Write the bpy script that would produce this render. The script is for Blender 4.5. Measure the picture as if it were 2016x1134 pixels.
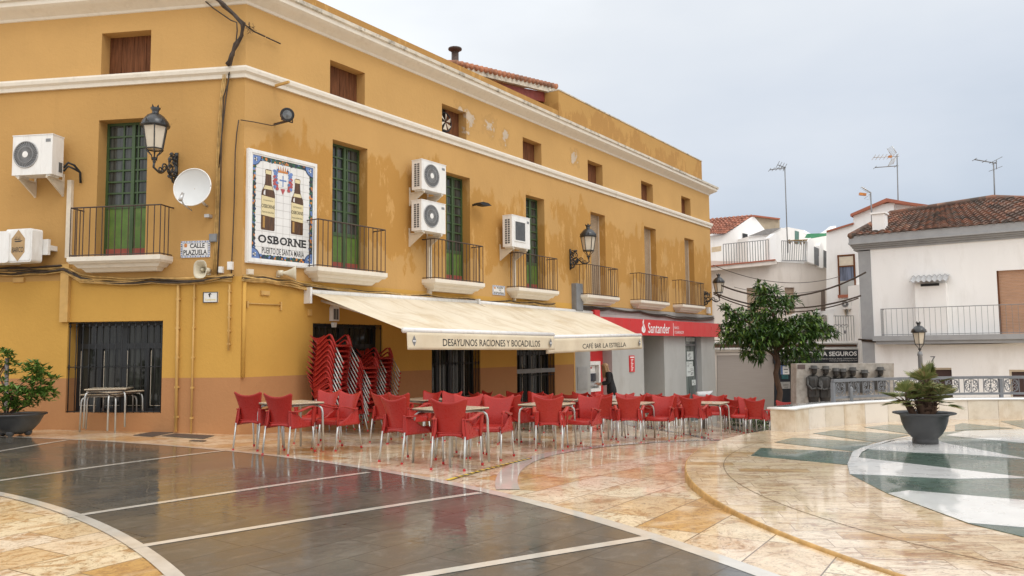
import bpy, bmesh, math, random
from mathutils import Vector, Matrix
R = math.radians
rnd = random.Random(7)
for o in list(bpy.data.objects): bpy.data.objects.remove(o)
S = bpy.context.scene
COL = S.collection

# ------------------------------------------------------------------ camera
CAM = Vector((0, 0, 1.6)); FPX = 1570.0; PITCH = R(4.46); ROLL = R(-0.569)
_right = Vector((1, 0, 0)); _fwd = Vector((0, math.cos(PITCH), math.sin(PITCH))); _up = Vector((0, -math.sin(PITCH), math.cos(PITCH)))
cR = _right*math.cos(ROLL) + _up*math.sin(ROLL); cU = -_right*math.sin(ROLL) + _up*math.cos(ROLL)
cam = bpy.data.cameras.new('camera'); cam.sensor_width = 36; cam.lens = 36*FPX/2016; cam.clip_start = 0.05; cam.clip_end = 2000
co = bpy.data.objects.new('camera', cam); COL.objects.link(co)
m = Matrix((cR, cU, -_fwd)).transposed().to_4x4(); m.translation = CAM; co.matrix_world = m
S.camera = co

# ------------------------------------------------------------------ world, sun, exposure
SUN_EL, SUN_AZ = R(52), R(138)      # azimuth clockwise from +Y: light from behind the camera, to the right
W = bpy.data.worlds.new('World'); S.world = W; W.use_nodes = True
nt = W.node_tree; nt.nodes.clear()
def N(nt, t, **k):
    n = nt.nodes.new(t)
    for a, v in k.items(): setattr(n, a, v)
    return n
out = N(nt, 'ShaderNodeOutputWorld'); bg = N(nt, 'ShaderNodeBackground'); bg.inputs[1].default_value = 0.1
nt.links.new(bg.outputs[0], out.inputs[0])
sky = N(nt, 'ShaderNodeTexSky'); sky.sky_type = 'NISHITA'; sky.sun_disc = False; sky.sun_elevation = SUN_EL; sky.sun_rotation = SUN_AZ; sky.dust_density = 4
tc = N(nt, 'ShaderNodeTexCoord'); sep = N(nt, 'ShaderNodeSeparateXYZ'); nt.links.new(tc.outputs['Generated'], sep.inputs[0])
def math_(nt, op, a, b=None, c=None, clamp=False):
    n = N(nt, 'ShaderNodeMath', operation=op, use_clamp=clamp)
    for i, v in enumerate((a, b, c)):
        if v is None: continue
        if isinstance(v, (int, float)): n.inputs[i].default_value = v
        else: nt.links.new(v, n.inputs[i])
    return n.outputs[0]
def ramp(nt, fac, stops, interp='LINEAR'):
    n = N(nt, 'ShaderNodeValToRGB'); n.color_ramp.interpolation = interp
    e = n.color_ramp.elements
    while len(e) < len(stops): e.new(0.5)
    for i, (p, c) in enumerate(stops):
        e[i].position = p; e[i].color = (*c, 1) if len(c) == 3 else c
    if fac is not None: nt.links.new(fac, n.inputs[0])
    return n.outputs[0]
def mixc(nt, fac, a, b, mode='MIX'):
    n = N(nt, 'ShaderNodeMix', data_type='RGBA', blend_type=mode)
    for sock, v in ((n.inputs[0], fac), (n.inputs[6], a), (n.inputs[7], b)):
        if isinstance(v, (int, float)): sock.default_value = v
        elif isinstance(v, tuple): sock.default_value = (*v, 1) if len(v) == 3 else v
        else: nt.links.new(v, sock)
    return n.outputs[2]
mp = N(nt, 'ShaderNodeMapping'); mp.inputs[3].default_value = (1, 1, 2.6); nt.links.new(tc.outputs['Generated'], mp.inputs[0])
cl = N(nt, 'ShaderNodeTexNoise'); cl.inputs['Scale'].default_value = 1.7; cl.inputs['Detail'].default_value = 5; cl.inputs['Roughness'].default_value = .5
nt.links.new(mp.outputs[0], cl.inputs['Vector'])
# overcast: brighter overhead and to the left, a darker blue-grey bank low on the right
s_ = math_(nt, 'MULTIPLY_ADD', sep.outputs['X'], -0.30, sep.outputs['Z'])
s_ = math_(nt, 'MULTIPLY_ADD', math_(nt, 'SUBTRACT', cl.outputs[0], .5), 0.55, s_)
front = ramp(nt, math_(nt, 'ADD', s_, 0.12), [(0, (4.9, 5.8, 7.0)), (.16, (5.4, 6.25, 7.4)), (.32, (7.2, 7.8, 8.7)), (.5, (8.6, 9.0, 9.5)), (.75, (12., 12.3, 12.6)), (1, (17., 17., 17.))])
back = ramp(nt, sep.outputs['Z'], [(0, (9.5, 9.6, 10.)), (.3, (14, 14.1, 14.4)), (1, (19, 19, 19))])
fb = math_(nt, 'MULTIPLY_ADD', sep.outputs['Y'], -1.6, .85, clamp=True)
ov = mixc(nt, fb, front, back)
# the thin blue of the real sky shows a little through the cloud
skyc = mixc(nt, 0.04, ov, sky.outputs[0])
nt.links.new(skyc, bg.inputs[0])
sl = bpy.data.lights.new('sun', 'SUN'); sl.energy = 0.8; sl.angle = R(25); sl.color = (1, .97, .92)
so = bpy.data.objects.new('sun', sl); COL.objects.link(so)
sd = Vector((math.sin(SUN_AZ)*math.cos(SUN_EL), math.cos(SUN_AZ)*math.cos(SUN_EL), math.sin(SUN_EL)))
so.rotation_euler = sd.to_track_quat('Z', 'Y').to_euler(); so.location = (0, -10, 30)
S.view_settings.view_transform = 'Standard'; S.view_settings.look = 'None'; S.view_settings.exposure = 0; S.view_settings.gamma = 1
S.cycles.max_bounces = 6; S.cycles.use_denoising = True

# ------------------------------------------------------------------ sight lines -> places
def ray(px, py): return cR*((px-1008)/FPX) - cU*((py-567)/FPX) + _fwd
def ground_z(x, y):
    pl = .6 - .03*x - .043*y; k = .05
    a = min(1, max(0, (x-4.8)/3.5)); b = min(1, max(0, (y-14)/5)); pl -= .42*a*a*(3-2*a)*b*b*(3-2*b)
    return -k*math.log(math.exp(-pl/k) + math.exp(-.236/k))
def gp(px, py, dz=0.0):
    v = ray(px, py); a, b = 1.0, 90.0
    for _ in range(50):
        t = (a+b)/2; P = CAM + v*t
        if P.z > ground_z(P.x, P.y)+dz: a = t
        else: b = t
    return CAM + v*a
def gz(px, py, z):
    v = ray(px, py); return CAM + v*((z-CAM.z)/v.z)
class Frame:      # a vertical wall plane: u to the right along it, y inward, z up
    def __init__(s, O, ang_right):
        s.d = Vector((math.sin(ang_right), math.cos(ang_right), 0)); s.n = Vector((s.d.y, -s.d.x, 0)); s.O = Vector((O[0], O[1], 0)); s.rz = math.atan2(s.d.y, s.d.x)
    def px(s, x, y, off=0.0):
        v = ray(x, y); P0 = s.O + s.n*off; t = (P0-CAM).dot(s.n)/v.dot(s.n); P = CAM + v*t
        return (P-s.O).dot(s.d), P.z
    def at(s, u, off=0.0, z=0.0): 
        p = s.O + s.d*u + s.n*off; p.z = z; return p
P0 = (-5.012, 14.736)
FR = Frame(P0, R(34.8)); FL = Frame(P0, R(-81.28)+math.pi)
_p = CAM + ray(1867, 600)*28
F2 = Frame(_p, R(-54)+math.pi)
_p = CAM + ray(1560, 600)*39
F1 = Frame(_p, R(75.7))
def facing(px, py, depth, turn=0.0):      # a frame through the sight line at that depth, square to the camera plus a turn
    return Frame(CAM + ray(px, py)*depth, R(90+turn))

# ------------------------------------------------------------------ mesh builder
class MB:
    def __init__(s): s.v = []; s.f = []; s.m = []; s.sm = []
    def add(s, vs, fs, mi=0, smooth=False):
        b = len(s.v); s.v += [tuple(v) for v in vs]
        for f in fs: s.f.append(tuple(b+i for i in f)); s.m.append(mi); s.sm.append(smooth)
        return s
    def box(s, c, size, rot=None, mi=0):
        hx, hy, hz = size[0]/2, size[1]/2, size[2]/2
        vs = [Vector((x, y, z)) for x in (-hx, hx) for y in (-hy, hy) for z in (-hz, hz)]
        if rot is not None: vs = [rot @ v for v in vs]
        vs = [v + Vector(c) for v in vs]
        return s.add(vs, [(0, 1, 3, 2), (4, 6, 7, 5), (0, 4, 5, 1), (2, 3, 7, 6), (0, 2, 6, 4), (1, 5, 7, 3)], mi)
    def span(s, x0, x1, y0, y1, z0, z1, mi=0):
        return s.box(((x0+x1)/2, (y0+y1)/2, (z0+z1)/2), (abs(x1-x0), abs(y1-y0), abs(z1-z0)), None, mi)
    def tube(s, pts, r, n=8, mi=0, cap=True, smooth=True):
        pts = [Vector(p) for p in pts]; k = len(pts); rs = r if isinstance(r, (list, tuple)) else [r]*k
        vs = []; prev = None
        for i, p in enumerate(pts):
            t = (pts[min(i+1, k-1)] - pts[max(i-1, 0)])
            t = t.normalized() if t.length > 1e-9 else Vector((0, 0, 1))
            if prev is None: a = t.orthogonal().normalized()
            else:
                a = prev - t*prev.dot(t)
                a = a.normalized() if a.length > 1e-6 else t.orthogonal().normalized()
            prev = a; b = t.cross(a)
            for j in range(n):
                w = 2*math.pi*j/n; vs.append(p + (a*math.cos(w) + b*math.sin(w))*rs[i])
        fs = [(i*n+j, i*n+(j+1) % n, (i+1)*n+(j+1) % n, (i+1)*n+j) for i in range(k-1) for j in range(n)]
        if cap: fs += [tuple(range(n-1, -1, -1)), tuple((k-1)*n+j for j in range(n))]
        return s.add(vs, fs, mi, smooth)
    def lathe(s, prof, n=24, c=(0, 0, 0), mi=0, smooth=True, cap=True):
        vs = [(c[0]+r*math.cos(2*math.pi*j/n), c[1]+r*math.sin(2*math.pi*j/n), c[2]+z) for r, z in prof for j in range(n)]
        k = len(prof)
        fs = [(i*n+j, i*n+(j+1) % n, (i+1)*n+(j+1) % n, (i+1)*n+j) for i in range(k-1) for j in range(n)]
        if cap: fs += [tuple(range(n-1, -1, -1)), tuple((k-1)*n+j for j in range(n))]
        return s.add(vs, fs, mi, smooth)
    def grid(s, fn, nu, nv, thick=None, mi=0, smooth=True):     # fn(a,b) in 0..1 ; thick = offset vector or function
        P = [[Vector(fn(i/nu, j/nv)) for j in range(nv+1)] for i in range(nu+1)]
        idx = lambda i, j: i*(nv+1)+j
        fs = [(idx(i, j), idx(i+1, j), idx(i+1, j+1), idx(i, j+1)) for i in range(nu) for j in range(nv)]
        flat = [p for r in P for p in r]
        if thick is None: return s.add(flat, fs, mi, smooth)
        nn = len(flat); Q = []
        for i in range(nu+1):
            for j in range(nv+1):
                du = P[min(i+1, nu)][j] - P[max(i-1, 0)][j]; dv = P[i][min(j+1, nv)] - P[i][max(j-1, 0)]
                q = du.cross(dv); q = q.normalized() if q.length > 1e-12 else Vector((0, 0, 1))
                Q.append(P[i][j] - q*thick)
        fs2 = [tuple(nn+k for k in reversed(f)) for f in fs]
        rim = [idx(i, 0) for i in range(nu+1)] + [idx(nu, j) for j in range(1, nv+1)] + [idx(i, nv) for i in range(nu-1, -1, -1)] + [idx(0, j) for j in range(nv-1, 0, -1)]
        side = [(rim[(k+1) % len(rim)], rim[k], nn+rim[k], nn+rim[(k+1) % len(rim)]) for k in range(len(rim))]
        return s.add(flat+Q, fs+fs2+side, mi, smooth)
    def prism(s, pts, y0, y1, mi=0, side_mi=None):     # polygon of (x,z) between two y
        n = len(pts); A = sum(pts[i][0]*pts[(i+1) % n][1]-pts[(i+1) % n][0]*pts[i][1] for i in range(n))
        if A < 0: pts = pts[::-1]
        vs = [(p[0], y0, p[1]) for p in pts] + [(p[0], y1, p[1]) for p in pts]
        s.add(vs, [tuple(range(n)), tuple(range(2*n-1, n-1, -1))], mi)
        return s.add(vs, [(j, n+j, n+(j+1) % n, (j+1) % n)[::-1] if False else ((j+1) % n, j, n+j, n+(j+1) % n) for j in range(n)], mi if side_mi is None else side_mi)
    def slab(s, pts, z0, z1, mi=0):     # polygon of (x,y) between two z (numbers or functions)
        n = len(pts); g0 = z0 if callable(z0) else (lambda x, y: z0); g1 = z1 if callable(z1) else (lambda x, y: z1)
        A = sum(pts[i][0]*pts[(i+1) % n][1]-pts[(i+1) % n][0]*pts[i][1] for i in range(n))
        if A < 0: pts = pts[::-1]
        vs = [(p[0], p[1], g0(*p[:2])) for p in pts] + [(p[0], p[1], g1(*p[:2])) for p in pts]
        return s.add(vs, [tuple(range(n-1, -1, -1)), tuple(range(n, 2*n))] + [(j, (j+1) % n, n+(j+1) % n, n+j) for j in range(n)], mi)
    def text(s, body, x0, x1, z0, z1, y, mi=0, ext=0.004, fit='xz', bold=0.0, shear=0):
        cu = bpy.data.curves.new('t', 'FONT'); cu.body = body; cu.extrude = 0; cu.offset = bold; cu.resolution_u = 3; cu.shear = shear
        o = bpy.data.objects.new('t', cu); COL.objects.link(o)
        bpy.context.view_layer.update()
        me = bpy.data.meshes.new_from_object(o.evaluated_get(bpy.context.evaluated_depsgraph_get()))
        vs = [v.co.copy() for v in me.vertices]; fs = [tuple(p.vertices) for p in me.polygons]
        bpy.data.objects.remove(o); bpy.data.meshes.remove(me); bpy.data.curves.remove(cu)
        a = min(v.x for v in vs); b = max(v.x for v in vs); c = min(v.y for v in vs); d = max(v.y for v in vs)
        return s.add([(x0+(v.x-a)/(b-a)*(x1-x0), y, z0+(v.y-c)/(d-c)*(z1-z0)) for v in vs], fs, mi)
    def xf(s, M, start=0):
        for i in range(start, len(s.v)): s.v[i] = tuple(M @ Vector(s.v[i]))
        return s
    def build(s, name, mats, parent=None, loc=(0, 0, 0), rz=0.0, fix=True):
        me = bpy.data.meshes.new(name); me.from_pydata(s.v, [], s.f)
        if not isinstance(mats, (list, tuple)): mats = [mats]
        for q in mats: me.materials.append(q)
        me.polygons.foreach_set('material_index', s.m); me.polygons.foreach_set('use_smooth', s.sm)
        me.update()
        if fix:
            bm = bmesh.new(); bm.from_mesh(me); bmesh.ops.recalc_face_normals(bm, faces=bm.faces); bm.to_mesh(me); bm.free()
        o = bpy.data.objects.new(name, me); COL.objects.link(o)
        o.location = loc; o.rotation_euler = (0, 0, rz)
        if parent is not None: o.parent = parent
        return o
def tag(o, label, cat, group=None, kind=None):
    o['label'] = label; o['category'] = cat
    if group: o['group'] = group
    if kind: o['kind'] = kind
    return o
def thing(name, label, cat, loc=(0, 0, 0), rz=0.0, group=None):
    o = bpy.data.objects.new(name, None); COL.objects.link(o); o.empty_display_size = .1
    o.location = loc; o.rotation_euler = (0, 0, rz)
    return tag(o, label, cat, group)
def struct(name, mb, mat, label, cat, fix=True): return tag(mb.build(name, mat, fix=fix), label, cat, None, 'structure')
def kids(o): return [c for c in bpy.data.objects if c.parent == o]
def dup(root, loc, rz, label, tilt=None):
    r = root.copy(); COL.objects.link(r); r.location = loc; r.rotation_euler = (tilt or 0, 0, rz); r['label'] = label
    for ch in TREE[root.name]:
        c = ch[0].copy(); COL.objects.link(c); c.parent = r
        for g in ch[1]:
            d = g.copy(); COL.objects.link(d); d.parent = c
    return r
TREE = {}
def remember(root): TREE[root.name] = [(c, kids(c)) for c in kids(root)]

# ------------------------------------------------------------------ materials
def newmat(name):
    mt = bpy.data.materials.new(name); mt.use_nodes = True; t = mt.node_tree
    return mt, t, t.nodes['Principled BSDF']
def noise(t, scale, detail=4, vec=None, rough=.55, dist=0):
    n = N(t, 'ShaderNodeTexNoise'); n.inputs['Scale'].default_value = scale; n.inputs['Detail'].default_value = detail; n.inputs['Roughness'].default_value = rough; n.inputs['Distortion'].default_value = dist
    if vec is not None: t.links.new(vec, n.inputs['Vector'])
    return n.outputs[0]
def objco(t, scale=(1, 1, 1), rot=(0, 0, 0), loc=(0, 0, 0)):
    c = N(t, 'ShaderNodeTexCoord'); q = N(t, 'ShaderNodeMapping'); q.inputs['Scale'].default_value = scale; q.inputs['Rotation'].default_value = rot; q.inputs['Location'].default_value = loc
    t.links.new(c.outputs['Object'], q.inputs[0]); return q.outputs[0]
def bump(t, b, height, strength=.3, dist=.01):
    n = N(t, 'ShaderNodeBump'); n.inputs['Strength'].default_value = strength; n.inputs['Distance'].default_value = dist
    t.links.new(height, n.inputs['Height']); t.links.new(n.outputs[0], b.inputs['Normal']); return n
def mat(name, col, rough=.6, var=.12, scale=6, metal=0, bmp=0, bscale=60, coat=0, spec=.5, dirt=None, dscale=2.5, damt=.5, stretch=(1, 1, 1)):
    mt, t, b = newmat(name)
    v = objco(t, stretch)
    nz = noise(t, scale, 5, v)
    lo = tuple(c*(1-var) for c in col); hi = tuple(min(1, c*(1+var)) for c in col)
    c = ramp(t, nz, [(.3, lo), (.7, hi)])
    if dirt:
        d = ramp(t, noise(t, dscale, 8, v, .7), [(.5, (0, 0, 0)), (.72, (damt,)*3)])
        c = mixc(t, d, c, dirt)
    t.links.new(c, b.inputs['Base Color'])
    r = ramp(t, noise(t, scale*1.7, 3, v), [(.3, (max(0, rough-.08),)*3), (.7, (min(1, rough+.08),)*3)]); t.links.new(r, b.inputs['Roughness'])
    b.inputs['Metallic'].default_value = metal; b.inputs['Coat Weight'].default_value = coat; b.inputs['Coat Roughness'].default_value = .12; b.inputs['Specular IOR Level'].default_value = spec
    if bmp: bump(t, b, noise(t, bscale, 4, v), bmp, .006)
    return mt
def wet(t, b, amt=1.0, wave=.02, rr=(.015, .10)):
    b.inputs['Coat Weight'].default_value = amt; b.inputs['Coat IOR'].default_value = 1.36
    v = objco(t)
    r = ramp(t, noise(t, 1.3, 4, v), [(.35, (rr[0],)*3), (.7, (rr[1],)*3)]); t.links.new(r, b.inputs['Coat Roughness'])
    n = N(t, 'ShaderNodeBump'); n.inputs['Strength'].default_value = wave; n.inputs['Distance'].default_value = .02
    t.links.new(noise(t, 9, 3, v), n.inputs['Height']); t.links.new(n.outputs[0], b.inputs['Coat Normal'])
def stone_mat(name, stops, rot, bw, bh, vein, vcol, rough=.35, wave=.02, mortar=(.16, .10, .05), vstretch=(1.2, 7, 1), mort=.006, amt=1.0, rr=(.015, .10)):
    mt, t, b = newmat(name)
    v = objco(t, (1, 1, 1), (0, 0, rot))
    br = N(t, 'ShaderNodeTexBrick'); br.inputs['Scale'].default_value = 1; br.inputs['Brick Width'].default_value = bw; br.inputs['Row Height'].default_value = bh; br.inputs['Mortar Size'].default_value = mort; br.inputs['Mortar Smooth'].default_value = .3
    br.inputs['Color1'].default_value = (0, 0, 0, 1); br.inputs['Color2'].default_value = (1, 1, 1, 1); br.inputs['Mortar'].default_value = (.5, .5, .5, 1); br.offset = .37; br.offset_frequency = 2; br.squash = .7; br.squash_frequency = 3
    t.links.new(v, br.inputs['Vector'])
    c = ramp(t, br.outputs['Color'], stops)
    vv = N(t, 'ShaderNodeMapping'); vv.inputs['Scale'].default_value = vstretch; t.links.new(v, vv.inputs[0])
    # shift the veins from slab to slab
    ad = N(t, 'ShaderNodeVectorMath', operation='ADD'); sc = N(t, 'ShaderNodeVectorMath', operation='SCALE'); sc.inputs['Scale'].default_value = 9.0
    t.links.new(br.outputs['Color'], sc.inputs[0]); t.links.new(vv.outputs[0], ad.inputs[0]); t.links.new(sc.outputs[0], ad.inputs[1])
    vn = noise(t, 1.8, 11, ad.outputs[0], .74, 2.2)
    c = mixc(t, ramp(t, vn, [(.49, (0, 0, 0)), (.60, (vein,)*3)]), c, vcol)
    vn3 = noise(t, 5.5, 9, ad.outputs[0], .7, 3.0)
    c = mixc(t, ramp(t, vn3, [(.54, (0, 0, 0)), (.60, (vein*.8,)*3)]), c, tuple(x*.45 for x in vcol))
    vn2 = noise(t, .9, 6, ad.outputs[0], .6, 1.0)
    c = mixc(t, ramp(t, vn2, [(.34, (.45,)*3), (.5, (0, 0, 0))]), c, tuple(min(1, x*1.25+.05) for x in stops[-1][1]))
    fine = noise(t, 60, 4, v); c = mixc(t, .35, c, mixc(t, 1.0, c, ramp(t, fine, [(.3, (.6,)*3), (.7, (1.25,)*3)]), 'MULTIPLY'))
    c = mixc(t, br.outputs['Fac'], c, mortar)
    t.links.new(c, b.inputs['Base Color'])
    b.inputs['Roughness'].default_value = rough
    wet(t, b, amt, wave, rr)
    return mt
# ------------------------------------------------------------------ stucco of the yellow house
def stucco(name, base, dark, zlo=None, zhi=None, spots=True, peel=()):
    mt, t, b = newmat(name)
    g = N(t, 'ShaderNodeNewGeometry'); sp = N(t, 'ShaderNodeSeparateXYZ'); t.links.new(g.outputs['Position'], sp.inputs[0])
    q = N(t, 'ShaderNodeMapping'); t.links.new(g.outputs['Position'], q.inputs[0])
    v = q.outputs[0]
    big = noise(t, .55, 5, v, .6)
    c = ramp(t, big, [(.3, tuple(x*.93 for x in base)), (.7, tuple(min(1, x*1.06) for x in base))])
    if zlo is not None:     # rain-darkened paint with a ragged upper edge, lighter flakes along its borders
        st = N(t, 'ShaderNodeMapping'); st.inputs['Scale'].default_value = (1, 1, .38); t.links.new(g.outputs['Position'], st.inputs[0])
        n1 = noise(t, .42, 2, v, .5); n2 = noise(t, 2.6, 7, st.outputs[0], .62)
        zz = math_(t, 'MULTIPLY_ADD', math_(t, 'SUBTRACT', n1, .5), 3.6, sp.outputs['Z'])
        zz = math_(t, 'MULTIPLY_ADD', math_(t, 'SUBTRACT', n2, .5), 2.2, zz)
        up = ramp(t, math_(t, 'MULTIPLY_ADD', math_(t, 'SUBTRACT', zz, zhi), -6, .5, clamp=True), [(0, (0, 0, 0)), (1, (1, 1, 1))])
        n3 = noise(t, .8, 3, v, .5); n4 = noise(t, 4.5, 7, st.outputs[0], .65)
        zl = math_(t, 'MULTIPLY_ADD', math_(t, 'SUBTRACT', n3, .5), 2.6, sp.outputs['Z'])
        zl = math_(t, 'MULTIPLY_ADD', math_(t, 'SUBTRACT', n4, .5), 1.5, zl)
        dn = math_(t, 'MULTIPLY_ADD', math_(t, 'SUBTRACT', zl, zlo), 14, .5, clamp=True)
        mask = math_(t, 'MULTIPLY', up, dn)
        c = mixc(t, math_(t, 'MULTIPLY', mask, .95), c, mixc(t, noise(t, 1.2, 4, v), tuple(x*.94 for x in dark), tuple(x*1.05 for x in dark)))
        fl = ramp(t, noise(t, 3.0, 9, st.outputs[0], .72), [(.56, (0, 0, 0)), (.60, (.75,)*3)])
        c = mixc(t, math_(t, 'MULTIPLY', fl, mask), c, tuple(min(1, x*1.12) for x in base))
    if spots:
        s1 = ramp(t, noise(t, 7, 6, v, .6), [(.68, (0, 0, 0)), (.76, (.35,)*3)]); c = mixc(t, s1, c, tuple(x*.72 for x in base))
        st2 = N(t, 'ShaderNodeMapping'); st2.inputs['Scale'].default_value = (5, 5, .5); t.links.new(g.outputs['Position'], st2.inputs[0])
        s2 = ramp(t, noise(t, 1.0, 5, st2.outputs[0], .6), [(.58, (0, 0, 0)), (.8, (.25,)*3)]); c = mixc(t, s2, c, tuple(x*.8 for x in base))
    # hairline patches where old paint shows
    s3 = ramp(t, noise(t, 2.1, 10, v, .8), [(.70, (0, 0, 0)), (.72, (.5,)*3)]); c = mixc(t, s3, c, (.62, .5, .33))
    for P, rad in peel:      # places where the paint has flaked off down to old plaster
        dn_ = N(t, 'ShaderNodeVectorMath', operation='DISTANCE'); t.links.new(g.outputs['Position'], dn_.inputs[0]); dn_.inputs[1].default_value = P
        pn = math_(t, 'MULTIPLY_ADD', dn_.outputs['Value'], -.42/rad, noise(t, 3.4, 6, v, .62))
        c = mixc(t, ramp(t, pn, [(.20, (0, 0, 0)), (.27, (.8,)*3)]), c, tuple(x*.86 for x in base))
        c = mixc(t, ramp(t, pn, [(.345, (0, 0, 0)), (.365, (.9,)*3)]), c, mixc(t, noise(t, 5, 5, v), (.34, .27, .20), (.66, .56, .44)))
    t.links.new(c, b.inputs['Base Color']); b.inputs['Roughness'].default_value = .85; b.inputs['Specular IOR Level'].default_value = .25
    bump(t, b, noise(t, 14, 8, v, .6), .35, .02)
    return mt
Y_UP = stucco('ochre_stucco', (.525, .308, .110), (.455, .238, .060), 3.9, 5.7)
_pl = lambda x, y: tuple(FR.at(FR.px(x, y)[0], 0, FR.px(x, y)[1]))
Y_ATT = stucco('attic_stucco', (.53, .315, .113), (.5, .27, .07), peel=((_pl(925, 238), .55), (_pl(963, 245), .5), (_pl(905, 212), .35), (_pl(993, 270), .4), (_pl(1130, 310), .45)))
Y_UPL = stucco('plain_ochre_stucco', (.485, .280, .094), (.5, .27, .07))
Y_LOW = stucco('yellow_stucco', (.56, .315, .070), (.5, .27, .05))
DADO = stucco('terracotta_stucco', (.42, .205, .088), (.3, .12, .05))
PARAP = stucco('weathered_stucco', (.47, .27, .085), (.40, .215, .065), 8.0, 9.3)
TRIM = mat('white_trim', (.74, .68, .58), .75, .08, 3, bmp=.2, bscale=30, dirt=(.36, .30, .22), dscale=3, damt=.4)
TRIMD = mat('weathered_trim', (.60, .54, .44), .8, .15, 3, bmp=.4, bscale=25, dirt=(.06, .05, .03), dscale=4, damt=.95)
WOOD = mat('brown_shutter_wood', (.14, .055, .024), .75, .35, 3, bmp=.2, stretch=(9, 9, .8), spec=.15)
GREEN = mat('green_paint', (.045, .085, .028), .5, .2, 3, dirt=(.05, .06, .03), dscale=3)
GREENP = mat('green_panel', (.085, .16, .025), .5, .22, 4, dirt=(.20, .22, .05), dscale=5)
REDSILL = mat('red_brown_sill', (.28, .06, .04), .6)
IRON = mat('rusty_iron', (.055, .032, .022), .55, .3, 20, bmp=.1)
BLACK = mat('black_iron', (.010, .0105, .0115), .6, .3, 20)
DKFRAME = mat('dark_window_frame', (.018, .02, .022), .45, .2)
def glassmat(name, col, rough=.06):
    mt, t, b = newmat(name); v = objco(t, (14, 14, .6)); 
    c = ramp(t, noise(t, 1.2, 4, v), [(.38, tuple(x*.45 for x in col)), (.62, tuple(x*1.8 for x in col))])
    t.links.new(c, b.inputs['Base Color']); b.inputs['Roughness'].default_value = rough; b.inputs['Specular IOR Level'].default_value = .6
    b.inputs['Coat Weight'].default_value = .12; b.inputs['Coat Roughness'].default_value = .03; b.inputs['Specular IOR Level'].default_value = .35
    return mt
GLASS = glassmat('old_pane_glass', (.045, .05, .045)); CURTAIN = glassmat('curtained_glass', (.022, .023, .019))
SLAT = mat('roller_shutter', (.40, .30, .20), .6, .1)
GREYST = mat('grey_bank_stone', (.42, .42, .40), .55, .06, 1.2, bmp=.06, bscale=120, dirt=(.32, .30, .27), dscale=1.5, damt=.5, stretch=(1, 1, .5))
GREYDK = mat('grey_stone_band', (.34, .33, .31), .7, .12, 2, bmp=.2, dirt=(.18, .17, .16), dscale=2, damt=.6)
WHITEP = mat('white_enamel', (.78, .77, .74), .35, .04, 4, dirt=(.5, .44, .36), dscale=3, damt=.45, stretch=(3, 3, .7))
CREAMP = mat('cream_metal', (.64, .56, .44), .5, .08)
GRILLE = mat('dark_grille', (.10, .105, .11), .5, .2)
YPIPE = mat('yellow_painted_pipe', (.55, .33, .10), .6, .1)
CABLE_T = mat('painted_cable', (.48, .30, .10), .7, .3, 9); CABLE_B = mat('dark_cable', (.05, .032, .02), .6, .4, 9)
RED = mat('bank_red', (.60, .028, .03), .35, .04, 2, dirt=(.55, .10, .09), dscale=1.5, damt=.5, stretch=(2, 2, .4))
WHITE = mat('white_lettering', (.82, .82, .80), .5, .02)
INK = mat('black_lettering', (.018, .018, .018), .6, .05)
STEEL = mat('brushed_steel', (.55, .55, .54), .35, .08, 8, metal=.6)
ALU = mat('aluminium_tube', (.50, .50, .48), .38, .08, 8, metal=.75)
GREYMET = mat('grey_painted_metal', (.20, .205, .21), .5, .12, 5)

ROOT = thing('yellow_building', 'long two-winged ochre yellow corner house with white cornice and balconies', 'building', (P0[0], P0[1], 0))
def wpart(mb, name, mats, fr, parent=None, fix=True):
    return mb.build(name, mats, parent or ROOT, (0, 0, 0), fr.rz, fix)
def winpart(name, mats, fr, mb): return wpart(mb, name, mats, fr)
def wall_holes(mb, u0, u1, z0, z1, holes, depth=.3, mi=0):
    us = sorted({u0, u1, *[q for h in holes for q in h[:2] if u0 < q < u1]}); zs = sorted({z0, z1, *[q for h in holes for q in h[2:4] if z0 < q < z1]})
    for i in range(len(us)-1):
        for j in range(len(zs)-1):
            cu, cz = (us[i]+us[i+1])/2, (zs[j]+zs[j+1])/2
            if any(h[0] < cu < h[1] and h[2] < cz < h[3] for h in holes): continue
            mb.add([(us[i], 0, zs[j]), (us[i+1], 0, zs[j]), (us[i+1], 0, zs[j+1]), (us[i], 0, zs[j+1])], [(0, 1, 2, 3)], mi)
    for h in holes:
        a, b, c, d = h[:4]; dp = h[4] if len(h) > 4 else depth
        c0, d0 = max(c, z0), min(d, z1)
        if d0 <= c0: continue
        mb.add([(a, 0, c0), (a, dp, c0), (a, dp, d0), (a, 0, d0)], [(3, 2, 1, 0)], mi)
        mb.add([(b, 0, c0), (b, dp, c0), (b, dp, d0), (b, 0, d0)], [(0, 1, 2, 3)], mi)
        if d <= z1: mb.add([(a, 0, d), (b, 0, d), (b, dp, d), (a, dp, d)], [(0, 1, 2, 3)], mi)
        if c >= z0: mb.add([(a, 0, c), (b, 0, c), (b, dp, c), (a, dp, c)], [(3, 2, 1, 0)], mi)
ZS0, ZS1 = 6.79, 7.02      # string course
ZD = 1.15                  # top of the terracotta dado
ZC = 3.02                  # cable line: colour change between the storeys
ZCOR = 8.27
UEND = 23.9
def rx(x, y=560, off=0): return FR.px(x, y, off)[0]
def lx(x, y=560, off=0): return FL.px(x, y, off)[0]
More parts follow.
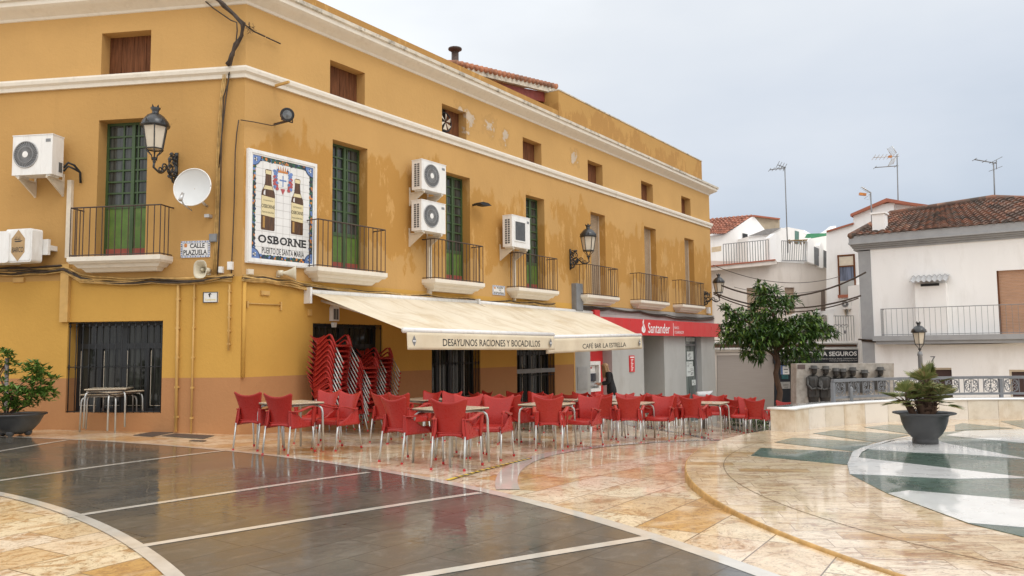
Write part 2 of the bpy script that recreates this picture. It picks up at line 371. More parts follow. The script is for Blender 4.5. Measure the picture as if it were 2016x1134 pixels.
# openings on the right-hand wing, measured along the wall
f1 = []      # first floor: u0,u1,ztop
for (xa, ya, xb, yb) in ((655, 275, 723.5, 292), (878, 338, 925, 351), (1035, 383, 1071.5, 392.6), (1162.5, 417, 1191, 424), (1268, 445.4, 1291, 451), (1347.4, 468.4, 1365.4, 472)):
    f1.append((FR.px(xa, ya)[0], FR.px(xb, yb)[0], (FR.px(xa, ya)[1]+FR.px(xb, yb)[1])/2))
att = []
for (xa, ya, xb, yb) in ((650, 117, 718.4, 144), (870, 204, 918, 221), (1029, 270, 1065.7, 283), (1156.8, 315.6, 1186, 324.4), (1262, 356, 1285, 363), (1341, 386, 1359, 391)):
    att.append((FR.px(xa, ya)[0], FR.px(xb, yb)[0], (FR.px(xa, ya)[1]+FR.px(xb, yb)[1])/2))
BALZ = 3.30
g_win = [(rx(616, 637), rx(752.7, 639), .45, FR.px(616, 636)[1]), (rx(850, 700), rx(945.5, 700), .32, 2.25), (rx(1017.5, 700), rx(1092, 700), -.5, 2.25)]
l_f1 = (FL.px(195, 240)[0], FL.px(292, 232)[0], FL.px(195, 237)[1]); l_att = (FL.px(201, 66)[0], FL.px(298, 60)[0], FL.px(201, 66)[1])
l_g = (lx(134, 635), lx(321, 635), .50, 2.22)
UL = -16.0
hR1 = [(a, b, BALZ, c, .34) for a, b, c in f1]; hRa = [(a, b, ZS1, c, .34) for a, b, c in att]
hL1 = [(l_f1[0], l_f1[1], BALZ+.12, l_f1[2], .34)]; hLa = [(l_att[0], l_att[1], ZS1, l_att[2], .34)]
U_BANK = rx(1128.5, 640)
bank_holes = [(rx(1160, 740), rx(1203, 740), -2.2, 2.2, .38), (rx(1265.5, 740), rx(1306, 740), -2.2, 2.2, 1.5), (rx(1348.5, 740), rx(1380, 740), -1.35, 2.2, .3)]
# wall skins: each storey its own piece so the paint changes where it does on the house
mb = MB(); wall_holes(mb, 0, UEND, ZC, ZS0+.1, hR1); wpart(mb, 'upper_wall', Y_UP, FR, fix=False)
mb = MB(); wall_holes(mb, 0, UEND, ZS0+.1, 8.55, hRa); wpart(mb, 'attic_wall', Y_ATT, FR, fix=False)
hg = [(a, b, c, d, .32) for a, b, c, d in g_win]
mb = MB(); wall_holes(mb, 0, U_BANK, ZD, ZC, hg); wpart(mb, 'lower_wall', Y_LOW, FR, fix=False)
mb = MB(); wall_holes(mb, 0, U_BANK, -2.5, ZD, hg); wpart(mb, 'dado', DADO, FR, fix=False)
mb = MB(); wall_holes(mb, UL, 0, ZC, ZS0+.1, hL1); wpart(mb, 'upper_wall', Y_UPL, FL, fix=False)
mb = MB(); wall_holes(mb, UL, 0, ZS0+.1, 8.55, hLa); wpart(mb, 'attic_wall', Y_ATT, FL, fix=False)
hgl = [(*l_g, .38)]
mb = MB(); wall_holes(mb, UL, 0, ZD, ZC, hgl); wpart(mb, 'lower_wall', Y_LOW, FL, fix=False)
mb = MB(); wall_holes(mb, UL, 0, -2.5, ZD, hgl); wpart(mb, 'dado', DADO, FL, fix=False)
# far gable end, back and a flat roof close the volume
mb = MB(); mb.span(UEND-.3, UEND, .003, 9.0, -2.5, 8.5); wpart(mb, 'end_wall', Y_UP, FR)
# dark rooms behind the openings
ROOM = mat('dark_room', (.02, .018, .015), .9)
mb = MB(); mb.add([(0, .42, -2.5), (UEND, .42, -2.5), (UEND, .42, 8.3), (0, .42, 8.3)], [(0, 1, 2, 3)]) if False else None

# running mouldings, swept round the corner
def sweep(name, prof, mats, u_l=UL, u_r=UEND, end=None, mis=None):
    A = FL.at(u_l); B = Vector((P0[0], P0[1], 0)); Cc = FR.at(u_r)
    mit = (FL.n + FR.n); mit = mit/mit.length; k = 1/mit.dot(FL.n)
    secs = []
    for P, nn, kk in ((A, FL.n, 1), (B, mit, k), (Cc, FR.n, 1)):
        secs.append([P + nn*(o*kk) + Vector((0, 0, z)) - ROOT.location for o, z in prof])
    if end: secs[2] = [q + FR.d*max(0, o) for q, (o, z) in zip(secs[2], prof)]
    n = len(prof); mb = MB()
    for i in range(2):
        for j in range(n-1):
            mb.add([secs[i][j], secs[i+1][j], secs[i+1][j+1], secs[i][j+1]], [(0, 1, 2, 3)], mis[j] if mis else 0)
    mb.add(secs[2], [tuple(range(n))])
    if end:   # return along the gable end
        back = [q - FR.n*2.0 for q in secs[2]]
        for j in range(n-1): mb.add([secs[2][j], back[j], back[j+1], secs[2][j+1]], [(0, 1, 2, 3)])
    return mb.build(name, mats, ROOT)
sweep('string_course', [(0, ZS0), (.05, ZS0), (.055, ZS0+.07), (.10, ZS0+.11), (.11, ZS0+.17), (.10, ZS0+.21), (0, ZS0+.24)], TRIM, end=True)
sweep('cornice', [(-.02, 8.22), (.02, 8.24), (.04, 8.28), (.12, 8.33), (.22, 8.385), (.27, 8.42), (.28, 8.43), (.285, 8.515), (.30, 8.515), (.33, 8.535), (.33, 8.61), (.27, 8.64), (-.1, 8.68)], [TRIM, TRIMD], end=True, mis=[0, 0, 0, 0, 0, 0, 0, 0, 1, 1, 1, 1])
# parapets above the cornice
zpar = lambda x, y: FR.px(x, y, -.1)
mb = MB(); mb.span(-.35, FR.px(1099, 200, -.1)[0], .10, .35, 8.5, 9.0); wpart(mb, 'low_parapet', PARAP, FR)
ua, ub = FR.px(1099, 166, -.1)[0], FR.px(1381, 313, -.1)[0]
mb = MB(); mb.span(ua+.003, ub, .10, 4.0, 8.5, 9.66); wpart(mb, 'high_parapet', PARAP, FR)
mb = MB(); mb.span(ua, ub+.02, .08, 4.02, 9.663, 9.70); wpart(mb, 'coping', TRIMD, FR)
mb = MB(); mb.span(UL, .3, .10, 3.5, 8.5, 9.0); wpart(mb, 'low_parapet', PARAP, FL)
TILE = mat('clay_tile', (.42, .17, .09), .8, .45, 3.5, bmp=.3, dirt=(.10, .09, .07), dscale=2, damt=.7)
SOFF = mat('red_soffit', (.20, .035, .025), .7, .2)
RUB = mat('rubble_plaster', (.42, .36, .28), .9, .25, 5, bmp=.8, bscale=8)
# tiled roof end showing above the parapet
(u1_, z1_), (u2_, z2_) = FR.px(905, 129, -.5), FR.px(1096, 173, -.5)
mb = MB(); dz = (z2_-z1_)/(u2_-u1_)
mb.add([(u1_-3, .5, z1_-3*dz), (u2_, .5, z2_), (u2_, 5, z2_+1.0), (u1_-3, 5, z1_-3*dz+1)], [(0, 1, 2, 3)])
k = 0
while u1_-.2+k*.22 < u2_:
    uu = u1_-.2+k*.22; mb.tube([(uu, .42, z1_+(uu-u1_)*dz+.02), (uu, 5, z1_+(uu-u1_)*dz+1.03)], .085, 8); k += 1
wpart(mb, 'tile_roof', TILE, FR)
mb = MB(); n_ = Vector((-dz, 0, 1))
mb.prism([(u1_-.1, z1_-.16), (u2_, z2_-.20), (u2_, z2_-.01), (u1_-.1, z1_-.01)], .48, .60); wpart(mb, 'verge_board', TRIMD, FR)
mb = MB(); mb.prism([(u1_+.6, z1_-.4), (u2_-.12, z2_-.52), (u2_-.12, z2_-.19), (u1_+.6, z1_-.16)], .61, .9); wpart(mb, 'red_soffit', SOFF, FR)
mb = MB(); mb.prism([(u1_, 8.6), (u2_-.05, 8.6), (u2_-.05, z2_-.12), (u1_, z1_-.12)], .95, 1.2); wpart(mb, 'attic_gable', RUB, FR)
mb = MB(); mb.tube([(u2_-.14, .45, z2_-.25), (u2_-.1, .4, 9.2)], .06, 8); wpart(mb, 'downpipe', STEEL, FR)

# ------------------------------------------------------------------ windows and doors
def glazed_door(fr, a, b, z0, z1, dep=.30, cols=3, rows=8, zp=None, sill=True):
    """green balcony door: stiles and glazing bars, panes, lower panels, red-brown foot"""
    d = MB(); w = b-a; y = dep-.05; zp = zp or z0+(z1-z0)*.30
    fw = .05
    d.span(a, a+fw, y, y+.05, z0, z1); d.span(b-fw, b, y, y+.05, z0, z1); d.span(a+fw, b-fw, y, y+.05, z1-.05, z1); d.span(a+fw, b-fw, y, y+.05, zp-.05, zp+.03)
    m_ = a+w*.56
    d.span(m_-.035, m_+.035, y-.015, y+.05, z0, z1-.05)
    for i in (1, 2):
        x = a+fw+(w-2*fw)*i/cols
        if abs(x-m_) > .06: d.span(x-.015, x+.015, y+.005, y+.045, zp+.03, z1-.05)
    for j in range(1, rows):
        z = zp+.03+(z1-.05-zp-.03)*j/rows
        d.span(a+fw, m_-.035, y+.002, y+.043, z-.016, z+.016); d.span(m_+.035, b-fw, y+.002, y+.043, z-.016, z+.016)
    o = wpart(d, 'balcony_door', GREEN, fr)
    g = MB(); g.span(a+fw, b-fw, y+.03, y+.036, zp+.03, z1-.05); g.build('pane', GLASS, o)
    p = MB(); p.span(a+fw, m_-.035, y+.015, y+.04, z0+.22, zp-.05); p.span(m_+.035, b-fw, y+.015, y+.04, z0+.22, zp-.05); p.build('lower_panel', GREENP, o)
    r = MB(); r.span(a+fw, b-fw, y-.005, y+.04, z0, z0+.22); r.build('foot_board', REDSILL, o)
    bk = MB(); bk.span(a-.02, b+.02, dep+.002, dep+.03, z0, z1+.02); bk.build('backing', ROOM, o)
def shutter(fr, a, b, z0, z1, dep=.26):
    d = MB(); k = 0; st = .055
    while z0+k*st < z1: 
        z = z0+k*st; d.add([(a, dep, z), (b, dep, z), (b, dep-.012, z+st*.85), (a, dep-.012, z+st*.85), (a, dep+.01, z+st), (b, dep+.01, z+st)], [(0, 1, 2, 3), (3, 2, 5, 4)]); k += 1
    o = wpart(d, 'roller_shutter', SLAT, fr)
    d = MB(); d.span(a, a+.03, dep-.03, dep+.03, z0, z1); d.span(b-.03, b, dep-.03, dep+.03, z0, z1); d.build('guide_rail', CREAMP, o)
def attic(fr, a, b, z0, z1, dep=.28, fan=False):
    d = MB(); n = max(3, round((b-a)/.2)); aa = a+(.45*(b-a) if fan else 0)
    n = 2 if fan else 4
    for i in range(n): 
        x0 = aa+(b-aa)*i/n; d.span(x0+.004, aa+(b-aa)*(i+1)/n-.004, dep-.03+.004*(i % 2), dep, z0, z1)
    o = wpart(d, 'attic_shutter', WOOD, fr)
    bk = MB(); bk.span(a-.02, b+.02, dep+.002, dep+.03, z0-.02, z1+.02); bk.build('backing', ROOM, o)
    return o
def balcony(fr, ua, ub, z, proj=.42, h=.95, zr=None):
    """moulded white slab on the wall, bowed iron railing with plain bars"""
    s = MB(); w = ub-ua
    for (e0, e1, p0, p1, za, zb) in ((.0, .0, proj, proj, -.085, 0), (.03, .0, proj-.05, proj, -.13, -.085), (.13, .06, proj*.66, proj-.10, -.20, -.13), (.22, .17, proj*.40, proj*.58, -.27, -.20)):
        vs = []
        for (x0, x1, p, zz) in ((ua+e0, ub-e0, p0, z+za), (ua+e1, ub-e1, p1, z+zb)): vs += [(x0, 0, zz), (x1, 0, zz), (x1, -p, zz), (x0, -p, zz)]
        s.add(vs, [(3, 2, 1, 0), (4, 5, 6, 7), (0, 1, 5, 4), (1, 2, 6, 5), (2, 3, 7, 6), (3, 0, 4, 7)])
    so_ = wpart(s, 'balcony_slab', TRIM, fr)
    r = MB(); a, b = ua+.03, ub-.03; p = proj-.04
    path = [(a-.02, 0, z+h), (a, -.06, z+h), (a, -p, z+h), (b, -p, z+h), (b, -.06, z+h), (b+.02, 0, z+h)]
    r.tube(path, .014, 5, smooth=False); r.tube([(a, 0, z+.03), (a, -p, z+.03), (b, -p, z+.03), (b, 0, z+.03)], .011, 5, smooth=False)
    n = max(7, round(w/.135))
    for i in range(n+1):
        x = a+(b-a)*i/n + rnd.uniform(-.006, .006); r.tube([(x, -p, z), (x, -p, z+h)], .0095, 5, smooth=False)
    for x in (a, b):
        for q in (.33, .66): r.tube([(x, -p*q, z), (x, -p*q, z+h)], .0095, 5, smooth=False)
    wpart(r, 'balcony_railing', IRON, fr)
def grille(fr, a, b, z0, z1, n, y=.03, knots=True, mid=True):
    g = MB()
    for i in range(n+1):
        x = a+.03+(b-a-.06)*i/n
        g.tube([(x, y, z0), (x, y, z1)], .009, 6)
        if knots:
            zm = (z0+z1)/2
            g.lathe([(.009, -.05), (.02, -.03), (.012, -.015), (.022, 0), (.012, .015), (.02, .03), (.009, .05)], 6, (x, y, zm), cap=False)
            g.lathe([(.009, -.03), (.02, -.01), (.02, .01), (.009, .03)], 6, (x, y, z1-.08), cap=False)
    for z in (z0+.02, (z0+z1)/2 if mid else z1-.1, z1-.02): g.tube([(a, y, z), (b, y, z)], .010, 6)
    return wpart(g, 'window_grille', BLACK, fr)
def dark_window(fr, a, b, z0, z1, dep=.28, halves=2):
    d = MB(); w = b-a; y = dep-.06; fw = .07
    d.span(a, b, y, y+.06, z1-fw, z1); d.span(a, b, y, y+.06, z0, z0+fw)
    zt = z1-(z1-z0)*.27
    d.span(a+.001, b-.001, y+.002, y+.06, zt-.05, zt+.05)
    for i in range(halves*2+1):
        x = a+w*i/(halves*2); ww = .075 if i % 2 == 0 else .045
        d.span(max(a, x-ww), min(b, x+ww), y+.004, y+.06, z0+fw, z1-fw) if i % 2 == 0 else d.span(x-ww, x+ww, y+.006, y+.06, z0+fw, zt-.05)
    o = wpart(d, 'dark_window', DKFRAME, fr)
    g = MB(); g.span(a+.01, b-.01, y+.045, y+.05, z0+.01, z1-.01); g.build('pane', CURTAIN, o)
    l = MB()      # thin pale beading round each pane
    for i in range(halves*2):
        x0, x1 = a+w*i/(halves*2)+.085, a+w*(i+1)/(halves*2)-.06
        l.span(x0, x0+.008, y-.003, y+.004, z0+fw+.05, zt-.09); l.span(x0, x1, y-.003, y+.004, z0+fw+.045, z0+fw+.053)
    l.build('beading', CREAMP, o)
for i, (a, b, zt) in enumerate(f1):
    if i < 3: glazed_door(FR, a, b, BALZ, zt)
    else: shutter(FR, a, b, BALZ, zt); mb = MB(); mb.span(a, b, .338, .36, BALZ, zt); wpart(mb, 'opening_back', ROOM, FR)
for (xa, xb, xm) in ((626, 763, 690), (857, 955, 900), (1022, 1101, 1060), (1157, 1220, 1187), (1262, 1318, 1285), (1344, 1388, 1365)):
    pr = .42; yy = 575; balcony(FR, FR.px(xa, yy, pr)[0], FR.px(xb, yy, pr)[0], BALZ, pr)
for i, (a, b, zt) in enumerate(att): attic(FR, a, b, ZS1, zt, fan=(i == 1))
balcony(FL, FL.px(131, 508, .42)[0], FL.px(315, 505, .42)[0], BALZ+.12, .42, .93)
glazed_door(FL, l_f1[0], l_f1[1], BALZ+.12, l_f1[2], cols=3, rows=7, zp=BALZ+1.18)
attic(FL, l_att[0], l_att[1], ZS1, l_att[2])
# extractor fan in the second attic window
a, b, zt = att[1]
fn = MB(); cx_, cz_, rr = a+(b-a)*.33, ZS1+(zt-ZS1)*.50, .24
fn.tube([(cx_+rr*math.cos(w), .17, cz_+rr*math.sin(w)) for w in [2*math.pi*i/20 for i in range(21)]], .02, 6)
o = wpart(fn, 'extractor_fan', BLACK, FR)
bl = MB()
for i in range(6):
    w = 2*math.pi*i/6+.3; e = Vector((math.cos(w), 0, math.sin(w))); q = Vector((-math.sin(w), 0, math.cos(w)))
    bl.add([Vector((cx_, .15, cz_))+e*.03, Vector((cx_, .13, cz_))+e*.20+q*.075, Vector((cx_, .17, cz_))+e*.21-q*.03], [(0, 1, 2)])
bl.build('blade', CREAMP, o, fix=False)
# ground floor
dark_window(FR, *g_win[0][:2], g_win[0][2], g_win[0][3]); dark_window(FR, *g_win[1]); dark_window(FR, *g_win[2]); dark_window(FL, *l_g, dep=.34)
grille(FR, *g_win[0], 12); grille(FR, *g_win[1], 14); grille(FR, *g_win[2], 12, knots=False); grille(FL, *l_g, 14)
gm = MB(); a, b, c, d = g_win[2]; gm.span(a, b, .0, .03, .95, 1.07); wpart(gm, 'grille_band', GREYMET, FR)
# ------------------------------------------------------------------ bank front at the far end of the ground floor
mb = MB(); wall_holes(mb, U_BANK, UEND+.02, -2.6, 2.75, bank_holes)
o = wpart(mb, 'bank_front', GREYST, FR, fix=False); o.location += FR.n*.05
mb = MB(); mb.span(U_BANK+.01, UEND+.05, -.052, .05, 2.753, 3.0); wpart(mb, 'stone_band', GREYDK, FR)
mb = MB(); mb.span(UEND+.001, UEND+.022, -.05, 3, -2.6, 2.75); wpart(mb, 'bank_side', GREYST, FR)
a, b, c, d, _ = bank_holes[0]
mb = MB(); mb.span(a, b, .30, .34, -2.2, 2.2); o = wpart(mb, 'red_cash_niche', RED, FR)
# doorway: a recess with its own door at the back
a, b, c, d, _ = bank_holes[1]
mb = MB(); mb.span(a, b, 1.46, 1.49, -2.2, 2.2); o = wpart(mb, 'bank_door', GLASS, FR)
a, b, c, d, _ = bank_holes[2]
mb = MB(); mb.span(a, b, .2, .21, c, d); o = wpart(mb, 'bank_window', glassmat('shop_glass', (.12, .14, .13)), FR)
fm = MB(); fm.span(a, a+.05, .17, .199, c, d); fm.span(b-.12, b, .15, .199, c, d); fm.span(a+.05, b-.12, .17, .199, d-.5, d-.42); fm.build('frame', GREYMET, o)
# faint details: pipes cast into the wall corner, box covers under paint
mb = MB(); mb.tube([(.04, -.03, ZD), (.04, -.03, ZC)], .035, 8); wpart(mb, 'corner_bead', Y_LOW, FR)
# ------------------------------------------------------------------ ground
GOLD = stone_mat('gold_slate_paving', [(0, (.78, .66, .46)), (.3, (.82, .70, .48)), (.48, (.68, .48, .26)), (.6, (.82, .71, .56)), (.8, (.80, .66, .48)), (.9, (.58, .33, .10)), (1, (.78, .63, .45))], R(-58.5), 1.05, .50, .85, (.40, .20, .07), vstretch=(1.5, 2.0, 1), amt=.85, rr=(.03, .20))
GOLDP = stone_mat('gold_platform_paving', [(0, (.74, .57, .37)), (.35, (.78, .61, .41)), (.55, (.68, .49, .26)), (.82, (.80, .65, .46)), (.93, (.54, .30, .08)), (1, (.74, .58, .38))], R(8), .75, .24, .9, (.36, .17, .05), vstretch=(1.2, 2.8, 1), mort=.0045, mortar=(.34, .21, .10))
DARK = stone_mat('dark_slate_paving', [(0, (.050, .047, .040)), (.4, (.072, .065, .050)), (.7, (.044, .043, .040)), (1, (.082, .072, .054))], R(-52), .85, .42, .35, (.085, .075, .055), rough=.5, mortar=(.014, .012, .010), vstretch=(4, 6, 1), mort=.006, wave=.10, rr=(.03, .26))
MARB = mat('white_marble', (.74, .74, .72), .3, .05, 2, coat=.0, dirt=(.55, .55, .54), dscale=1.5, damt=.5)
GMARB = mat('green_marble', (.035, .075, .052), .3, .35, 3, dirt=(.10, .15, .115), dscale=4, damt=.6)
STRIP = mat('white_strip_stone', (.62, .57, .49), .4, .1, 4, dirt=(.4, .34, .25), dscale=5, damt=.4)
for q, w_ in ((MARB, 1.0), (GMARB, .65), (STRIP, 1.0)): wet(q.node_tree, q.node_tree.nodes['Principled BSDF'], w_, .012)
GREYPV = stone_mat('grey_red_paving', [(0, (.12, .085, .08)), (.5, (.16, .12, .115)), (1, (.10, .08, .08))], R(-34.8), 1.2, .5, .3, (.2, .15, .14), mortar=(.42, .38, .34), mort=.03)
def hz(x, y, e=0.0): return ground_z(x, y)+e
mb = MB()
xs = [-60, -40, -26, -18] + [-14+.5*i for i in range(57)] + [17, 20, 26, 34, 46, 60, 90]; ys = [-40, -20, -10] + [-4+.5*i for i in range(69)] + [33, 37, 42, 50, 65, 90, 140]
vs = [(x, y, ground_z(x, y)) for x in xs for y in ys]; ny = len(ys)
mb.add(vs, [(i*ny+j, (i+1)*ny+j, (i+1)*ny+j+1, i*ny+j+1) for i in range(len(xs)-1) for j in range(ny-1)], 0, True)
struct('ground', mb, GOLD, 'wet gold and cream slate paving of the square', 'paving')
# dark ring sector between two arcs
CO, RO = Vector((-12.77, -1.30)), 15.6; CI, RI = Vector((-12.33, -2.26)), 12.56; CC = Vector((-12.5, -1.9))
def hit(Cc, rr, ang):       # distance from CC to a circle
    d = Vector((math.cos(ang), math.sin(ang))); e = CC-Cc; b = e.dot(d); return -b+math.sqrt(b*b-(e.dot(e)-rr*rr)), d
def ring(mb, A, B, e, a0=-30, a1=100, n=130, m=6):
    def fn(s, q):
        ang = R(a0+(a1-a0)*s); r0, d = A(ang); r1, _ = B(ang); p = CC + d*(r0+(r1-r0)*q); return (p.x, p.y, hz(p.x, p.y, e))
    return mb.grid(fn, n, m, None)
ri = lambda a: hit(CI, RI, a); ro = lambda a: hit(CO, RO, a)
off = lambda f, w: (lambda a: (f(a)[0]+w, f(a)[1]))
struct('dark_paving', ring(MB(), ri, ro, .004), DARK, 'curved band of wet dark slate paving', 'paving', fix=False)
mb = MB(); ring(mb, off(ri, -.045), off(ri, .055), .006, m=1); struct('inner_paving_strip', mb, STRIP, 'white curved strip on the near edge of the dark paving', 'paving strip', fix=False)
mb = MB(); ring(mb, off(ro, -.09), off(ro, .05), .006, m=1); struct('outer_paving_strip', mb, STRIP, 'white curved strip on the far edge of the dark paving', 'paving strip', fix=False)
for k, (x0, y0, x1, y1, w) in enumerate(((0, 889, 131, 867, .09), (0, 947, 440, 888, .09), (133, 1019, 726, 931, .09), (256, 1080, 946, 971, .09), (830, 1134, 1279, 1059, .10))):
    a, b = gp(x0, y0), gp(x1, y1); a = a.xy; b = b.xy
    if k in (0, 1, 4): a = a+(a-b).normalized()*2.2 if k != 4 else a+(a-b).normalized()*.6
    d = (b-a); nn = Vector((-d.y, d.x)).normalized()*w/2
    mb = MB(); mb.grid(lambda s, q: (lambda p: (p.x, p.y, hz(p.x, p.y, .007)))(a+d*s+nn*(2*q-1)), 14, 1, None)
    struct('cross_paving_strip', mb, STRIP, ('farthest', 'second farthest', 'middle', 'second nearest', 'nearest')[k]+' straight white strip crossing the dark paving', 'paving strip', fix=False)
SC, SR = Vector((8.41, 8.69)), 8.49
mb = MB(); mb.grid(lambda s, q: (lambda p: (p.x, p.y, hz(p.x, p.y, .006)))(SC+Vector((math.cos(R(184-80*s)), math.sin(R(184-80*s))))*(SR+.24*(q-.5))), 60, 1, None)
struct('grey_curved_strip', mb, mat('pale_grey_stone', (.62, .57, .50), .4, .1, 4), 'pale grey curved strip in the gold paving before the chairs', 'paving strip', fix=False)
wet(bpy.data.materials['pale_grey_stone'].node_tree, bpy.data.materials['pale_grey_stone'].node_tree.nodes['Principled BSDF'])
pts = [gp(*q).xy for q in ((1238, 838), (1290, 846), (1350, 856), (1400, 868))]
pts = pts + [Vector((7, 15.5)), Vector((9.5, 19)), Vector((14, 27)), Vector((9.2, 33)), FR.at(UEND-2, .1).xy, FR.at(13.5, .6).xy]
mb = MB(); mb.slab([tuple(p) for p in pts], lambda x, y: hz(x, y, .002), lambda x, y: hz(x, y, .005)); struct('grey_paving', mb, GREYPV, 'grey red paving with white joints before the bank', 'paving')
# raised round platform
ZP = .25
EC, ER = Vector((9.64, 7.62)), 7.86
def disc(mb, c, r, z0, z1, n=160, bev=.018):
    prof = [(r-.03, z0), (r, z0), (r, z1-bev), (r-.006, z1-.005), (r-bev, z1)]
    mb.lathe(prof, n, (c.x, c.y, 0), cap=False, mi=1); k = len(mb.v)-n
    mb.f.append(tuple(range(k, k+n))); mb.m.append(0); mb.sm.append(False)
    return mb
struct('platform', disc(MB(), EC, ER, -.6, ZP), [GOLDP, mat('platform_edge', (.46, .27, .09), .45, .3, 9, bmp=.4, dirt=(.2, .1, .03), dscale=6)], 'round raised platform of gold slate', 'platform')
mb = MB(); IC, IR = Vector((7.95, 7.91)), 5.71
mb.grid(lambda s, q: (IC.x+(IR+.004*(2*q-1))*math.cos(6.2832*s), IC.y+(IR+.004*(2*q-1))*math.sin(6.2832*s), ZP+.002), 120, 1, None)
struct('platform_joint', mb, mat('dark_joint', (.12, .07, .03), .7), 'dark curved joint line in the gold platform', 'joint', fix=False)
G2 = lambda q: tuple(gz(q[0], q[1], ZP).xy)
STC, STR = Vector((8.78, 7.14)), 5.4
vis = [(1668.3, 915.7), (1679, 890.3), (1700, 881), (1745, 868), (1790, 860.5), (1850, 852), (1910, 847.5), (2016, 846)]
low = [(1906, 1031), (1748, 972.6), (1673, 934)]
poly = [G2(q) for q in vis]
ang0 = math.degrees(math.atan2(poly[-1][1]-STC.y, poly[-1][0]-STC.x)); lo0 = G2(low[0]); ang1 = math.degrees(math.atan2(lo0[1]-STC.y, lo0[0]-STC.x))
if ang1 > ang0: ang1 -= 360
rA = (Vector(poly[-1])-STC).length
for i in range(1, 22):
    w = ang0+(ang1-ang0)*i/22; rr = rA+(STR-rA)*min(1, i/8); poly.append((STC.x+rr*math.cos(R(w)), STC.y+rr*math.sin(R(w))))
poly += [G2(q) for q in low]
mb = MB(); mb.slab(poly, ZP+.001, ZP+.005); struct('green_marble_disc', mb, GMARB, 'green marble disc inlaid in the platform', 'inlay')
whites = [[(1701, 884.6), (1790, 861), (1800, 862), (1830, 866), (1880, 877), (2016, 903), (2016, 904), (1900, 895.5), (1790, 891)],
          [(1682.5, 901), (2016, 940.5), (2016, 942), (1887, 944), (1673, 934), (1669, 916)],
          [(1748, 972.6), (1790, 967), (2016, 986), (2250, 1004), (2250, 1058), (2016, 1040), (1906, 1031)],
          [(1862, 858), (1900, 849), (2016, 846.5), (2150, 846), (2150, 893), (2016, 873), (1930, 865)]]
for w_ in whites:
    mb = MB(); mb.slab([G2(q) for q in w_], ZP+.006, ZP+.009); struct('white_marble_ray', mb, MARB, 'white marble ray of the star inlaid in the platform', 'inlay')
# thin white border along the visible rim
mb = MB(); bp = [G2(q) for q in [(1668.3, 915.7), (1679, 890.3), (1700, 881), (1745, 868), (1790, 860.5)]]
cn = Vector(G2((1850, 900)))
for i in range(len(bp)-1):
    a, b = Vector(bp[i]), Vector(bp[i+1]); ia, ib = a+(cn-a).normalized()*.11, b+(cn-b).normalized()*.11
    mb.add([(*a, ZP+.011), (*b, ZP+.011), (*ib, ZP+.011), (*ia, ZP+.011)], [(0, 1, 2, 3)])
struct('white_marble_rim', mb, MARB, 'thin white marble rim of the inlaid disc', 'inlay', fix=True)
greens = [[(1478.6, 897.5), (1497.6, 882.4), (1678.6, 890), (1668, 915.4)], [(1524.8, 870.8), (1561, 861.7), (1720, 871.3), (1680, 889)],
          [(1600.5, 853.5), (1645, 846.9), (1790, 856.4), (1725, 871)], [(1701, 841.5), (1753, 836), (1850, 843), (1800, 856)],
          [(1880, 837), (1895, 833.3), (1995, 843.5), (1880, 848)], [(1970, 829.6), (2016, 827.5), (2100, 827), (2100, 845), (2016, 843.5)]]
for g_ in greens:
    mb = MB(); mb.slab([G2(q) for q in g_], ZP+.001, ZP+.004); struct('green_marble_ray', mb, GMARB, 'green marble ray inlaid in the gold platform', 'inlay')
# ------------------------------------------------------------------ curved marble parapet and railing
WALLM = mat('cream_marble', (.66, .58, .46), .32, .06, 1.4, dirt=(.42, .30, .16), dscale=2.2, damt=.85, stretch=(1, 1, .6), coat=.25)
WC, WR_ = Vector((8.58, 9.53)), 5.28
ZW = .63
A0, A1 = 140.5, 20
pw = thing('marble_parapet', 'low curved parapet wall clad in cream veined marble slabs', 'parapet', (WC.x, WC.y, ZP))
nS = 20
slabs = MB()
for i in range(nS):
    a0, a1 = R(A0+(A1-A0)*i/nS), R(A0+(A1-A0)*(i+1)/nS); g_ = .0006
    P = [(WR_, a0-g_), (WR_, a1+g_), (WR_+.40, a1+g_), (WR_+.40, a0-g_)]
    slabs.slab([(r_*math.cos(w), r_*math.sin(w)) for r_, w in P], -.9, ZW-ZP-.035, i % 3)
slabs.build('marble_slabs', [WALLM, mat('pale_marble', (.70, .65, .57), .32, .06, 1.4, dirt=(.45, .38, .27), dscale=2.0, damt=.75, coat=.25), mat('grey_veined_marble', (.62, .56, .46), .32, .1, 1.2, dirt=(.40, .33, .22), dscale=2, damt=.6, coat=.25)], pw)
cp = MB()
cp.grid(lambda s, q: ((WR_-.02+.46*q)*math.cos(R(A0+.4+(A1-A0)*s)), (WR_-.02+.46*q)*math.sin(R(A0+.4+(A1-A0)*s)), ZW-ZP), 60, 1, .033); cp.build('coping', MARB, pw)
RAILM = mat('grey_cast_rail', (.17, .175, .185), .5, .1, 8)
rl = thing('scroll_railing', 'grey metal railing with scrollwork panels on the curved marble parapet', 'railing', (WC.x, WC.y, ZW))
RRr = WR_+.22
pR0 = gz(1627, 791, ZW).xy-WC; aR0 = math.degrees(math.atan2(pR0.y, pR0.x))
arc = lambda w, z, r=RRr: Vector((r*math.cos(R(w)), r*math.sin(R(w)), z))
def arcbar(mb, w0, w1, z0, z1, t, n=30):
    for k in range(n):
        a, b = w0+(w1-w0)*k/n, w0+(w1-w0)*(k+1)/n
        vs = [arc(w, z, RRr+e) for w in (a, b) for z in (z0, z1) for e in (-t/2, t/2)]
        mb.add(vs, [(0, 1, 3, 2), (4, 6, 7, 5), (0, 4, 5, 1), (2, 3, 7, 6), (0, 2, 6, 4), (1, 5, 7, 3)])
HR = .40
b_ = MB(); arcbar(b_, aR0, 24, HR-.05, HR, .07); b_.build('top_rail', RAILM, rl)
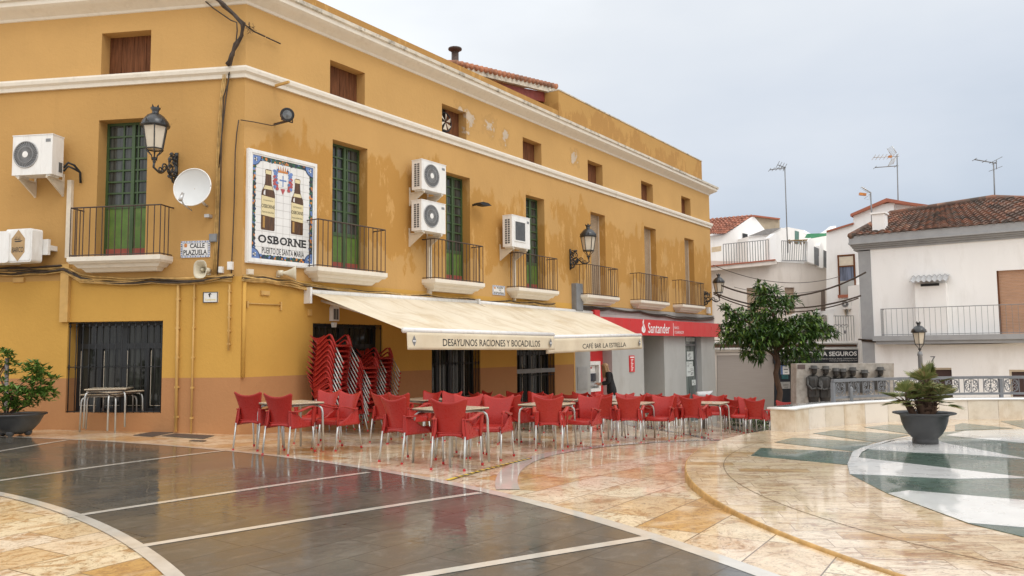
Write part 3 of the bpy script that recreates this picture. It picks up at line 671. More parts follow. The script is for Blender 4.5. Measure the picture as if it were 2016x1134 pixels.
b_ = MB(); arcbar(b_, aR0, 24, .055, .095, .05); b_.build('bottom_rail', RAILM, rl)
npan = 26
for k in range(npan):
    w0, w1 = aR0+(24-aR0)*k/npan, aR0+(24-aR0)*(k+1)/npan; wm = (w0+w1)/2; hw = abs(w1-w0)/2*.92
    p = MB(); zc = (.10+HR-.05)/2; hh = (HR-.05-.10)/2
    Q = lambda s, q: arc(wm-hw*s, zc+hh*q, RRr-.012)
    p.tube([Q(-.8, -1), Q(-.8, 1)], .008, 4, smooth=False); p.tube([Q(.8, -1), Q(.8, 1)], .008, 4, smooth=False)
    for sx in (-1, 1):
        p.tube([Q(sx*(.42+.3*math.cos(w)*(1-i/26)), .50+.42*math.sin(w)*(1-i/26)) for i, w in enumerate([R(-80+26*j)*1.0 for j in range(20)])], .0075, 4, smooth=False)
        p.tube([Q(sx*(.36+.34*math.cos(w)*(1-i/26)), -.45+.45*math.sin(w)*(1-i/26)) for i, w in enumerate([R(80-26*j) for j in range(20)])], .0075, 4, smooth=False)
        p.tube([Q(sx*.72*math.sin(w), .98*math.cos(w)) for w in [math.pi*j/12 for j in range(13)]], .0075, 4, smooth=False)
    p.tube([Q(0, -.95), Q(0, .95)], .007, 4, smooth=False)
    for i in range(7): p.lathe([(.001, -.02), (.018, 0), (.001, .02)], 5, tuple(Q(rnd.uniform(-.35, .35), rnd.uniform(-.5, .6))), cap=False)
    p.build('scroll_panel', RAILM, rl)
    if k % 5 == 0 or k == npan-1:
        q = MB(); c = arc(w0 if k < npan-1 else w1, 0); q.box((c.x, c.y, (HR-.055)/2), (.055, .055, HR-.055), Matrix.Rotation(R(w0), 3, 'Z')); q.build('post', RAILM, rl)
    elif k == 1:
        q = MB(); c = arc(w0-.4, 0, RRr-.07); q.lathe([(.03, 0), (.03, .24), (.02, .26)], 10, tuple(c)); q.build('stub_post', GREYMET, rl)
# ------------------------------------------------------------------ air conditioners
def on(fr, x, y, off=0.0):
    u, z = fr.px(x, y, off); return fr.at(u, off, z)
def ac_unit(fr, tl, br, label, off=.48, dep=.30, vent='left', square=False, group='air conditioner units on the yellow house', brk=.5):
    u0, zt = fr.px(*tl, off); u1, zb = fr.px(*br, off); w, h = u1-u0, zt-zb
    t = thing('air_conditioner', label, 'air conditioner', fr.at((u0+u1)/2, 0, zb), fr.rz, group)
    y = -off; b = MB(); x0, x1 = -w/2, w/2
    b.span(x0, x1, y, y+dep, 0, h); b.span(x0-.008, x1+.008, y-.008, y+dep+.008, h+.001, h+.018); b.span(x0+.06, x0+.14, y+.03, y+dep-.03, -.03, -.001); b.span(x1-.14, x1-.06, y+.03, y+dep-.03, -.03, -.001)
    b.span(x0+w*.72, x0+w*.724, y-.003, y-.0005, .01, h-.01)
    b.build('casing', WHITEP, t)
    cx, cz, rr = x0+w*(.40 if vent == 'left' else .34), h*.52, min(w*.30, h*.40)
    g = MB()
    if square:
        q = .6*h; a, c = x0+w*.16, x0+w*.16+q*.95
        g.span(a, c, y-.006, y-.001, h*.22, h*.22+q)
        for i in range(14): g.span(a, c, y-.012, y-.0065, h*.22+q*i/14, h*.22+q*i/14+.006)
        g.build('fan_grille', GRILLE, t)
        f = MB(); 
        for (p0, p1, r0, r1) in ((a-.03, a, h*.22-.03, h*.22+q+.03), (c, c+.03, h*.22-.03, h*.22+q+.03), (a, c, h*.22-.03, h*.22), (a, c, h*.22+q, h*.22+q+.03)): f.span(p0, p1, y-.02, y-.0005, r0, r1)
        f.build('grille_frame', WHITEP, t)
    else:
        g.add([(cx, y-.003, cz)]+[(cx+rr*math.cos(2*math.pi*i/32), y-.003, cz+rr*math.sin(2*math.pi*i/32)) for i in range(32)], [(0, i+1, (i+1) % 32+1) for i in range(32)])
        o = g.build('fan_opening', GRILLE, t)
        g2 = MB()
        for i in range(36):
            w0 = 2*math.pi*i/36; w1 = w0+.35; g2.tube([(cx+rr*.24*math.cos(w0), y-.012, cz+rr*.24*math.sin(w0)), (cx+rr*.6*math.cos(w0+.1), y-.022, cz+rr*.6*math.sin(w0+.1)), (cx+rr*math.cos(w1), y-.008, cz+rr*math.sin(w1))], .0035, 4, smooth=False)
        g2.tube([(cx+rr*math.cos(2*math.pi*i/32), y-.008, cz+rr*math.sin(2*math.pi*i/32)) for i in range(33)], .012, 5); 
        g2.tube([(cx+rr*.62*math.cos(2*math.pi*i/32), y-.018, cz+rr*.62*math.sin(2*math.pi*i/32)) for i in range(33)], .004, 4, smooth=False); g2.build('fan_guard', mat('grey_plastic', (.36, .36, .36), .5), t) if 'grey_plastic' not in bpy.data.materials else g2.build('fan_guard', bpy.data.materials['grey_plastic'], t)
        g3 = MB(); g3.add([(cx, y-.026, cz)]+[(cx+rr*.24*math.cos(2*math.pi*i/20), y-.022, cz+rr*.24*math.sin(2*math.pi*i/20)) for i in range(20)], [(0, i+1, (i+1) % 20+1) for i in range(20)]); g3.build('fan_hub', WHITEP, t)
    v = MB(); s = -1 if vent == 'left' else 1; xs_ = x0-.003 if s < 0 else x1+.003
    if vent == 'left':
        nr = 11
        for i in range(nr):
            for j in range(2):
                z0 = h*.1+i*(h*.8/nr); y0 = y+dep*.22+j*dep*.30; v.add([(xs_, y0, z0), (xs_, y0+dep*.22, z0), (xs_, y0+dep*.22, z0+h*.055), (xs_, y0, z0+h*.055)], [(0, 1, 2, 3)])
    else: v.span(x1+.001, x1+.006, y+dep*.6, y+dep*.9, h*.1, h*.35)
    v.build('side_vent', GRILLE, t, fix=False)
    p = MB(); p.span(x0+w*.83, x0+w*.95, y-.004, y-.0005, h*.82, h*.9); p.build('name_plate', GREYMET, t)
    for x in (x0+.12, x1-.12):
        k = MB(); k.span(x-.02, x+.02, -.02, 0, -.34, .1); k.span(x-.02, x+.02, y+.02, -.02, -.065, -.031)
        k.add([(x-.018, -.02, -.33), (x+.018, -.02, -.33), (x+.018, -.02, -.07), (x-.018, -.02, -.07), (x-.018, y+.05, -.07), (x+.018, y+.05, -.07)], [(0, 1, 2, 3), (0, 4, 5, 1), (0, 3, 4), (1, 5, 2), (3, 2, 5, 4)]); k.build('bracket', CREAMP, t)
    return t
ac_unit(FL, (26, 269), (101.5, 342), 'large white air conditioner unit with black hoses left of the street lamp', vent='right')
ac_unit(FR, (830, 313.5), (878, 382.7), 'upper of two stacked white air conditioners with round fan')
ac_unit(FR, (829.4, 393), (877.2, 461), 'lower of two stacked white air conditioners with round fan')
ac_unit(FR, (1007.4, 423), (1043.7, 491), 'white air conditioner with square fan grille beside the third balcony', square=True)
hs = MB(); b0 = on(FL, 127, 330, .25)
u, z = FL.px(127, 330, .3)
for k_, (dz, rr) in enumerate(((0, .022), (-.07, .02))): hs.tube([(u-.02, -.3, z+dz), (u+.06, -.28, z+dz+.1), (u+.13, -.2, z+dz+.06), (u+.15, -.06, z-.05), (u+.15, -.04, z-.25)], rr, 7)
tag(hs.build('hose', BLACK, None, FL.at(0, 0, 0), FL.rz), 'two black insulated hoses leaving the large air conditioner', 'hose')
# ------------------------------------------------------------------ trunking and pipes on the walls
def pipe(fr, pts, r, m, name, label, cat='pipe', square=False, group=None):
    mb = MB(); P = []
    for x, y in pts:
        u, z = fr.px(x, y, .04); P.append((u, -.04, z))
    if square: 
        for a, b in zip(P, P[1:]):
            mb.span(min(a[0], b[0])-r, max(a[0], b[0])+r, -.075, -.001, min(a[2], b[2]), max(a[2], b[2]))
    else: mb.tube(P, r, 7)
    if not square:
        n = 5
        for i in range(n):
            a, b = Vector(P[0]), Vector(P[-1]); q = a.lerp(b, (i+.5)/n); mb.box((q.x, -.03, q.z), (r*2.8, .05, .035))
    return tag(mb.build(name, m, None, fr.at(0, 0, 0), fr.rz), label, cat, group)
pipe(FL, [(140, 355), (133, 508)], .035, CREAMP, 'cable_trunking', 'cream cable trunking below the large air conditioner', 'trunking', True)
pipe(FL, [(128, 520), (129, 634)], .06, YPIPE, 'cable_trunking', 'yellow painted square trunking above the left barred window', 'trunking', True)
pipe(FL, [(351, 560), (346, 850)], .028, YPIPE, 'wall_pipe', 'thicker yellow painted pipe right of the left barred window')
pipe(FL, [(383, 557), (376, 853)], .017, YPIPE, 'wall_pipe', 'thinner yellow painted pipe near the house corner')
pipe(FL, [(452, 560), (450, 690)], .02, YPIPE, 'wall_pipe', 'short yellow painted pipe on the house corner')
pipe(FR, [(845, 470), (846, 588)], .045, CREAMP, 'cable_trunking', 'cream trunking below the two stacked air conditioners', 'trunking', True)
pipe(FR, [(1012, 505), (1013, 592)], .03, CREAMP, 'cable_trunking', 'cream trunking below the square fan air conditioner', 'trunking', True)
# ------------------------------------------------------------------ cables
def cable(fr, pts, r, m, n=1, spread=.05, seed=1, offs=.06):
    """several strands through the same wall points, each wandering a little"""
    g = random.Random(seed); mb = MB()
    for k in range(n):
        P = []; dz0 = g.uniform(-spread, spread)
        for i, (x, y) in enumerate(pts):
            u, z = fr.px(x, y, offs); P.append(Vector((u+g.uniform(-.02, .02), -offs-g.uniform(-.02, .03), z+dz0+g.uniform(-spread, spread)*.7)))
        Q = []
        for a, b in zip(P, P[1:]):
            L = max(1, int((b-a).length/.25))
            for j in range(L):
                s = j/L; q = a.lerp(b, s); q.z -= .03*math.sin(math.pi*s)*min(1.5, (b-a).length); Q.append(q)
        Q.append(P[-1]); mb.tube(Q, r*g.uniform(.6, 1.3), 5, mi=(k % 3 == 2) and 1 or 0)
    return mb
mL = [(-60, 538), (0, 536), (60, 534), (125, 530), (136, 535), (160, 549), (210, 553), (300, 552), (400, 551), (430, 547), (458, 545)]
mb = cable(FL, mL, .016, None, 12, .05, 3); tag(mb.build('cable_bundle', [CABLE_T, CABLE_B], None, FL.at(0), FL.rz), 'bundle of painted cables along the left wing below the balcony', 'cables')
mb = cable(FL, [(-40, 527), (30, 526), (90, 524), (124, 522)], .014, None, 3, .02, 8); tag(mb.build('cable_bundle', [CABLE_B, CABLE_B], None, FL.at(0), FL.rz), 'short dark cables along the left wing above the painted ones', 'cables')
mR = [(478, 548), (520, 550), (570, 556), (620, 566), (690, 572), (760, 577), (840, 584), (920, 590), (1000, 594), (1050, 597), (1092, 600)]
mb = cable(FR, mR, .015, None, 10, .05, 5); tag(mb.build('cable_bundle', [CABLE_T, CABLE_B], None, FR.at(0), FR.rz), 'bundle of painted cables along the right wing above the awning', 'cables')
mb = cable(FR, [(1135, 604), (1165, 607), (1200, 609), (1260, 615), (1310, 622), (1350, 628), (1405, 627)], .022, None, 5, .05, 9, .10); tag(mb.build('cable_bundle', [CABLE_B, CABLE_B], None, FR.at(0), FR.rz), 'tangled dark cables along the grey stone above the bank sign', 'cables')
# thick bundle dropping from the eaves at the corner
def wpts(fr, pts, off): return [on(fr, x, y, off) for x, y in pts]
mb = MB()
ctop = wpts(FL, [(405, -25), (425, -5), (440, 10)], .45) + wpts(FL, [(462, 30), (478, 47)], .30) + wpts(FL, [(475, 68), (464, 88), (456, 110), (449, 128)], .16)
for k in range(6): mb.tube([p+Vector((rnd.uniform(-.03, .03), rnd.uniform(-.03, .03), rnd.uniform(-.03, .03))) for p in ctop], .022, 5)
mb.tube(wpts(FL, [(405, 3), (420, 16), (455, 40), (466, 44), (467, 60), (464, 90), (452, 140), (444, 200), (436, 270), (434, 380), (431, 470), (428, 540)], .08), .013, 5)
mb.tube(wpts(FL, [(449, 128), (450, 160), (440, 190), (437, 260), (431, 330)], .06), .012, 5)
tag(mb.build('drop_cable', CABLE_B), 'thick dark cable bundle dropping down the house corner from the eaves', 'cables')
mb = MB(); P = wpts(FL, [(444, 135), (436, 200), (430, 300), (428, 400), (425, 480), (422, 545)], .05)
for k in range(3): mb.tube([p+FL.d*(k*.03-.03) for p in P], .012, 5)
tag(mb.build('riser_cable', CABLE_T), 'painted cables climbing the wall left of the corner', 'cables')
mb = MB(); mb.tube(wpts(FR, [(480, 47), (500, 62), (522, 72)], .10), .016, 5)
for i in range(26):
    p = on(FR, 494+rnd.uniform(-4, 6), 56+rnd.uniform(-5, 6), .12); mb.tube([p, p+Vector((rnd.uniform(-.09, .09), rnd.uniform(-.09, .03), rnd.uniform(-.08, .1)))], .004, 3)
mb.tube(wpts(FR, [(524, 73), (552, 86)], .08), .014, 5)
tag(mb.build('cable_anchor', CABLE_B), 'rusty cable anchor with frayed wires beneath the cornice', 'anchor')
mb = MB(); mb.tube(wpts(FL, [(470, 236), (466, 262), (463, 300), (461, 400), (457, 500), (455, 545)], .05), .011, 5); mb.tube(wpts(FR, [(474, 236), (500, 240), (535, 247)], .06)+[on(FR, 552, 243, .30)], .010, 5)
tag(mb.build('lamp_cable', CABLE_B), 'thin dark cable from the floodlight down the corner', 'cable')
# ------------------------------------------------------------------ villa lanterns
LGL = mat('frosted_lantern_glass', (.60, .53, .42), .35, .08, 4); LBLK = mat('black_lantern_iron', (.016, .018, .02), .35, .3, 20, coat=.3)
def lantern(t, c, s=1.0):
    """six-sided lantern with domed roof and crown, its foot at c"""
    n = 6; L = lambda mb, prof, seg=n, mi=0, sm=False: mb.lathe([(r*s, z*s) for r, z in prof], seg, c, mi, sm)
    g = MB(); L(g, [(.135, .20), (.20, .575)]); g.build('lantern_glass', LGL, t)
    f = MB()
    for i in range(n):
        w = 2*math.pi*i/n; e = Vector((math.cos(w), math.sin(w), 0)); C0 = Vector(c)
        f.tube([C0+e*(.140*s)+Vector((0, 0, .18*s)), C0+e*(.207*s)+Vector((0, 0, .58*s))], .011*s, 5, smooth=False)
        f.tube([C0+e*(.15*s)+Vector((0, 0, .19*s)), C0+e*(.10*s)+Vector((0, 0, .13*s)), C0+e*(.05*s)+Vector((0, 0, .08*s)), C0+e*(.04*s)], .009*s, 5)
    for r, z in ((.150, .19), (.205, .575)): f.tube([Vector(c)+Vector((r*s*math.cos(2*math.pi*i/n), r*s*math.sin(2*math.pi*i/n), z*s)) for i in range(n+1)], .013*s, 5, smooth=False)
    f.lathe([(.0*s+.001, -.06*s), (.03*s, -.03*s), (.022*s, 0), (.045*s, .03*s), (.02*s, .06*s)], 10, c); f.build('lantern_frame', LBLK, t)
    r = MB(); r.lathe([(q*s, z*s) for q, z in ((.235, .575), (.24, .60), (.225, .63), (.225, .65), (.19, .70), (.14, .76), (.09, .795), (.055, .80), (.055, .85), (.085, .90), (.08, .905), (.02, .90))], 12, c)
    for i in range(n):
        w = 2*math.pi*(i+.5)/n; e = Vector((math.cos(w), math.sin(w), 0)); q = Vector((-e.y, e.x, 0)); p = Vector(c)+e*(.235*s)+Vector((0, 0, .60*s))
        r.add([p-q*.03*s, p+q*.03*s, p+e*.03*s+Vector((0, 0, .08*s))], [(0, 1, 2)])
        p = Vector(c)+e*(.07*s)+Vector((0, 0, .89*s)); r.add([p-q*.03*s, p+q*.03*s, p+e*.025*s+Vector((0, 0, .06*s))], [(0, 1, 2)])
    r.build('lantern_roof', LBLK, t, fix=False)
def wall_lamp(fr, plate, label, arm=.62, s=1.0):
    u, z = fr.px(*plate, .0)
    t = thing('wall_lantern', label, 'street lamp', fr.at(u, 0, z), fr.rz, 'black villa lanterns on scroll brackets')
    b = MB(); b.span(-.03, .03, -.03, 0, -.30, .34)
    b.tube([(0, -.03, -.26), (0, -.12, -.24), (0, -.2, -.10), (0, -.32, -.02), (0, -.45, -.13), (0, -.56, -.16), (0, -arm-.02, -.10), (0, -arm, .0)], .022, 6)
    for (cy, cz, r0, turns, sg) in ((-.16, .12, .14, 1.6, 1), (-.20, -.02, .13, 1.7, -1), (-.40, -.04, .09, 1.5, 1), (-.10, .24, .09, 1.4, -1), (-.52, -.10, .07, 1.4, -1), (-.10, -.2, .08, 1.4, 1)):
        b.tube([(0, cy+r0*(1-i/40)*math.cos(sg*2*math.pi*turns*i/30), cz+r0*(1-i/40)*math.sin(sg*2*math.pi*turns*i/30)) for i in range(31)], [.017*(1-i/60) for i in range(31)], 5)
    for i in range(22):
        y, zz = rnd.uniform(-.28, -.05), rnd.uniform(-.18, .28); b.lathe([(.002, -.035), (.03, 0), (.002, .04)], 5, (rnd.uniform(-.03, .03), y, zz), cap=False)
    b.build('scroll_bracket', LBLK, t)
    lantern(t, (0, -arm, .03), s); return t
wall_lamp(FL, (348, 336), 'large black wall lantern beside the left green balcony door', .72, 1.07)
wall_lamp(FR, (1122, 512), 'black wall lantern between the third and fourth balconies', .66, 1.1)
wall_lamp(FR, (1386, 588), 'black wall lantern at the far corner above the bank sign', .66, 1.05)
# ------------------------------------------------------------------ satellite dish, horns, floodlight, boxes
u, z = FL.px(377, 376, .38)
t = thing('satellite_dish', 'round pale grey satellite dish beside the wall lantern', 'satellite dish', FL.at(u, 0, z), FL.rz)
d = MB(); rd = .345
def dish(a, b):
    r = rd*max(b, .02); w = 2*math.pi*a; return (r*math.cos(w), -.38+ -.10*(b*b-1)*-1*1.0, r*math.sin(w)*1.03)
d.grid(lambda a, b: (lambda p: (p[0], -.34-.10*(b*b), p[2]))(dish(a, b)), 40, 8, None); d.xf(Matrix.Rotation(R(-8), 4, 'X') @ Matrix.Rotation(R(6), 4, 'Z')); d.build('dish', mat('dish_grey', (.62, .63, .62), .4, .03, 3), t, fix=False)
r_ = MB(); r_.tube([(rd*math.cos(2*math.pi*i/40), -.44, rd*1.03*math.sin(2*math.pi*i/40)) for i in range(41)], .012, 6); r_.xf(Matrix.Rotation(R(-8), 4, 'X') @ Matrix.Rotation(R(6), 4, 'Z')); r_.build('rim', WHITEP, t)
a_ = MB(); a_.tube([(0, -.36, -.36), (0, -.62, -.30), (0, -.72, -.20)], .014, 6); a_.build('feed_arm', STEEL, t)
a_ = MB(); a_.tube([(0, -.74, -.24), (0, -.66, -.10)], [.035, .03], 10); a_.build('receiver', STEEL, t)
a_ = MB(); a_.tube([(.0, -.30, 0), (.1, -.1, -.2), (.1, 0, -.22)], .025, 8); a_.box((.16, -.06, -.42), (.10, .12, .06)); a_.build('wall_mount', STEEL, t)
HORN = mat('cream_plastic_horn', (.62, .56, .42), .45, .06)
def horn(fr, x, y, off, label, w, h, L, turn):
    u, z = fr.px(x, y, off); t = thing('loudspeaker_horn', label, 'loudspeaker', fr.at(u, 0, z), fr.rz, 'cream horn loudspeakers')
    def sec(a, b):
        k = (.12+.88*(b**2.0)); e = 2*math.pi*a; ca, sa = math.cos(e), math.sin(e); p = 2/3.0
        return (w*k*math.copysign(abs(ca)**p, ca), -L*b, h*k*math.copysign(abs(sa)**p, sa))
    M_ = Matrix.Translation((0, -.08, 0)) @ Matrix.Rotation(turn, 4, 'Z')
    o = MB(); o.grid(sec, 28, 8, -.008); o.xf(M_); o.build('horn_bell', HORN, t, fix=False)
    o = MB(); o.lathe([(.001, 0), (.035, .0), (.02, .06), (.001, .08)], 10); o.xf(M_ @ Matrix.Translation((0, -L*.55, 0)) @ Matrix.Rotation(R(90), 4, 'X')); o.build('driver_tip', HORN, t)
    o = MB(); o.tube([(0, .04, 0), (0, -.06, 0)], .055, 12); o.xf(M_); o.box((0, -.03, -.02), (.05, .06, .12)); o.build('driver', HORN, t)
horn(FL, 393, 530, .35, 'cream horn loudspeaker facing the square below the street name plate', .125, .165, .26, 0)
horn(FR, 556, 537, .15, 'cream horn loudspeaker seen from the side below the tile panel', .13, .14, .30, R(48))
u, z = FR.px(540, 245, 0); t = thing('floodlight', 'round dark floodlight on an arm above the tile panel', 'floodlight', FR.at(u, 0, z), FR.rz)
o = MB(); o.box((0, -.2, 0), (.035, .42, .035)); o.tube([(-.13, -.38, .0), (-.13, -.38, .10)], .012, 6); o.tube([(.13, -.38, .0), (.13, -.38, .10)], .012, 6); o.tube([(-.13, -.38, 0), (.13, -.38, 0)], .012, 6); o.build('arm', IRON, t)
M_ = Matrix.Translation((0, -.38, .12)) @ Matrix.Rotation(R(-38), 4, 'Z') @ Matrix.Rotation(R(98), 4, 'X')
o = MB(); o.lathe([(.05, -.16), (.10, -.14), (.12, 0), (.135, .02), (.135, .05), (.115, .05)], 20); o.xf(M_); o.build('housing', BLACK, t)
o = MB(); o.lathe([(.115, .045), (.06, .055), (.001, .06)], 20, cap=False); o.xf(M_); o.build('lens', mat('floodlight_lens', (.10, .11, .115), .12, .6, 14, coat=.8), t)
def wbox(fr, x, y, w, h, d, m, name, label, cat, off=0):
    u, z = fr.px(x, y, d); mb = MB(); mb.span(-w/2, w/2, -d, 0, -h/2, h/2); mb.span(-w/2+.01, w/2-.01, -d-.008, -d-.0005, -h/2+.012, h/2-.012)
    return tag(mb.build(name, m, None, fr.at(u, off, z), fr.rz), label, cat)
wbox(FL, 419, 468, .15, .15, .09, GREYMET, 'wall_box', 'grey square box on the cables above the street name plate', 'box')
wbox(FL, 452, 523, .10, .15, .06, WHITEP, 'wall_box', 'white switch box near the corner above the painted cables', 'box')
wbox(FL, 433, 531, .09, .12, .07, WHITEP, 'wall_box', 'white junction box beside the horn loudspeaker', 'box')
wbox(FR, 494, 535, .13, .10, .06, CREAMP, 'wall_box', 'cream junction box below the tile panel', 'box')
wbox(FL, 36, 551, .24, .10, .03, YPIPE, 'wall_box', 'yellow painted socket box below the lit bar sign', 'box')
wbox(FR, 523, 577, .20, .09, .03, YPIPE, 'wall_box', 'yellow painted triple socket box left of the awning', 'box')
wbox(FR, 611, 615, .10, .13, .03, YPIPE, 'wall_box', 'small yellow painted box beneath the awning end', 'box')
wbox(FR, 1141, 585, .42, .85, .16, GREYMET, 'meter_box', 'tall grey meter box beside the fourth balcony', 'meter box')
wbox(FR, 1397, 611, .22, .26, .1, WHITEP, 'wall_box', 'small white box beneath the last balcony', 'box')
wbox(FR, 1144, 745, .62, .70, .012, mat('steel_hatch', (.36, .36, .35), .4, .08), 'service_hatch', 'square steel hatch in the grey bank front left of the cash machine', 'hatch', .05)
mb = MB(); u0, z0 = FR.px(487, 597, .02); u1, z1 = FR.px(553, 600, .02)
mb.tube([(u0, -.02, z0), (u1, -.02, z0)], .012, 6); mb.box((u0, -.02, z0-.02), (.03, .04, .12)); mb.box((u1, -.02, z0-.02), (.03, .04, .16)); tag(mb.build('wall_bar', YPIPE, None, FR.at(0), FR.rz), 'yellow painted iron bar bracket on the wall left of the awning', 'bracket')
mb = MB(); u0, z0 = FR.px(539, 173, 0); mb.box((0, -.22, .03), (.04, .46, .045)); tag(mb.build('iron_bracket', YPIPE, None, FR.at(u0, 0, z0), FR.rz), 'short ochre iron arm sticking out under the string course', 'bracket')
u, z = FR.px(655, 619, .0); t = thing('wall_light', 'white bulkhead wall light under the awning', 'wall light', FR.at(u, 0, z), FR.rz)
o = MB(); o.prism([(-.09, -.14), (.09, -.14), (.09, .13), (.05, .20), (-.05, .20), (-.09, .13)], -.10, 0); o.prism([(-.05, -.17), (.05, -.17), (.03, -.27), (-.03, -.27)], -.08, 0); o.build('body', WHITEP, t)
o = MB(); o.span(-.065, -.008, -.106, -.101, -.11, .11); o.span(.008, .065, -.106, -.101, -.11, .11); o.build('glass', GRILLE, t)
u, z = FR.px(935, 405, 0); t = thing('light_fitting', 'slim black street light projecting beside the second door', 'lamp', FR.at(u, 0, z), FR.rz)
o = MB(); o.prism([(-.26, 0), (-.1, .05), (.12, .05), (.27, .0), (.1, -.035), (-.1, -.035)], -.35, -.15); o.build('head', BLACK, t); o = MB(); o.tube([(-.1, 0, .0), (-.1, -.16, .0)], .025, 6); o.build('arm', BLACK, t)
# chimney pipe on the roof
u, z = FR.px(896, 128, -1.0); t = thing('chimney_pipe', 'rusty metal chimney pipe with a cowl on the roof', 'chimney', FR.at(u, -1.0, z-.5), FR.rz)
o = MB(); o.lathe([(.10, 0), (.10, .86)], 14); o.build('flue', IRON, t)
o = MB(); o.lathe([(.10, .86), (.13, .90), (.19, .93), (.19, .97), (.08, 1.0)], 14); o.build('cowl', IRON, t)
# ------------------------------------------------------------------ signs
TILEW = mat('glazed_white_tile', (.74, .73, .70), .12, .04, 3, coat=.5); BLUE = mat('tile_blue', (.12, .20, .42), .2, .3, 9); TNAVY = mat('tile_navy', (.02, .035, .08), .2, .2); ORNG = mat('tile_orange', (.55, .20, .04), .2, .3, 9); LGREEN = mat('tile_green', (.03, .10, .05), .2)
BOTTLE = mat('bottle_amber', (.085, .036, .010), .15, .5, 5, stretch=(8, 8, .8)); LABEL = mat('label_yellow', (.68, .58, .33), .4, .06); GROUT = mat('tile_joint', (.42, .40, .37), .6); TRED = mat('tile_red', (.40, .07, .07), .2)
off = .06
uL, zt = FR.px(489, 292, off); uR, zb = FR.px(622, 530, off)
zt2 = FR.px(622, 322, off)[1]; zb1 = FR.px(486, 517, off)[1]
zt = (zt+zt2)/2; zb = (zb+zb1)/2; Wd, Hd = uR-uL, zt-zb
t = thing('tile_panel', 'large framed advertising panel of painted tiles with two bottles', 'sign', FR.at(uL, 0, zb), FR.rz)
o = MB()
for (a, b, c, d) in ((0, Wd, 0, .10), (0, Wd, Hd-.10, Hd), (0, .10, .101, Hd-.101), (Wd-.10, Wd, .101, Hd-.101)): o.span(a, b, -.07, 0, c, d)
for (a, b, c, d) in ((.02, Wd-.02, .02, .07), (.02, Wd-.02, Hd-.07, Hd-.02), (.02, .07, .071, Hd-.071), (Wd-.07, Wd-.02, .071, Hd-.071)): o.span(a, b, -.085, -.0701, c, d)
o.build('frame', WHITEP, t)
o = MB(); o.span(.10, Wd-.10, -.05, 0, .10, Hd-.10); o.build('tiles', TILEW, t)
o = MB(); y = -.0515; bw = .08; x0, x1, z0, z1 = .10, Wd-.10, .10, Hd-.10
for (a, b, c, d) in ((x0, x1, z0, z0+bw), (x0, x1, z1-bw, z1), (x0, x0+bw, z0+bw, z1-bw), (x1-bw, x1, z0+bw, z1-bw)): o.span(a, b, y, -.0501, c, d, 0)
g_ = random.Random(3)
def bloss(o, x, z, yy):
    for k in range(5):
        r_ = g_.uniform(.018, .036); a_ = g_.uniform(0, 6.28); cx, cz = x+math.cos(a_)*.026, z+math.sin(a_)*.026
        o.add([(cx+r_*math.cos(w), yy-.0004*k, cz+r_*math.sin(w)) for w in [2*math.pi*i/6 for i in range(6)]], [(0, 1, 2, 3, 4, 5)], g_.choice([1, 2, 2, 3, 3, 3, 4, 0]))
nz_ = int((z1-z0)/.085); nx_ = int((x1-x0)/.085)
for i in range(nz_): 
    for xx in (x0+bw/2, x1-bw/2): bloss(o, xx, z0+.05+i*(z1-z0-.1)/nz_, y-.001)
for i in range(nx_):
    for zz in (z0+bw/2, z1-bw/2): bloss(o, x0+.05+i*(x1-x0-.1)/nx_, zz, y-.001)
for sx, cx in ((1, x0), (-1, x1)):
    for sz, cz in ((1, z0), (-1, z1)):
        P = [(cx, cz)]+[(cx+sx*.20*math.cos(R(90*i/10)), cz+sz*.20*math.sin(R(90*i/10))) for i in range(11)]
        o.add([(a, y-.004, b) for a, b in P], [tuple(range(12))], 1)
        o.tube([(a, y-.004, b) for a, b in P[1:]], .008, 4, 4)
        for k in range(6): 
            a_ = 2*math.pi*k/6; o.add([(cx+sx*.075+.022*math.cos(a_)+.02*math.cos(w), y-.006, cz+sz*.075+.022*math.sin(a_)+.02*math.sin(w)) for w in [2*math.pi*i/6 for i in range(6)]], [(0, 1, 2, 3, 4, 5)], 5 if k % 2 else 4)
o.build('border', [LGREEN, BLUE, ORNG, mat('tile_dark', (.03, .03, .03), .3), TNAVY, TILEW], t, fix=False)
o = MB(); n = 8
for i in range(1, n): x = x0+bw+(x1-x0-2*bw)*i/n; o.span(x-.0035, x+.0035, -.0508, -.0502, z0+bw, z1-bw)
n = 12
for i in range(1, n): zz = z0+bw+(z1-z0-2*bw)*i/n; o.span(x0+bw, x1-bw, -.0508, -.0503, zz-.0035, zz+.0035)
o.build('tile_joints', GROUT, t)
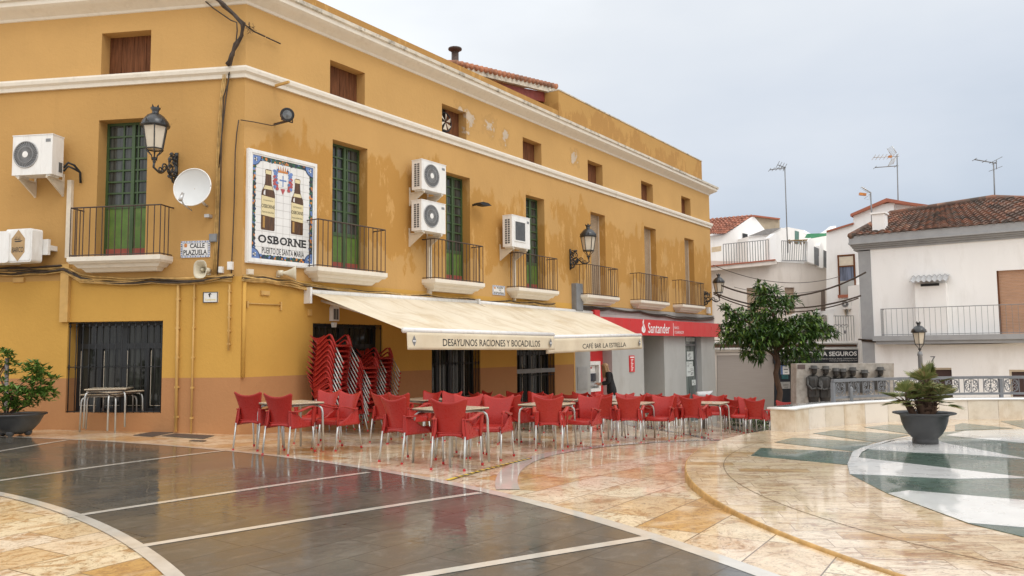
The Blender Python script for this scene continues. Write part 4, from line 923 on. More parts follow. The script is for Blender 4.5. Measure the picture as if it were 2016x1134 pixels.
def bottle(cx, zb_, H_, nm, top):
    w = H_*.135; o = MB(); yy = -.054
    prof = [(.92, 0), (1, .02), (1, .58), (.92, .64), (.66, .70), (.50, .76), (.44, .86), (.42, .92), (.47, .93), (.47, .985), (.3, 1)]
    P = [(cx+w*a, zb_+H_*b) for a, b in prof]+[(cx-w*a, zb_+H_*b) for a, b in prof[::-1]]
    o.prism(P, yy, -.0509); 
    o.prism([(cx-w*.42, zb_+H_*.92), (cx+w*.42, zb_+H_*.92), (cx+w*.42, zb_+H_*.985), (cx-w*.42, zb_+H_*.985)], yy-.0006, yy-.0001, 1)
    o.prism([(cx-w*.70, zb_+H_*.67), (cx+w*.70, zb_+H_*.67), (cx+w*.5, zb_+H_*.73), (cx-w*.5, zb_+H_*.73)], yy-.0006, yy-.0001, 1)
    o.prism([(cx-w*.98, zb_+H_*.24), (cx+w*.98, zb_+H_*.22), (cx+w*.98, zb_+H_*.54), (cx-w*.98, zb_+H_*.56)], yy-.0006, yy-.0001, 1)
    o.prism([(cx-w*.75, zb_+H_*.04), (cx-w*.45, zb_+H_*.03), (cx-w*.45, zb_+H_*.22), (cx-w*.75, zb_+H_*.22)], yy-.0006, yy-.0001, 2)
    o.prism([(cx-w*.70, zb_+H_*.58), (cx-w*.45, zb_+H_*.57), (cx-w*.45, zb_+H_*.66), (cx-w*.65, zb_+H_*.63)], yy-.0006, yy-.0001, 3)
    b = o.build('painted_bottle', [BOTTLE, LABEL, mat('bottle_gleam', (.40, .22, .05), .2) if 'bottle_gleam' not in bpy.data.materials else bpy.data.materials['bottle_gleam'], TILEW], t)
    l = MB(); l.text('OSBORNE', cx-w*.97, cx+w*.97, zb_+H_*.36, zb_+H_*.42, yy-.002, bold=.012); l.text(top, cx-w*.7, cx+w*.7, zb_+H_*.47, zb_+H_*.50, yy-.002); l.text('Puerto de Santa Maria', cx-w*.85, cx+w*.85, zb_+H_*.28, zb_+H_*.31, yy-.002)
    l.build('bottle_lettering', INK, b, fix=False)
sxp = lambda f: x0+(x1-x0)*f
szp = lambda f: z1-(z1-z0)*f
bottle(sxp(.255), szp(.715), (z1-z0)*.60, 'a', 'Coquinero'); bottle(sxp(.735), szp(.718), (z1-z0)*.57, 'b', 'VETERANO')
# coat of arms between the bottles
o = MB(); cx, cz = sxp(.49), szp(.205); yy = -.0535
o.prism([(cx-.10, cz+.12), (cx+.10, cz+.12), (cx+.10, cz-.02), (cx, cz-.14), (cx-.10, cz-.02)], yy, -.0509, 0)
o.span(cx-.012, cx+.012, yy-.001, yy-.0001, cz-.11, cz+.11, 1); o.span(cx-.085, cx-.013, yy-.001, yy-.0001, cz+.0, cz+.03, 1); o.span(cx+.013, cx+.085, yy-.001, yy-.0001, cz+.0, cz+.03, 1)
for k in range(5): 
    xx = cx-.10+.05*k; o.add([(xx-.02, yy, cz+.19), (xx+.02, yy, cz+.19), (xx+(k-2)*.012, yy, cz+.30)], [(0, 1, 2)], 2)
o.span(cx-.12, cx+.12, yy-.0006, yy-.0001, cz+.165, cz+.20, 2)
for sx in (-1, 1):
    for k in range(14):
        w = R(115-22*k*.75); px_ = cx+sx*(.12+.07*abs(math.sin(k*1.7))+.012*(k % 3)); pz_ = cz+.20-.028*k; r_ = .036
        o.add([(px_+sx*r_*math.cos(q)*1.2, yy-.0004*k, pz_+r_*math.sin(q)) for q in [2*math.pi*i/6 for i in range(6)]], [(0, 1, 2, 3, 4, 5)], 1 if k < 5 or k % 3 == 0 else 3)
o.add([(cx-.06, yy, cz-.15), (cx+.06, yy, cz-.15), (cx, yy, cz-.27)], [(0, 1, 2)], 3)
o.build('coat_of_arms', [TILEW, BLUE, ORNG, TRED], t, fix=False)
# OSBORNE in heavy slab letters, PUERTO DE SANTA MARIA beneath
o = MB(); za, zb_ = szp(.845), szp(.765); lw = [.165, .105, .115, .155, .115, .135, .105]; tot = sum(lw)+6*.018; kx = (sxp(.895)-sxp(.105))/tot; xx = sxp(.105)
for ch, w in zip('OSBORNE', lw):
    w *= kx; a, b = xx, xx+w; hh = zb_-za
    o.text(ch, a, b, za, zb_, -.0525, bold=.032)
    st = .026
    if ch in 'BRNE':
        for zz in (za, zb_-st*.8): o.span(a-.03, a+w*.34, -.0532, -.0527, zz, zz+st*.8)
    if ch in 'RN': o.span(b-w*.32, b+.025, -.0532, -.0527, za if ch == 'R' else zb_-st*.8, za+st*.8 if ch == 'R' else zb_)
    xx += w+.018*kx
o.text('PUERTO DE SANTA MARIA', sxp(.17), sxp(.86), szp(.945), szp(.885), -.0525, bold=.008); o.build('lettering', INK, t, fix=False)
def plate(fr, tl, br, name, label, lines, off=.02, border=True, cat='sign', font_bold=.02):
    u0, zt = fr.px(*tl, off); u1, zb = fr.px(*br, off); w, h = u1-u0, zt-zb
    t = thing(name, label, cat, fr.at(u0, 0, zb), fr.rz); o = MB(); o.span(0, w, -off, 0, 0, h); o.build('plate', TILEW, t)
    if border:
        o = MB(); e = h*.085; y = -off-.001
        nn = int(w/e/1.2)
        for i in range(nn):
            for zz in (.004, h-e-.004): o.span(i*w/nn+.002, (i+.62)*w/nn, y, -off-.0002, zz, zz+e, i % 3 == 0)
        nn = int(h/e/1.2)
        for i in range(1, nn-1):
            for xx in (.004, w-e-.004): o.span(xx, xx+e, y, -off-.0002, i*h/nn, (i+.62)*h/nn, i % 3 == 0)
        for (a, b, c, d) in ((e*1.5, w-e*1.5, e*1.5, e*1.5+.006), (e*1.5, w-e*1.5, h-e*1.5-.006, h-e*1.5), (e*1.5, e*1.5+.006, e*1.5, h-e*1.5), (w-e*1.5-.006, w-e*1.5, e*1.5, h-e*1.5)): o.span(a, b, y, -off-.0002, c, d, 1)
        o.build('border', [BLUE, TNAVY], t)
    o = MB()
    for s, a, b, c, d in lines: o.text(s, w*a, w*b, h*c, h*d, -off-.0025, bold=font_bold)
    o.build('lettering', INK, t, fix=False)
    return t, w, h
t, w, h = plate(FL, (356, 475), (413, 506), 'street_name_plate', 'tiled street name plate reading CALLE PLAZUELA', [('CALLE', .32, .82, .56, .84), ('PLAZUELA', .10, .90, .16, .46)])
o = MB(); o.prism([(w*.13, h*.62), (w*.21, h*.62), (w*.225, h*.80), (w*.17, h*.86), (w*.115, h*.80)], -.0225, -.0202); o.build('crest', ORNG, t)
t, w, h = plate(FR, (970, 561), (994.5, 582), 'street_name_plate', 'tiled street name plate reading PLAZA DE ESPAÑA', [('PLAZA', .34, .84, .66, .85), ('DE', .5, .64, .44, .58), ('ESPAÑA', .10, .90, .14, .37)])
o = MB(); o.prism([(w*.12, h*.62), (w*.22, h*.62), (w*.23, h*.78), (w*.17, h*.85), (w*.11, h*.78)], -.0225, -.0202); o.build('crest', ORNG, t)
t, w, h = plate(FL, (400, 575), (428.5, 595.5), 'small_plaque', 'small white plaque with a dark head emblem near the corner', [('.', .49, .53, .50, .53)], border=False)
o = MB(); 
for (a, b, c, d) in ((0, w, 0, .012), (0, w, h-.012, h), (0, .012, .012, h-.012), (w-.012, w, .012, h-.012)): o.span(a, b, -.028, -.0202, c, d, 0)
o.prism([(w*.34, h*.75), (w*.42, h*.88), (w*.54, h*.88), (w*.58, h*.74), (w*.50, h*.78), (w*.47, h*.5), (w*.42, h*.5), (w*.38, h*.72)], -.022, -.0202, 0)
o.text('Guadalcanal', w*.14, w*.86, h*.20, h*.38, -.0225, 1); o.build('emblem', [INK, mat('yellow_lettering', (.70, .55, .08), .5)], t, fix=False)
# illuminated bar sign at the left edge
P = [(-.001, 0)]
u0, zt = FL.px(12, 452, .45); u1, zb = FL.px(67, 516, .45); w, h = u1-u0, zt-zb
t = thing('projecting_sign', 'white rounded box sign with a gold lozenge reading BARCO', 'sign', FL.at(u0, .0, zb), FL.rz)
M_ = Matrix.Translation((0, -.45, 0)) @ Matrix.Rotation(R(-6), 4, 'Z')
def rrect(a, b, c, d, r, n=5):
    P = []
    for cx, cz, s0 in ((b-r, d-r, 0), (a+r, d-r, 90), (a+r, c+r, 180), (b-r, c+r, 270)): P += [(cx+r*math.cos(R(s0+90*i/n)), cz+r*math.sin(R(s0+90*i/n))) for i in range(n+1)]
    return P
o = MB(); o.prism(rrect(0, w, 0, h, .05), 0, .24); o.prism(rrect(.03, w-.03, .03, h-.03, .04), -.012, -.0005); o.xf(M_); o.build('box', WHITEP, t)
o = MB(); cx, cz = w*.5, h*.5; o.prism([(cx, cz-.30), (cx+.155, cz-.13), (cx+.155, cz+.13), (cx, cz+.30), (cx-.155, cz+.13), (cx-.155, cz-.13)], -.015, -.0125); o.xf(M_); o.build('lozenge', mat('gold_lozenge', (.42, .27, .12), .5), t)
o = MB(); o.text('BARCO', cx-.13, cx+.13, cz-.13, cz-.03, -.0165, bold=.01); o.prism([(cx-.09, cz+.085), (cx+.11, cz+.095), (cx+.05, cz+.065), (cx-.06, cz+.065)], -.017, -.0155)
for k in range(4): o.span(cx-.07+.035*k, cx-.062+.035*k, -.017, -.0155, cz+.10, cz+.15+.02*(k % 2))
o.span(cx-.09, cx+.06, -.017, -.0155, cz+.112, cz+.120); o.xf(M_); o.build('lettering', INK, t, fix=False)
o = MB(); o.span(w+.005, w+.13, -.26, -.20, h*.25, h*.72); o.span(w*.4, w+.12, -.205, 0, h*.4, h*.55); o.build('bracket', WHITEP, t)
u0, zt = FL.px(-70, 458, .50); u1, zb = FL.px(16, 517, .50); w, h = u1-u0, zt-zb
t = thing('air_conditioner', 'plain grey white unit cut by the left picture edge behind the bar sign', 'air conditioner', FL.at(u0, 0, zb), FL.rz)
o = MB(); o.prism(rrect(0, w, 0, h, .06), -.5, -.14); o.build('casing', WHITEP, t); o = MB(); o.span(.1, w-.2, -.14, 0, .1, .3); o.build('bracket', CREAMP, t)
# ------------------------------------------------------------------ bank sign, cash machine, notices
off = .30
uL = rx(1170, 640, off); uR, zb = FR.px(1419, 663.5, off); zt = FR.px(1417.5, 637.5, off)[1]
t = thing('bank_sign', 'long red bank fascia sign with white Santander lettering', 'sign', FR.at(0, 0, 0), FR.rz)
o = MB(); o.span(uL, uR, -off, -.06, zb, zt); o.build('fascia', RED, t)
o = MB(); y = -off-.003; ua, zA = FR.px(1271.5, 657, off); ub, zB = FR.px(1319, 657, off); 
za = FR.px(1290, 656, off)[1]; zc = FR.px(1290, 640, off)[1]
o.text('Santander', ua+.36*(ub-ua)*0+ (FR.px(1276, 650, off)[0]-ua), ub, za, FR.px(1300, 636.5, off)[1], y, bold=.004)
fx = FR.px(1267, 650, off)[0]; fz = za+.02; q_ = .50
o.add([(fx+.155*math.cos(w), y, fz+.10+.12*math.sin(w)) for w in [2*math.pi*k/24 for k in range(24)]], [tuple(range(24))])
FLP = [(-.20, .2), (.02, .05), (.16, .22), (.03, .52), (.06, .85), (-.10, .62), (-.06, .36)]
o.add([(fx+a_*.75, y-.001, fz+.06+b_*q_) for a_, b_ in FLP], [(0, 1, 2, 3, 6), (3, 4, 5, 6)])
s_u = FR.px(1325.5, 655, off)[0]; o.span(s_u, s_u+.03, y, -off-.0005, za-.08, za+.40)
for i in range(2): o.text(('BANCO', 'COLABORADOR')[i], s_u+.12, s_u+(.55, 1.0)[i], za+.18-.17*i, za+.28-.17*i, y)
o.build('lettering', WHITE, t, fix=False)
o = MB(); o.add([(fx+a_*.75, y-.002, fz+.06+b_*q_) for a_, b_ in ((-.02, -.02), (.10, .12), (.0, .34), (.04, .6), (-.03, .42), (-.02, .26), (.05, .12))], [(0, 1, 6), (1, 2, 5, 6), (2, 3, 4, 5)]); o.build('flame_cut', RED, t, fix=False)
o = MB(); o.span(rx(1166, 625, .1), rx(1176, 625, .1), -.2, -.07, zt+.002, zt+.22); tag(o.build('sign_stub', RED, None, FR.at(0), FR.rz), 'short red block on top of the bank fascia near the awning', 'sign block')
# cash machine
a, b = bank_holes[0][:2]; um, zt = FR.px(1178, 711, -.15); zb = FR.px(1178, 770, -.15)[1]; w = .82; hgt = zt-zb
t = thing('cash_machine', 'grey cash machine set in the red niche of the bank front', 'cash machine', FR.at(a+.12, 0, zb), FR.rz)
o = MB(); 
for (p0, p1, r0, r1) in ((0, .10, 0, hgt), (w-.10, w, 0, hgt), (.101, w-.101, hgt-.12, hgt), (.101, w-.101, 0, .10)): o.span(p0, p1, .10, .30, r0, r1)
o.span(.10, w-.10, .24, .30, .1, hgt-.12); o.build('surround', WHITEP, t)
o = MB(); o.span(.14, w-.14, .20, .2395, hgt*.34, hgt*.60); o.build('screen', mat('dark_screen', (.03, .035, .05), .15, coat=.5), t)
o = MB(); o.add([(.12, .24, hgt*.32), (w-.12, .24, hgt*.32), (w-.12, .08, hgt*.20), (.12, .08, hgt*.20), (.12, .24, hgt*.12), (w-.12, .24, hgt*.12)], [(0, 1, 2, 3), (3, 2, 5, 4), (0, 3, 4), (1, 5, 2)]); o.build('keypad_shelf', STEEL, t)
o = MB(); o.span(.14, w-.14, .225, .2395, hgt*.66, hgt*.86); o.build('notice', WHITE, t); o = MB(); o.span(.17, .45, .22, .2245, hgt*.76, hgt*.82); o.build('red_label', RED, t)
u0, zt = FR.px(1239, 700, .07); u1, zb = FR.px(1249.5, 732, .07); w, h = u1-u0, zt-zb
t = thing('red_notice', 'narrow upright red notice with white lines on the bank front', 'notice', FR.at(u0, .05, zb), FR.rz)
o = MB(); o.span(0, w, -.03, 0, 0, h); o.build('board', RED, t); o = MB()
for k in range(9): o.span(w*.28, w*(.5+.22*((k*7) % 3)/2), -.033, -.0305, h*(.06+.085*k), h*(.10+.085*k))
o.span(w*.1, w*.9, -.033, -.0305, h*.86, h*.93); o.build('lettering', WHITE, t)
PAPER = mat('poster_paper', (.60, .64, .62), .6, .15, 9)
for (x0, y0, x1, y1, lab) in ((1352, 692, 1365, 708, 'upper poster of people in the bank window'), (1351, 712, 1364, 723, 'dark and white picture poster in the bank window'), (1351, 722, 1366, 740, 'white paper notice at mid height in the bank window'), (1362, 748, 1370, 758, 'small square paper low in the bank window'), (1350, 664.5, 1369, 672, 'pale opening hours strip at the top of the bank window')):
    u0, zt = FR.px(x0, y0, -.19); u1, zb = FR.px(x1, y1, -.19); w, h = u1-u0, zt-zb
    t = thing('window_poster', lab, 'poster', FR.at(u0, -.19, zb), FR.rz); o = MB(); o.span(0, w, -.004, 0, 0, h); o.build('sheet', PAPER, t)
    o = MB()
    for k in range(5): q = rnd.uniform(.1, .6); o.span(w*q, w*min(.95, q+rnd.uniform(.2, .4)), -.0055, -.0042, h*(.12+.15*k), h*(.12+.15*k+rnd.uniform(.05, .11)))
    o.build('print', GREYMET, t)
# ------------------------------------------------------------------ awnings
def canvas(name):
    mt, t, b = newmat(name); v = objco(t); sx = N(t, 'ShaderNodeSeparateXYZ'); t.links.new(v, sx.inputs[0])
    c = ramp(t, noise(t, .7, 5, v), [(.3, (.66, .57, .42)), (.7, (.74, .66, .52))])
    st = N(t, 'ShaderNodeMapping'); st.inputs['Scale'].default_value = (1.5, .55, .8); t.links.new(v, st.inputs[0])
    c = mixc(t, ramp(t, noise(t, 1.1, 9, st.outputs[0], .7, .6), [(.48, (0, 0, 0)), (.72, (.6,)*3)]), c, (.40, .27, .13))       # rain streaks down the slope
    c = mixc(t, ramp(t, noise(t, .55, 7, v, .65, .8), [(.52, (0, 0, 0)), (.62, (.4,)*3)]), c, (.50, .36, .19))
    m_ = math_(t, 'FRACT', math_(t, 'MULTIPLY', sx.outputs['X'], 1/1.2)); sm = math_(t, 'LESS_THAN', m_, .018); c = mixc(t, math_(t, 'MULTIPLY', sm, .45), c, (.36, .27, .16))
    t.links.new(c, b.inputs['Base Color']); b.inputs['Roughness'].default_value = .85; bump(t, b, noise(t, 5, 6, st.outputs[0], .6), .5, .03); return mt
CANV = canvas('cream_canvas')
VAL = mat('cream_valance', (.68, .59, .43), .8, .05, 1.5, dirt=(.5, .38, .22), dscale=1.3, damt=.35)
def awning(u0, z0, u1, z1, f0, f1, label, words, wa, wb, drop=.31, gap=0.0):
    """u0,u1 wall ends; f0,f1: far ends of the front bar as (u, out, z)"""
    t = thing('awning', label, 'awning', FR.at(0, 0, 0), FR.rz, 'cream awnings of the cafe')
    A, B = Vector((u0, -.12, z0)), Vector((u1, -.12, z1)); Cq, D = Vector((f0[0], -f0[1], f0[2])), Vector((f1[0], -f1[1], f1[2]))
    g = random.Random(int(u0*10))
    def cloth(s, q):
        p = A.lerp(B, s).lerp(Cq.lerp(D, s), q); sag = .07*math.sin(math.pi*q)*math.sin(math.pi*s); p.z -= sag
        p.z += (.028*math.sin(7*s+9*q) + .016*math.sin(23*s-11*q) + .010*math.sin(41*s+17*q))*math.sin(math.pi*q)*math.sin(math.pi*s)**.5; return p
    o = MB(); o.grid(cloth, 60, 26, None); o.build('canvas', CANV, t, fix=False)
    o = MB(); o.tube([A+Vector((-.05, .03, .02)), B+Vector((.05, .03, .02))], .06, 10); o.build('roller', WHITEP, t)
    o = MB(); dv = (D-Cq).normalized(); o.tube([Cq-dv*.04, D+dv*.04], .05, 10); o.build('front_bar', WHITEP, t)
    def val(s, q):
        p = Cq.lerp(D, s); return p + Vector((0, -.045-.02*math.sin(31*s+1)*q-.012*math.sin(57*s)*q, -.035-drop*q))
    o = MB(); o.grid(val, 90, 6, .004); v = o.build('valance', VAL, t, fix=False)
    L = (D-Cq).length; Mx = Matrix.Translation(Cq) @ (dv.to_track_quat('X', 'Z').to_matrix().to_4x4())
    for sgn in (0.035, .965):
        e = MB(); cx = L*sgn; zq = -.035-drop*.5; e.prism([(cx, zq+.10), (cx+.055, zq), (cx, zq-.10), (cx-.055, zq)], -.072, -.068, 0); e.span(cx-.04, cx+.04, -.076, -.0725, zq-.01, zq+.01, 1); e.xf(Mx); e.build('lozenge_emblem', [GREYMET, WHITE], v)
    e = MB(); e.text(words, L*wa, L*wb, -.035-drop*.78, -.035-drop*.34, 0, bold=.006); e.v = [tuple(val(x/L, -(z+.035)/drop)+Vector((0, -.007, 0))) for x, y_, z in e.v]; e.build('lettering', INK, v, fix=False)
    for s in (.06, .94):
        e = MB(); a = A.lerp(B, s)+Vector((0, .05, -.14)); c = Cq.lerp(D, s)+Vector((0, .06, -.03)); m_ = a.lerp(c, .5)+Vector(((.25 if s < .5 else -.25), 0, .0)); e.tube([a, m_, c], .028, 8); e.build('folding_arm', WHITEP, t)
    e = MB(); e.box(tuple(A+Vector((-.05, .03, -.05))), (.05, .20, .32)); e.build('end_plate', WHITEP, t)
    return t
def fpt(x, y, out): u, z = FR.px(x, y, out); return (u, out, z)
OUT = 2.9
ua_, za_ = FR.px(612, 577, .12); ub_, zb_ = FR.px(938, 597, .12); uc_, zc_ = FR.px(1165, 617, .12)
zaw = (za_+zb_+zc_)/3
l0 = fpt(797, 650, OUT); l1 = fpt(1087, 659, OUT)
r0 = fpt(1070, 664, OUT-.18); r1 = fpt(1260, 660, OUT-.18)
awning(ua_, za_, ub_, zb_, l0, l1, 'cream awning reading DESAYUNOS RACIONES Y BOCADILLOS over the terrace', 'DESAYUNOS RACIONES Y BOCADILLOS', .20, .88)
awning(ub_+.1, zb_, uc_, zc_, r0, r1, 'cream awning reading CAFÉ BAR LA ESTRELLA nearer the bank', 'CAFÉ BAR LA ESTRELLA', .34, .80, drop=.34)
print('awn', ua_, za_, ub_, zb_, uc_, zc_, l0, l1, r0, r1)
# ------------------------------------------------------------------ red resin chair with aluminium legs
def plastic(name, col, rough=.32):
    mt, t, b = newmat(name); v = objco(t)
    oi = N(t, 'ShaderNodeObjectInfo')
    c = ramp(t, noise(t, 3, 5, v), [(.3, tuple(x*.9 for x in col)), (.7, tuple(min(1, x*1.1) for x in col))])
    c = mixc(t, math_(t, 'MULTIPLY', oi.outputs['Random'], .35), c, tuple(x*1.25+.008 for x in col))
    t.links.new(c, b.inputs['Base Color']); r = ramp(t, noise(t, 20, 5, v, .7), [(.35, (rough-.12,)*3), (.65, (rough+.12,)*3)]); t.links.new(r, b.inputs['Roughness'])
    b.inputs['Coat Weight'].default_value = .0; b.inputs['Specular IOR Level'].default_value = .32
    bump(t, b, noise(t, 220, 2, v), .12, .002); return mt
CRED = plastic('red_resin', (.34, .021, .015)); CAPR = plastic('red_cap', (.40, .02, .02), .45)
CH = .86
chair0 = thing('plastic_armchair', 'x', 'chair', (0, 0, 0), 0, 'red plastic armchairs of the cafe terrace')
def backf(a, b):
    u = 2*a-1; top = .800 + .055*min(1, abs(u)/.9)**2.3 - .022*max(0, (abs(u)-.88)/.12)**2
    z = .40 + (top-.40)*b; k = (z-.40)/.46
    w = .165 + .035*k + .085*max(0, (k-.3))**1.6
    y = -.195 - .02*k - .10*k**1.6 + .055*u*u*(.4+.6*k)
    return (u*w, y, z)
o = MB(); o.grid(backf, 18, 16, .011); o.build('backrest', CRED, chair0)
def seatf(a, b):
    u = 2*a-1; y = -.205+.445*b; w = .185+.035*b
    z = .445 - .018*(1-u*u)*math.sin(math.pi*min(1, b*1.1)) - (.055*((b-.86)/.14)**2 if b > .86 else 0) + .01*abs(u)**4
    return (u*w, y, z)
o = MB(); o.grid(seatf, 14, 16, .014)
for s in (-1, 1): o.grid(lambda a, b: (s*(.186+.034*a+.012*b), -.20+.43*a, .445-.07*b), 10, 2, .008)
o.grid(lambda a, b: ((2*a-1)*.222, .236+.004*b, .40-.025*b+.008*(2*a-1)**2), 10, 2, .008); o.grid(lambda a, b: ((2*a-1)*.16, -.20-.006*b, .43-.05*b*(1-.5*(1-(2*a-1)**2))), 8, 2, .008); o.build('seat', CRED, chair0)
for s in (-1, 1):
    o = MB()
    # arm ribbon: back shell -> dips, runs forward and up -> bends down to the front leg
    path = [(.172, -.215, .60), (.20, -.20, .598), (.226, -.13, .592), (.243, -.04, .608), (.256, .06, .632), (.263, .15, .650), (.266, .195, .650), (.268, .218, .634), (.267, .226, .60), (.262, .228, .52), (.255, .226, .44), (.250, .222, .365)]
    wid = [.016, .028, .032, .030, .028, .027, .027, .028, .030, .030, .028, .022]; th = .008
    P = [Vector((s*x, y, z)) for x, y, z in path]; vs = []
    for i, p in enumerate(P):
        tg = (P[min(i+1, len(P)-1)]-P[max(i-1, 0)]).normalized(); side = Vector((s, 0, 0)) if i > 1 else Vector((s*.5, -.8, 0)).normalized()
        f = min(1, max(0, (i-6)/2)); side = (Vector((s, 0, 0))*(1-f) + Vector((s*.35, .94, 0))*f); side = (side - tg*side.dot(tg)).normalized(); nn = tg.cross(side).normalized()
        for (q, e) in ((-1, -1), (1, -1), (1, 1), (-1, 1)): vs.append(p + side*(q*wid[i]) + nn*(e*th))
    k = len(P); fs = [(i*4+j, i*4+(j+1) % 4, (i+1)*4+(j+1) % 4, (i+1)*4+j) for i in range(k-1) for j in range(4)]+[(3, 2, 1, 0), tuple((k-1)*4+j for j in range(4))]
    o.add(vs, fs, 0, True)
    # rear pillar with leg socket, and the side web running forward under the arm
    def pil(a, b):       # a inner->outer, b top->bottom
        z = .62-.26*b; xi = .160+.002*b+ (.03*(b-.6)/.4 if b > .6 else 0); xo = .185+.033*b**1.3; return (s*(xi+(xo-xi)*a), -.222-.018*b+.004*a, z)
    o.grid(pil, 4, 8, .012 if s < 0 else -.012)
    def web(a, b):
        z = .598-.235*b; y0 = -.222-.018*b; y1 = [-.13, -.075, -.03, .01, .06, .16, .225, .228][min(7, int(b*7.99))]; x = .190+.03*b**1.2+.018*a*(1-b)+.016*a*b; return (s*x, y0+(y1-y0)*a, z)
    o.grid(web, 6, 8, .010 if s > 0 else -.010)
    o.build('armrest', CRED, chair0)
for sx in (-1, 1):
    for (x0, y0, x1, y1) in ((.203, -.238, .208, -.292), (.246, .222, .258, .272)):
        o = MB(); o.tube([(sx*x0, y0, .40), (sx*x1, y1, .012)], .0125, 8); lg = o.build('leg', ALU, chair0)
        d = Vector((sx*x1-sx*x0, y1-y0, -.388)).normalized(); e = Vector((sx*x1, y1, .012)); o = MB(); o.tube([e-d*.02, e+d*.013], .0165, 8); o.build('foot_cap', CAPR, lg)
remember(chair0)
nchair = [0]
def put_chair(loc, head, label, tilt=0.0):
    """head: degrees clockwise from straight away from the camera"""
    rz = -R(head)
    if nchair[0] == 0: c = chair0; c.location = loc; c.rotation_euler = (tilt, 0, rz); c['label'] = label
    else: c = dup(chair0, loc, rz, label, tilt)
    nchair[0] += 1; return c
def by_feet(px, py, head, label):
    p = gp(px, py); put_chair((p.x, p.y, ground_z(p.x, p.y)), head, label)
def by_top(px, py, head, label):
    v = ray(px, py); a, b = 8.0, 45.0
    for _ in range(50):
        t = (a+b)/2; P = CAM+v*t
        if P.z-.845 > ground_z(P.x, P.y): a = t
        else: b = t
    P = CAM+v*a; h = R(head); c = Vector((P.x+.29*math.sin(h), P.y+.29*math.cos(h))); put_chair((c.x, c.y, ground_z(c.x, c.y)), head, label)
J = [  # feet-centre pixel, heading
 (507, 884, 18, 'red armchair farthest left on the terrace, its back to the camera'),
 (567, 893, 20, 'red armchair second from the left on the terrace, its back to the camera'),
 (626, 873, 209, 'red armchair behind the leftmost table, facing the camera before the chair stacks'),
 (664, 884, 215, 'red armchair on the right side of the leftmost table, its front turned to the camera'),
 (801, 908, 38, 'red armchair on the left side of the frontmost table, its back turned'),
 (897, 921, 15, 'nearest red armchair, its broad back hiding the middle of the frontmost table'),
 (908, 898, 201, 'red armchair behind the frontmost table with a shiny highlight on its back'),
 (968, 902, 203, 'red armchair on the right side of the frontmost table, its front turned to the camera'),
 (984, 872, 40, 'red armchair directly behind the right chair of the frontmost table, back turned'),
 (1022, 872, 38, 'red armchair at the left end of the second front table, its back turned'),
 (1084, 885, 7, 'red armchair with its back to the camera in front of the second front table'),
 (1150, 879, 212, 'red armchair on the right of the second front table, its shiny front towards us'),
 (1196, 864, 31, 'red armchair left of the third front table, its back to the camera'),
 (1240, 869, 9, 'red armchair squarely back to camera before the third front table'),
 (1300, 866, 208, 'red armchair on the right of the third front table, its front turned to the camera'),
 (1326, 857, 38, 'red armchair left of the fourth front table, back turned beside a facing chair'),
 (1366, 859, 22, 'red armchair squarely back to camera before the fourth front table'),
 (1405, 847, 208, 'red armchair behind the fourth front table, facing the camera'),
 (1456, 851, 220, 'red armchair on the right of the fourth front table, beside the platform edge'),
]
for q in J: by_feet(*q)
T = [
 (752, 13.3, 35, 'red armchair with its back turned just right of the chair stacks'),
 (787, 13.0, 33, 'red armchair overlapping the back turned one right of the chair stacks'),
 (849, 14.8, 218, 'red armchair under the second barred window, left one facing the camera'),
 (888, 14.5, 215, 'red armchair under the second barred window, right one facing the camera'),
 (935, 17, 60, 'dark red armchair in the awning shade below the right edge of the second barred window'),
 (957, 17.3, 240, 'red armchair in awning shade, only a raised corner seen right of the second barred window'),
 (1012, 18, 215, 'red armchair in shade below the left edge of the third barred window, facing the camera'),
 (1053, 18, 222, 'red armchair in shade below the middle of the third barred window, facing the camera'),
 (1090, 17, 30, 'dark red armchair in shade below the right edge of the third barred window, back turned'),
 (1066, 14.3, 215, 'red armchair peeping over the back of the middle front chair'),
 (1122, 18.5, 40, 'dark red armchair by the terracotta strip left of the bank, back turned'),
 (1141, 19.5, 218, 'red armchair facing the camera at the left edge of the grey bank front'),
 (1174, 19, 40, 'dark red armchair just below the cash machine, back turned'),
 (1188, 18, 215, 'red armchair facing the camera just in front of the woman at the cash machine'),
 (1231, 19.5, 185, 'red armchair right of the woman, its inner back facing the camera'),
 (1250, 16.3, 216, 'red armchair peeping over the back of the squarely turned third front chair'),
 (1278, 19.5, 42, 'dark red armchair below the left edge of the bank doorway, back turned'),
 (1287, 20.5, 216, 'red armchair facing the camera below the bank doorway'),
 (1315, 20, 20, 'dark red armchair below the right edge of the bank doorway, back turned'),
 (1342, 20.5, 217, 'red armchair facing the camera left of the grey litter bin'),
 (1382, 18.5, 214, 'red armchair facing the camera just right of the grey litter bin foot'),
 (1406, 21.5, 35, 'dark red armchair below the last grey pillar of the bank, back turned'),
 (1414, 20.3, 216, 'red armchair facing the camera below the last grey pillar of the bank'),
 (1442, 22.5, 33, 'dark red armchair before the taupe shutter wall, back turned'),
 (1452, 23.5, 217, 'red armchair farthest back before the taupe shutter wall, facing the camera'),
 (1446, 19.5, 30, 'dark red armchair behind the fourth front table, back turned before the shutter wall'),
 (1470, 19, 217, 'red armchair facing the camera half hidden by the rightmost turned chair'),
 (1486, 17.8, 30, 'rightmost red armchair with its back turned, beside the end of the marble parapet'),
]
def by_depth(px, D, head, label):
    P = CAM + ray(px, 800)*D; h = R(head); c = Vector((P.x+.22*math.sin(h), P.y+.22*math.cos(h))); put_chair((c.x, c.y, ground_z(c.x, c.y)), head, label)
for q in T: by_depth(*q)
P = CAM + ray(1551, 789)*19.5; put_chair((P.x-.2, P.y-.2, P.z-.845), 215, 'lone red armchair showing above the marble parapet before the tree trunk')
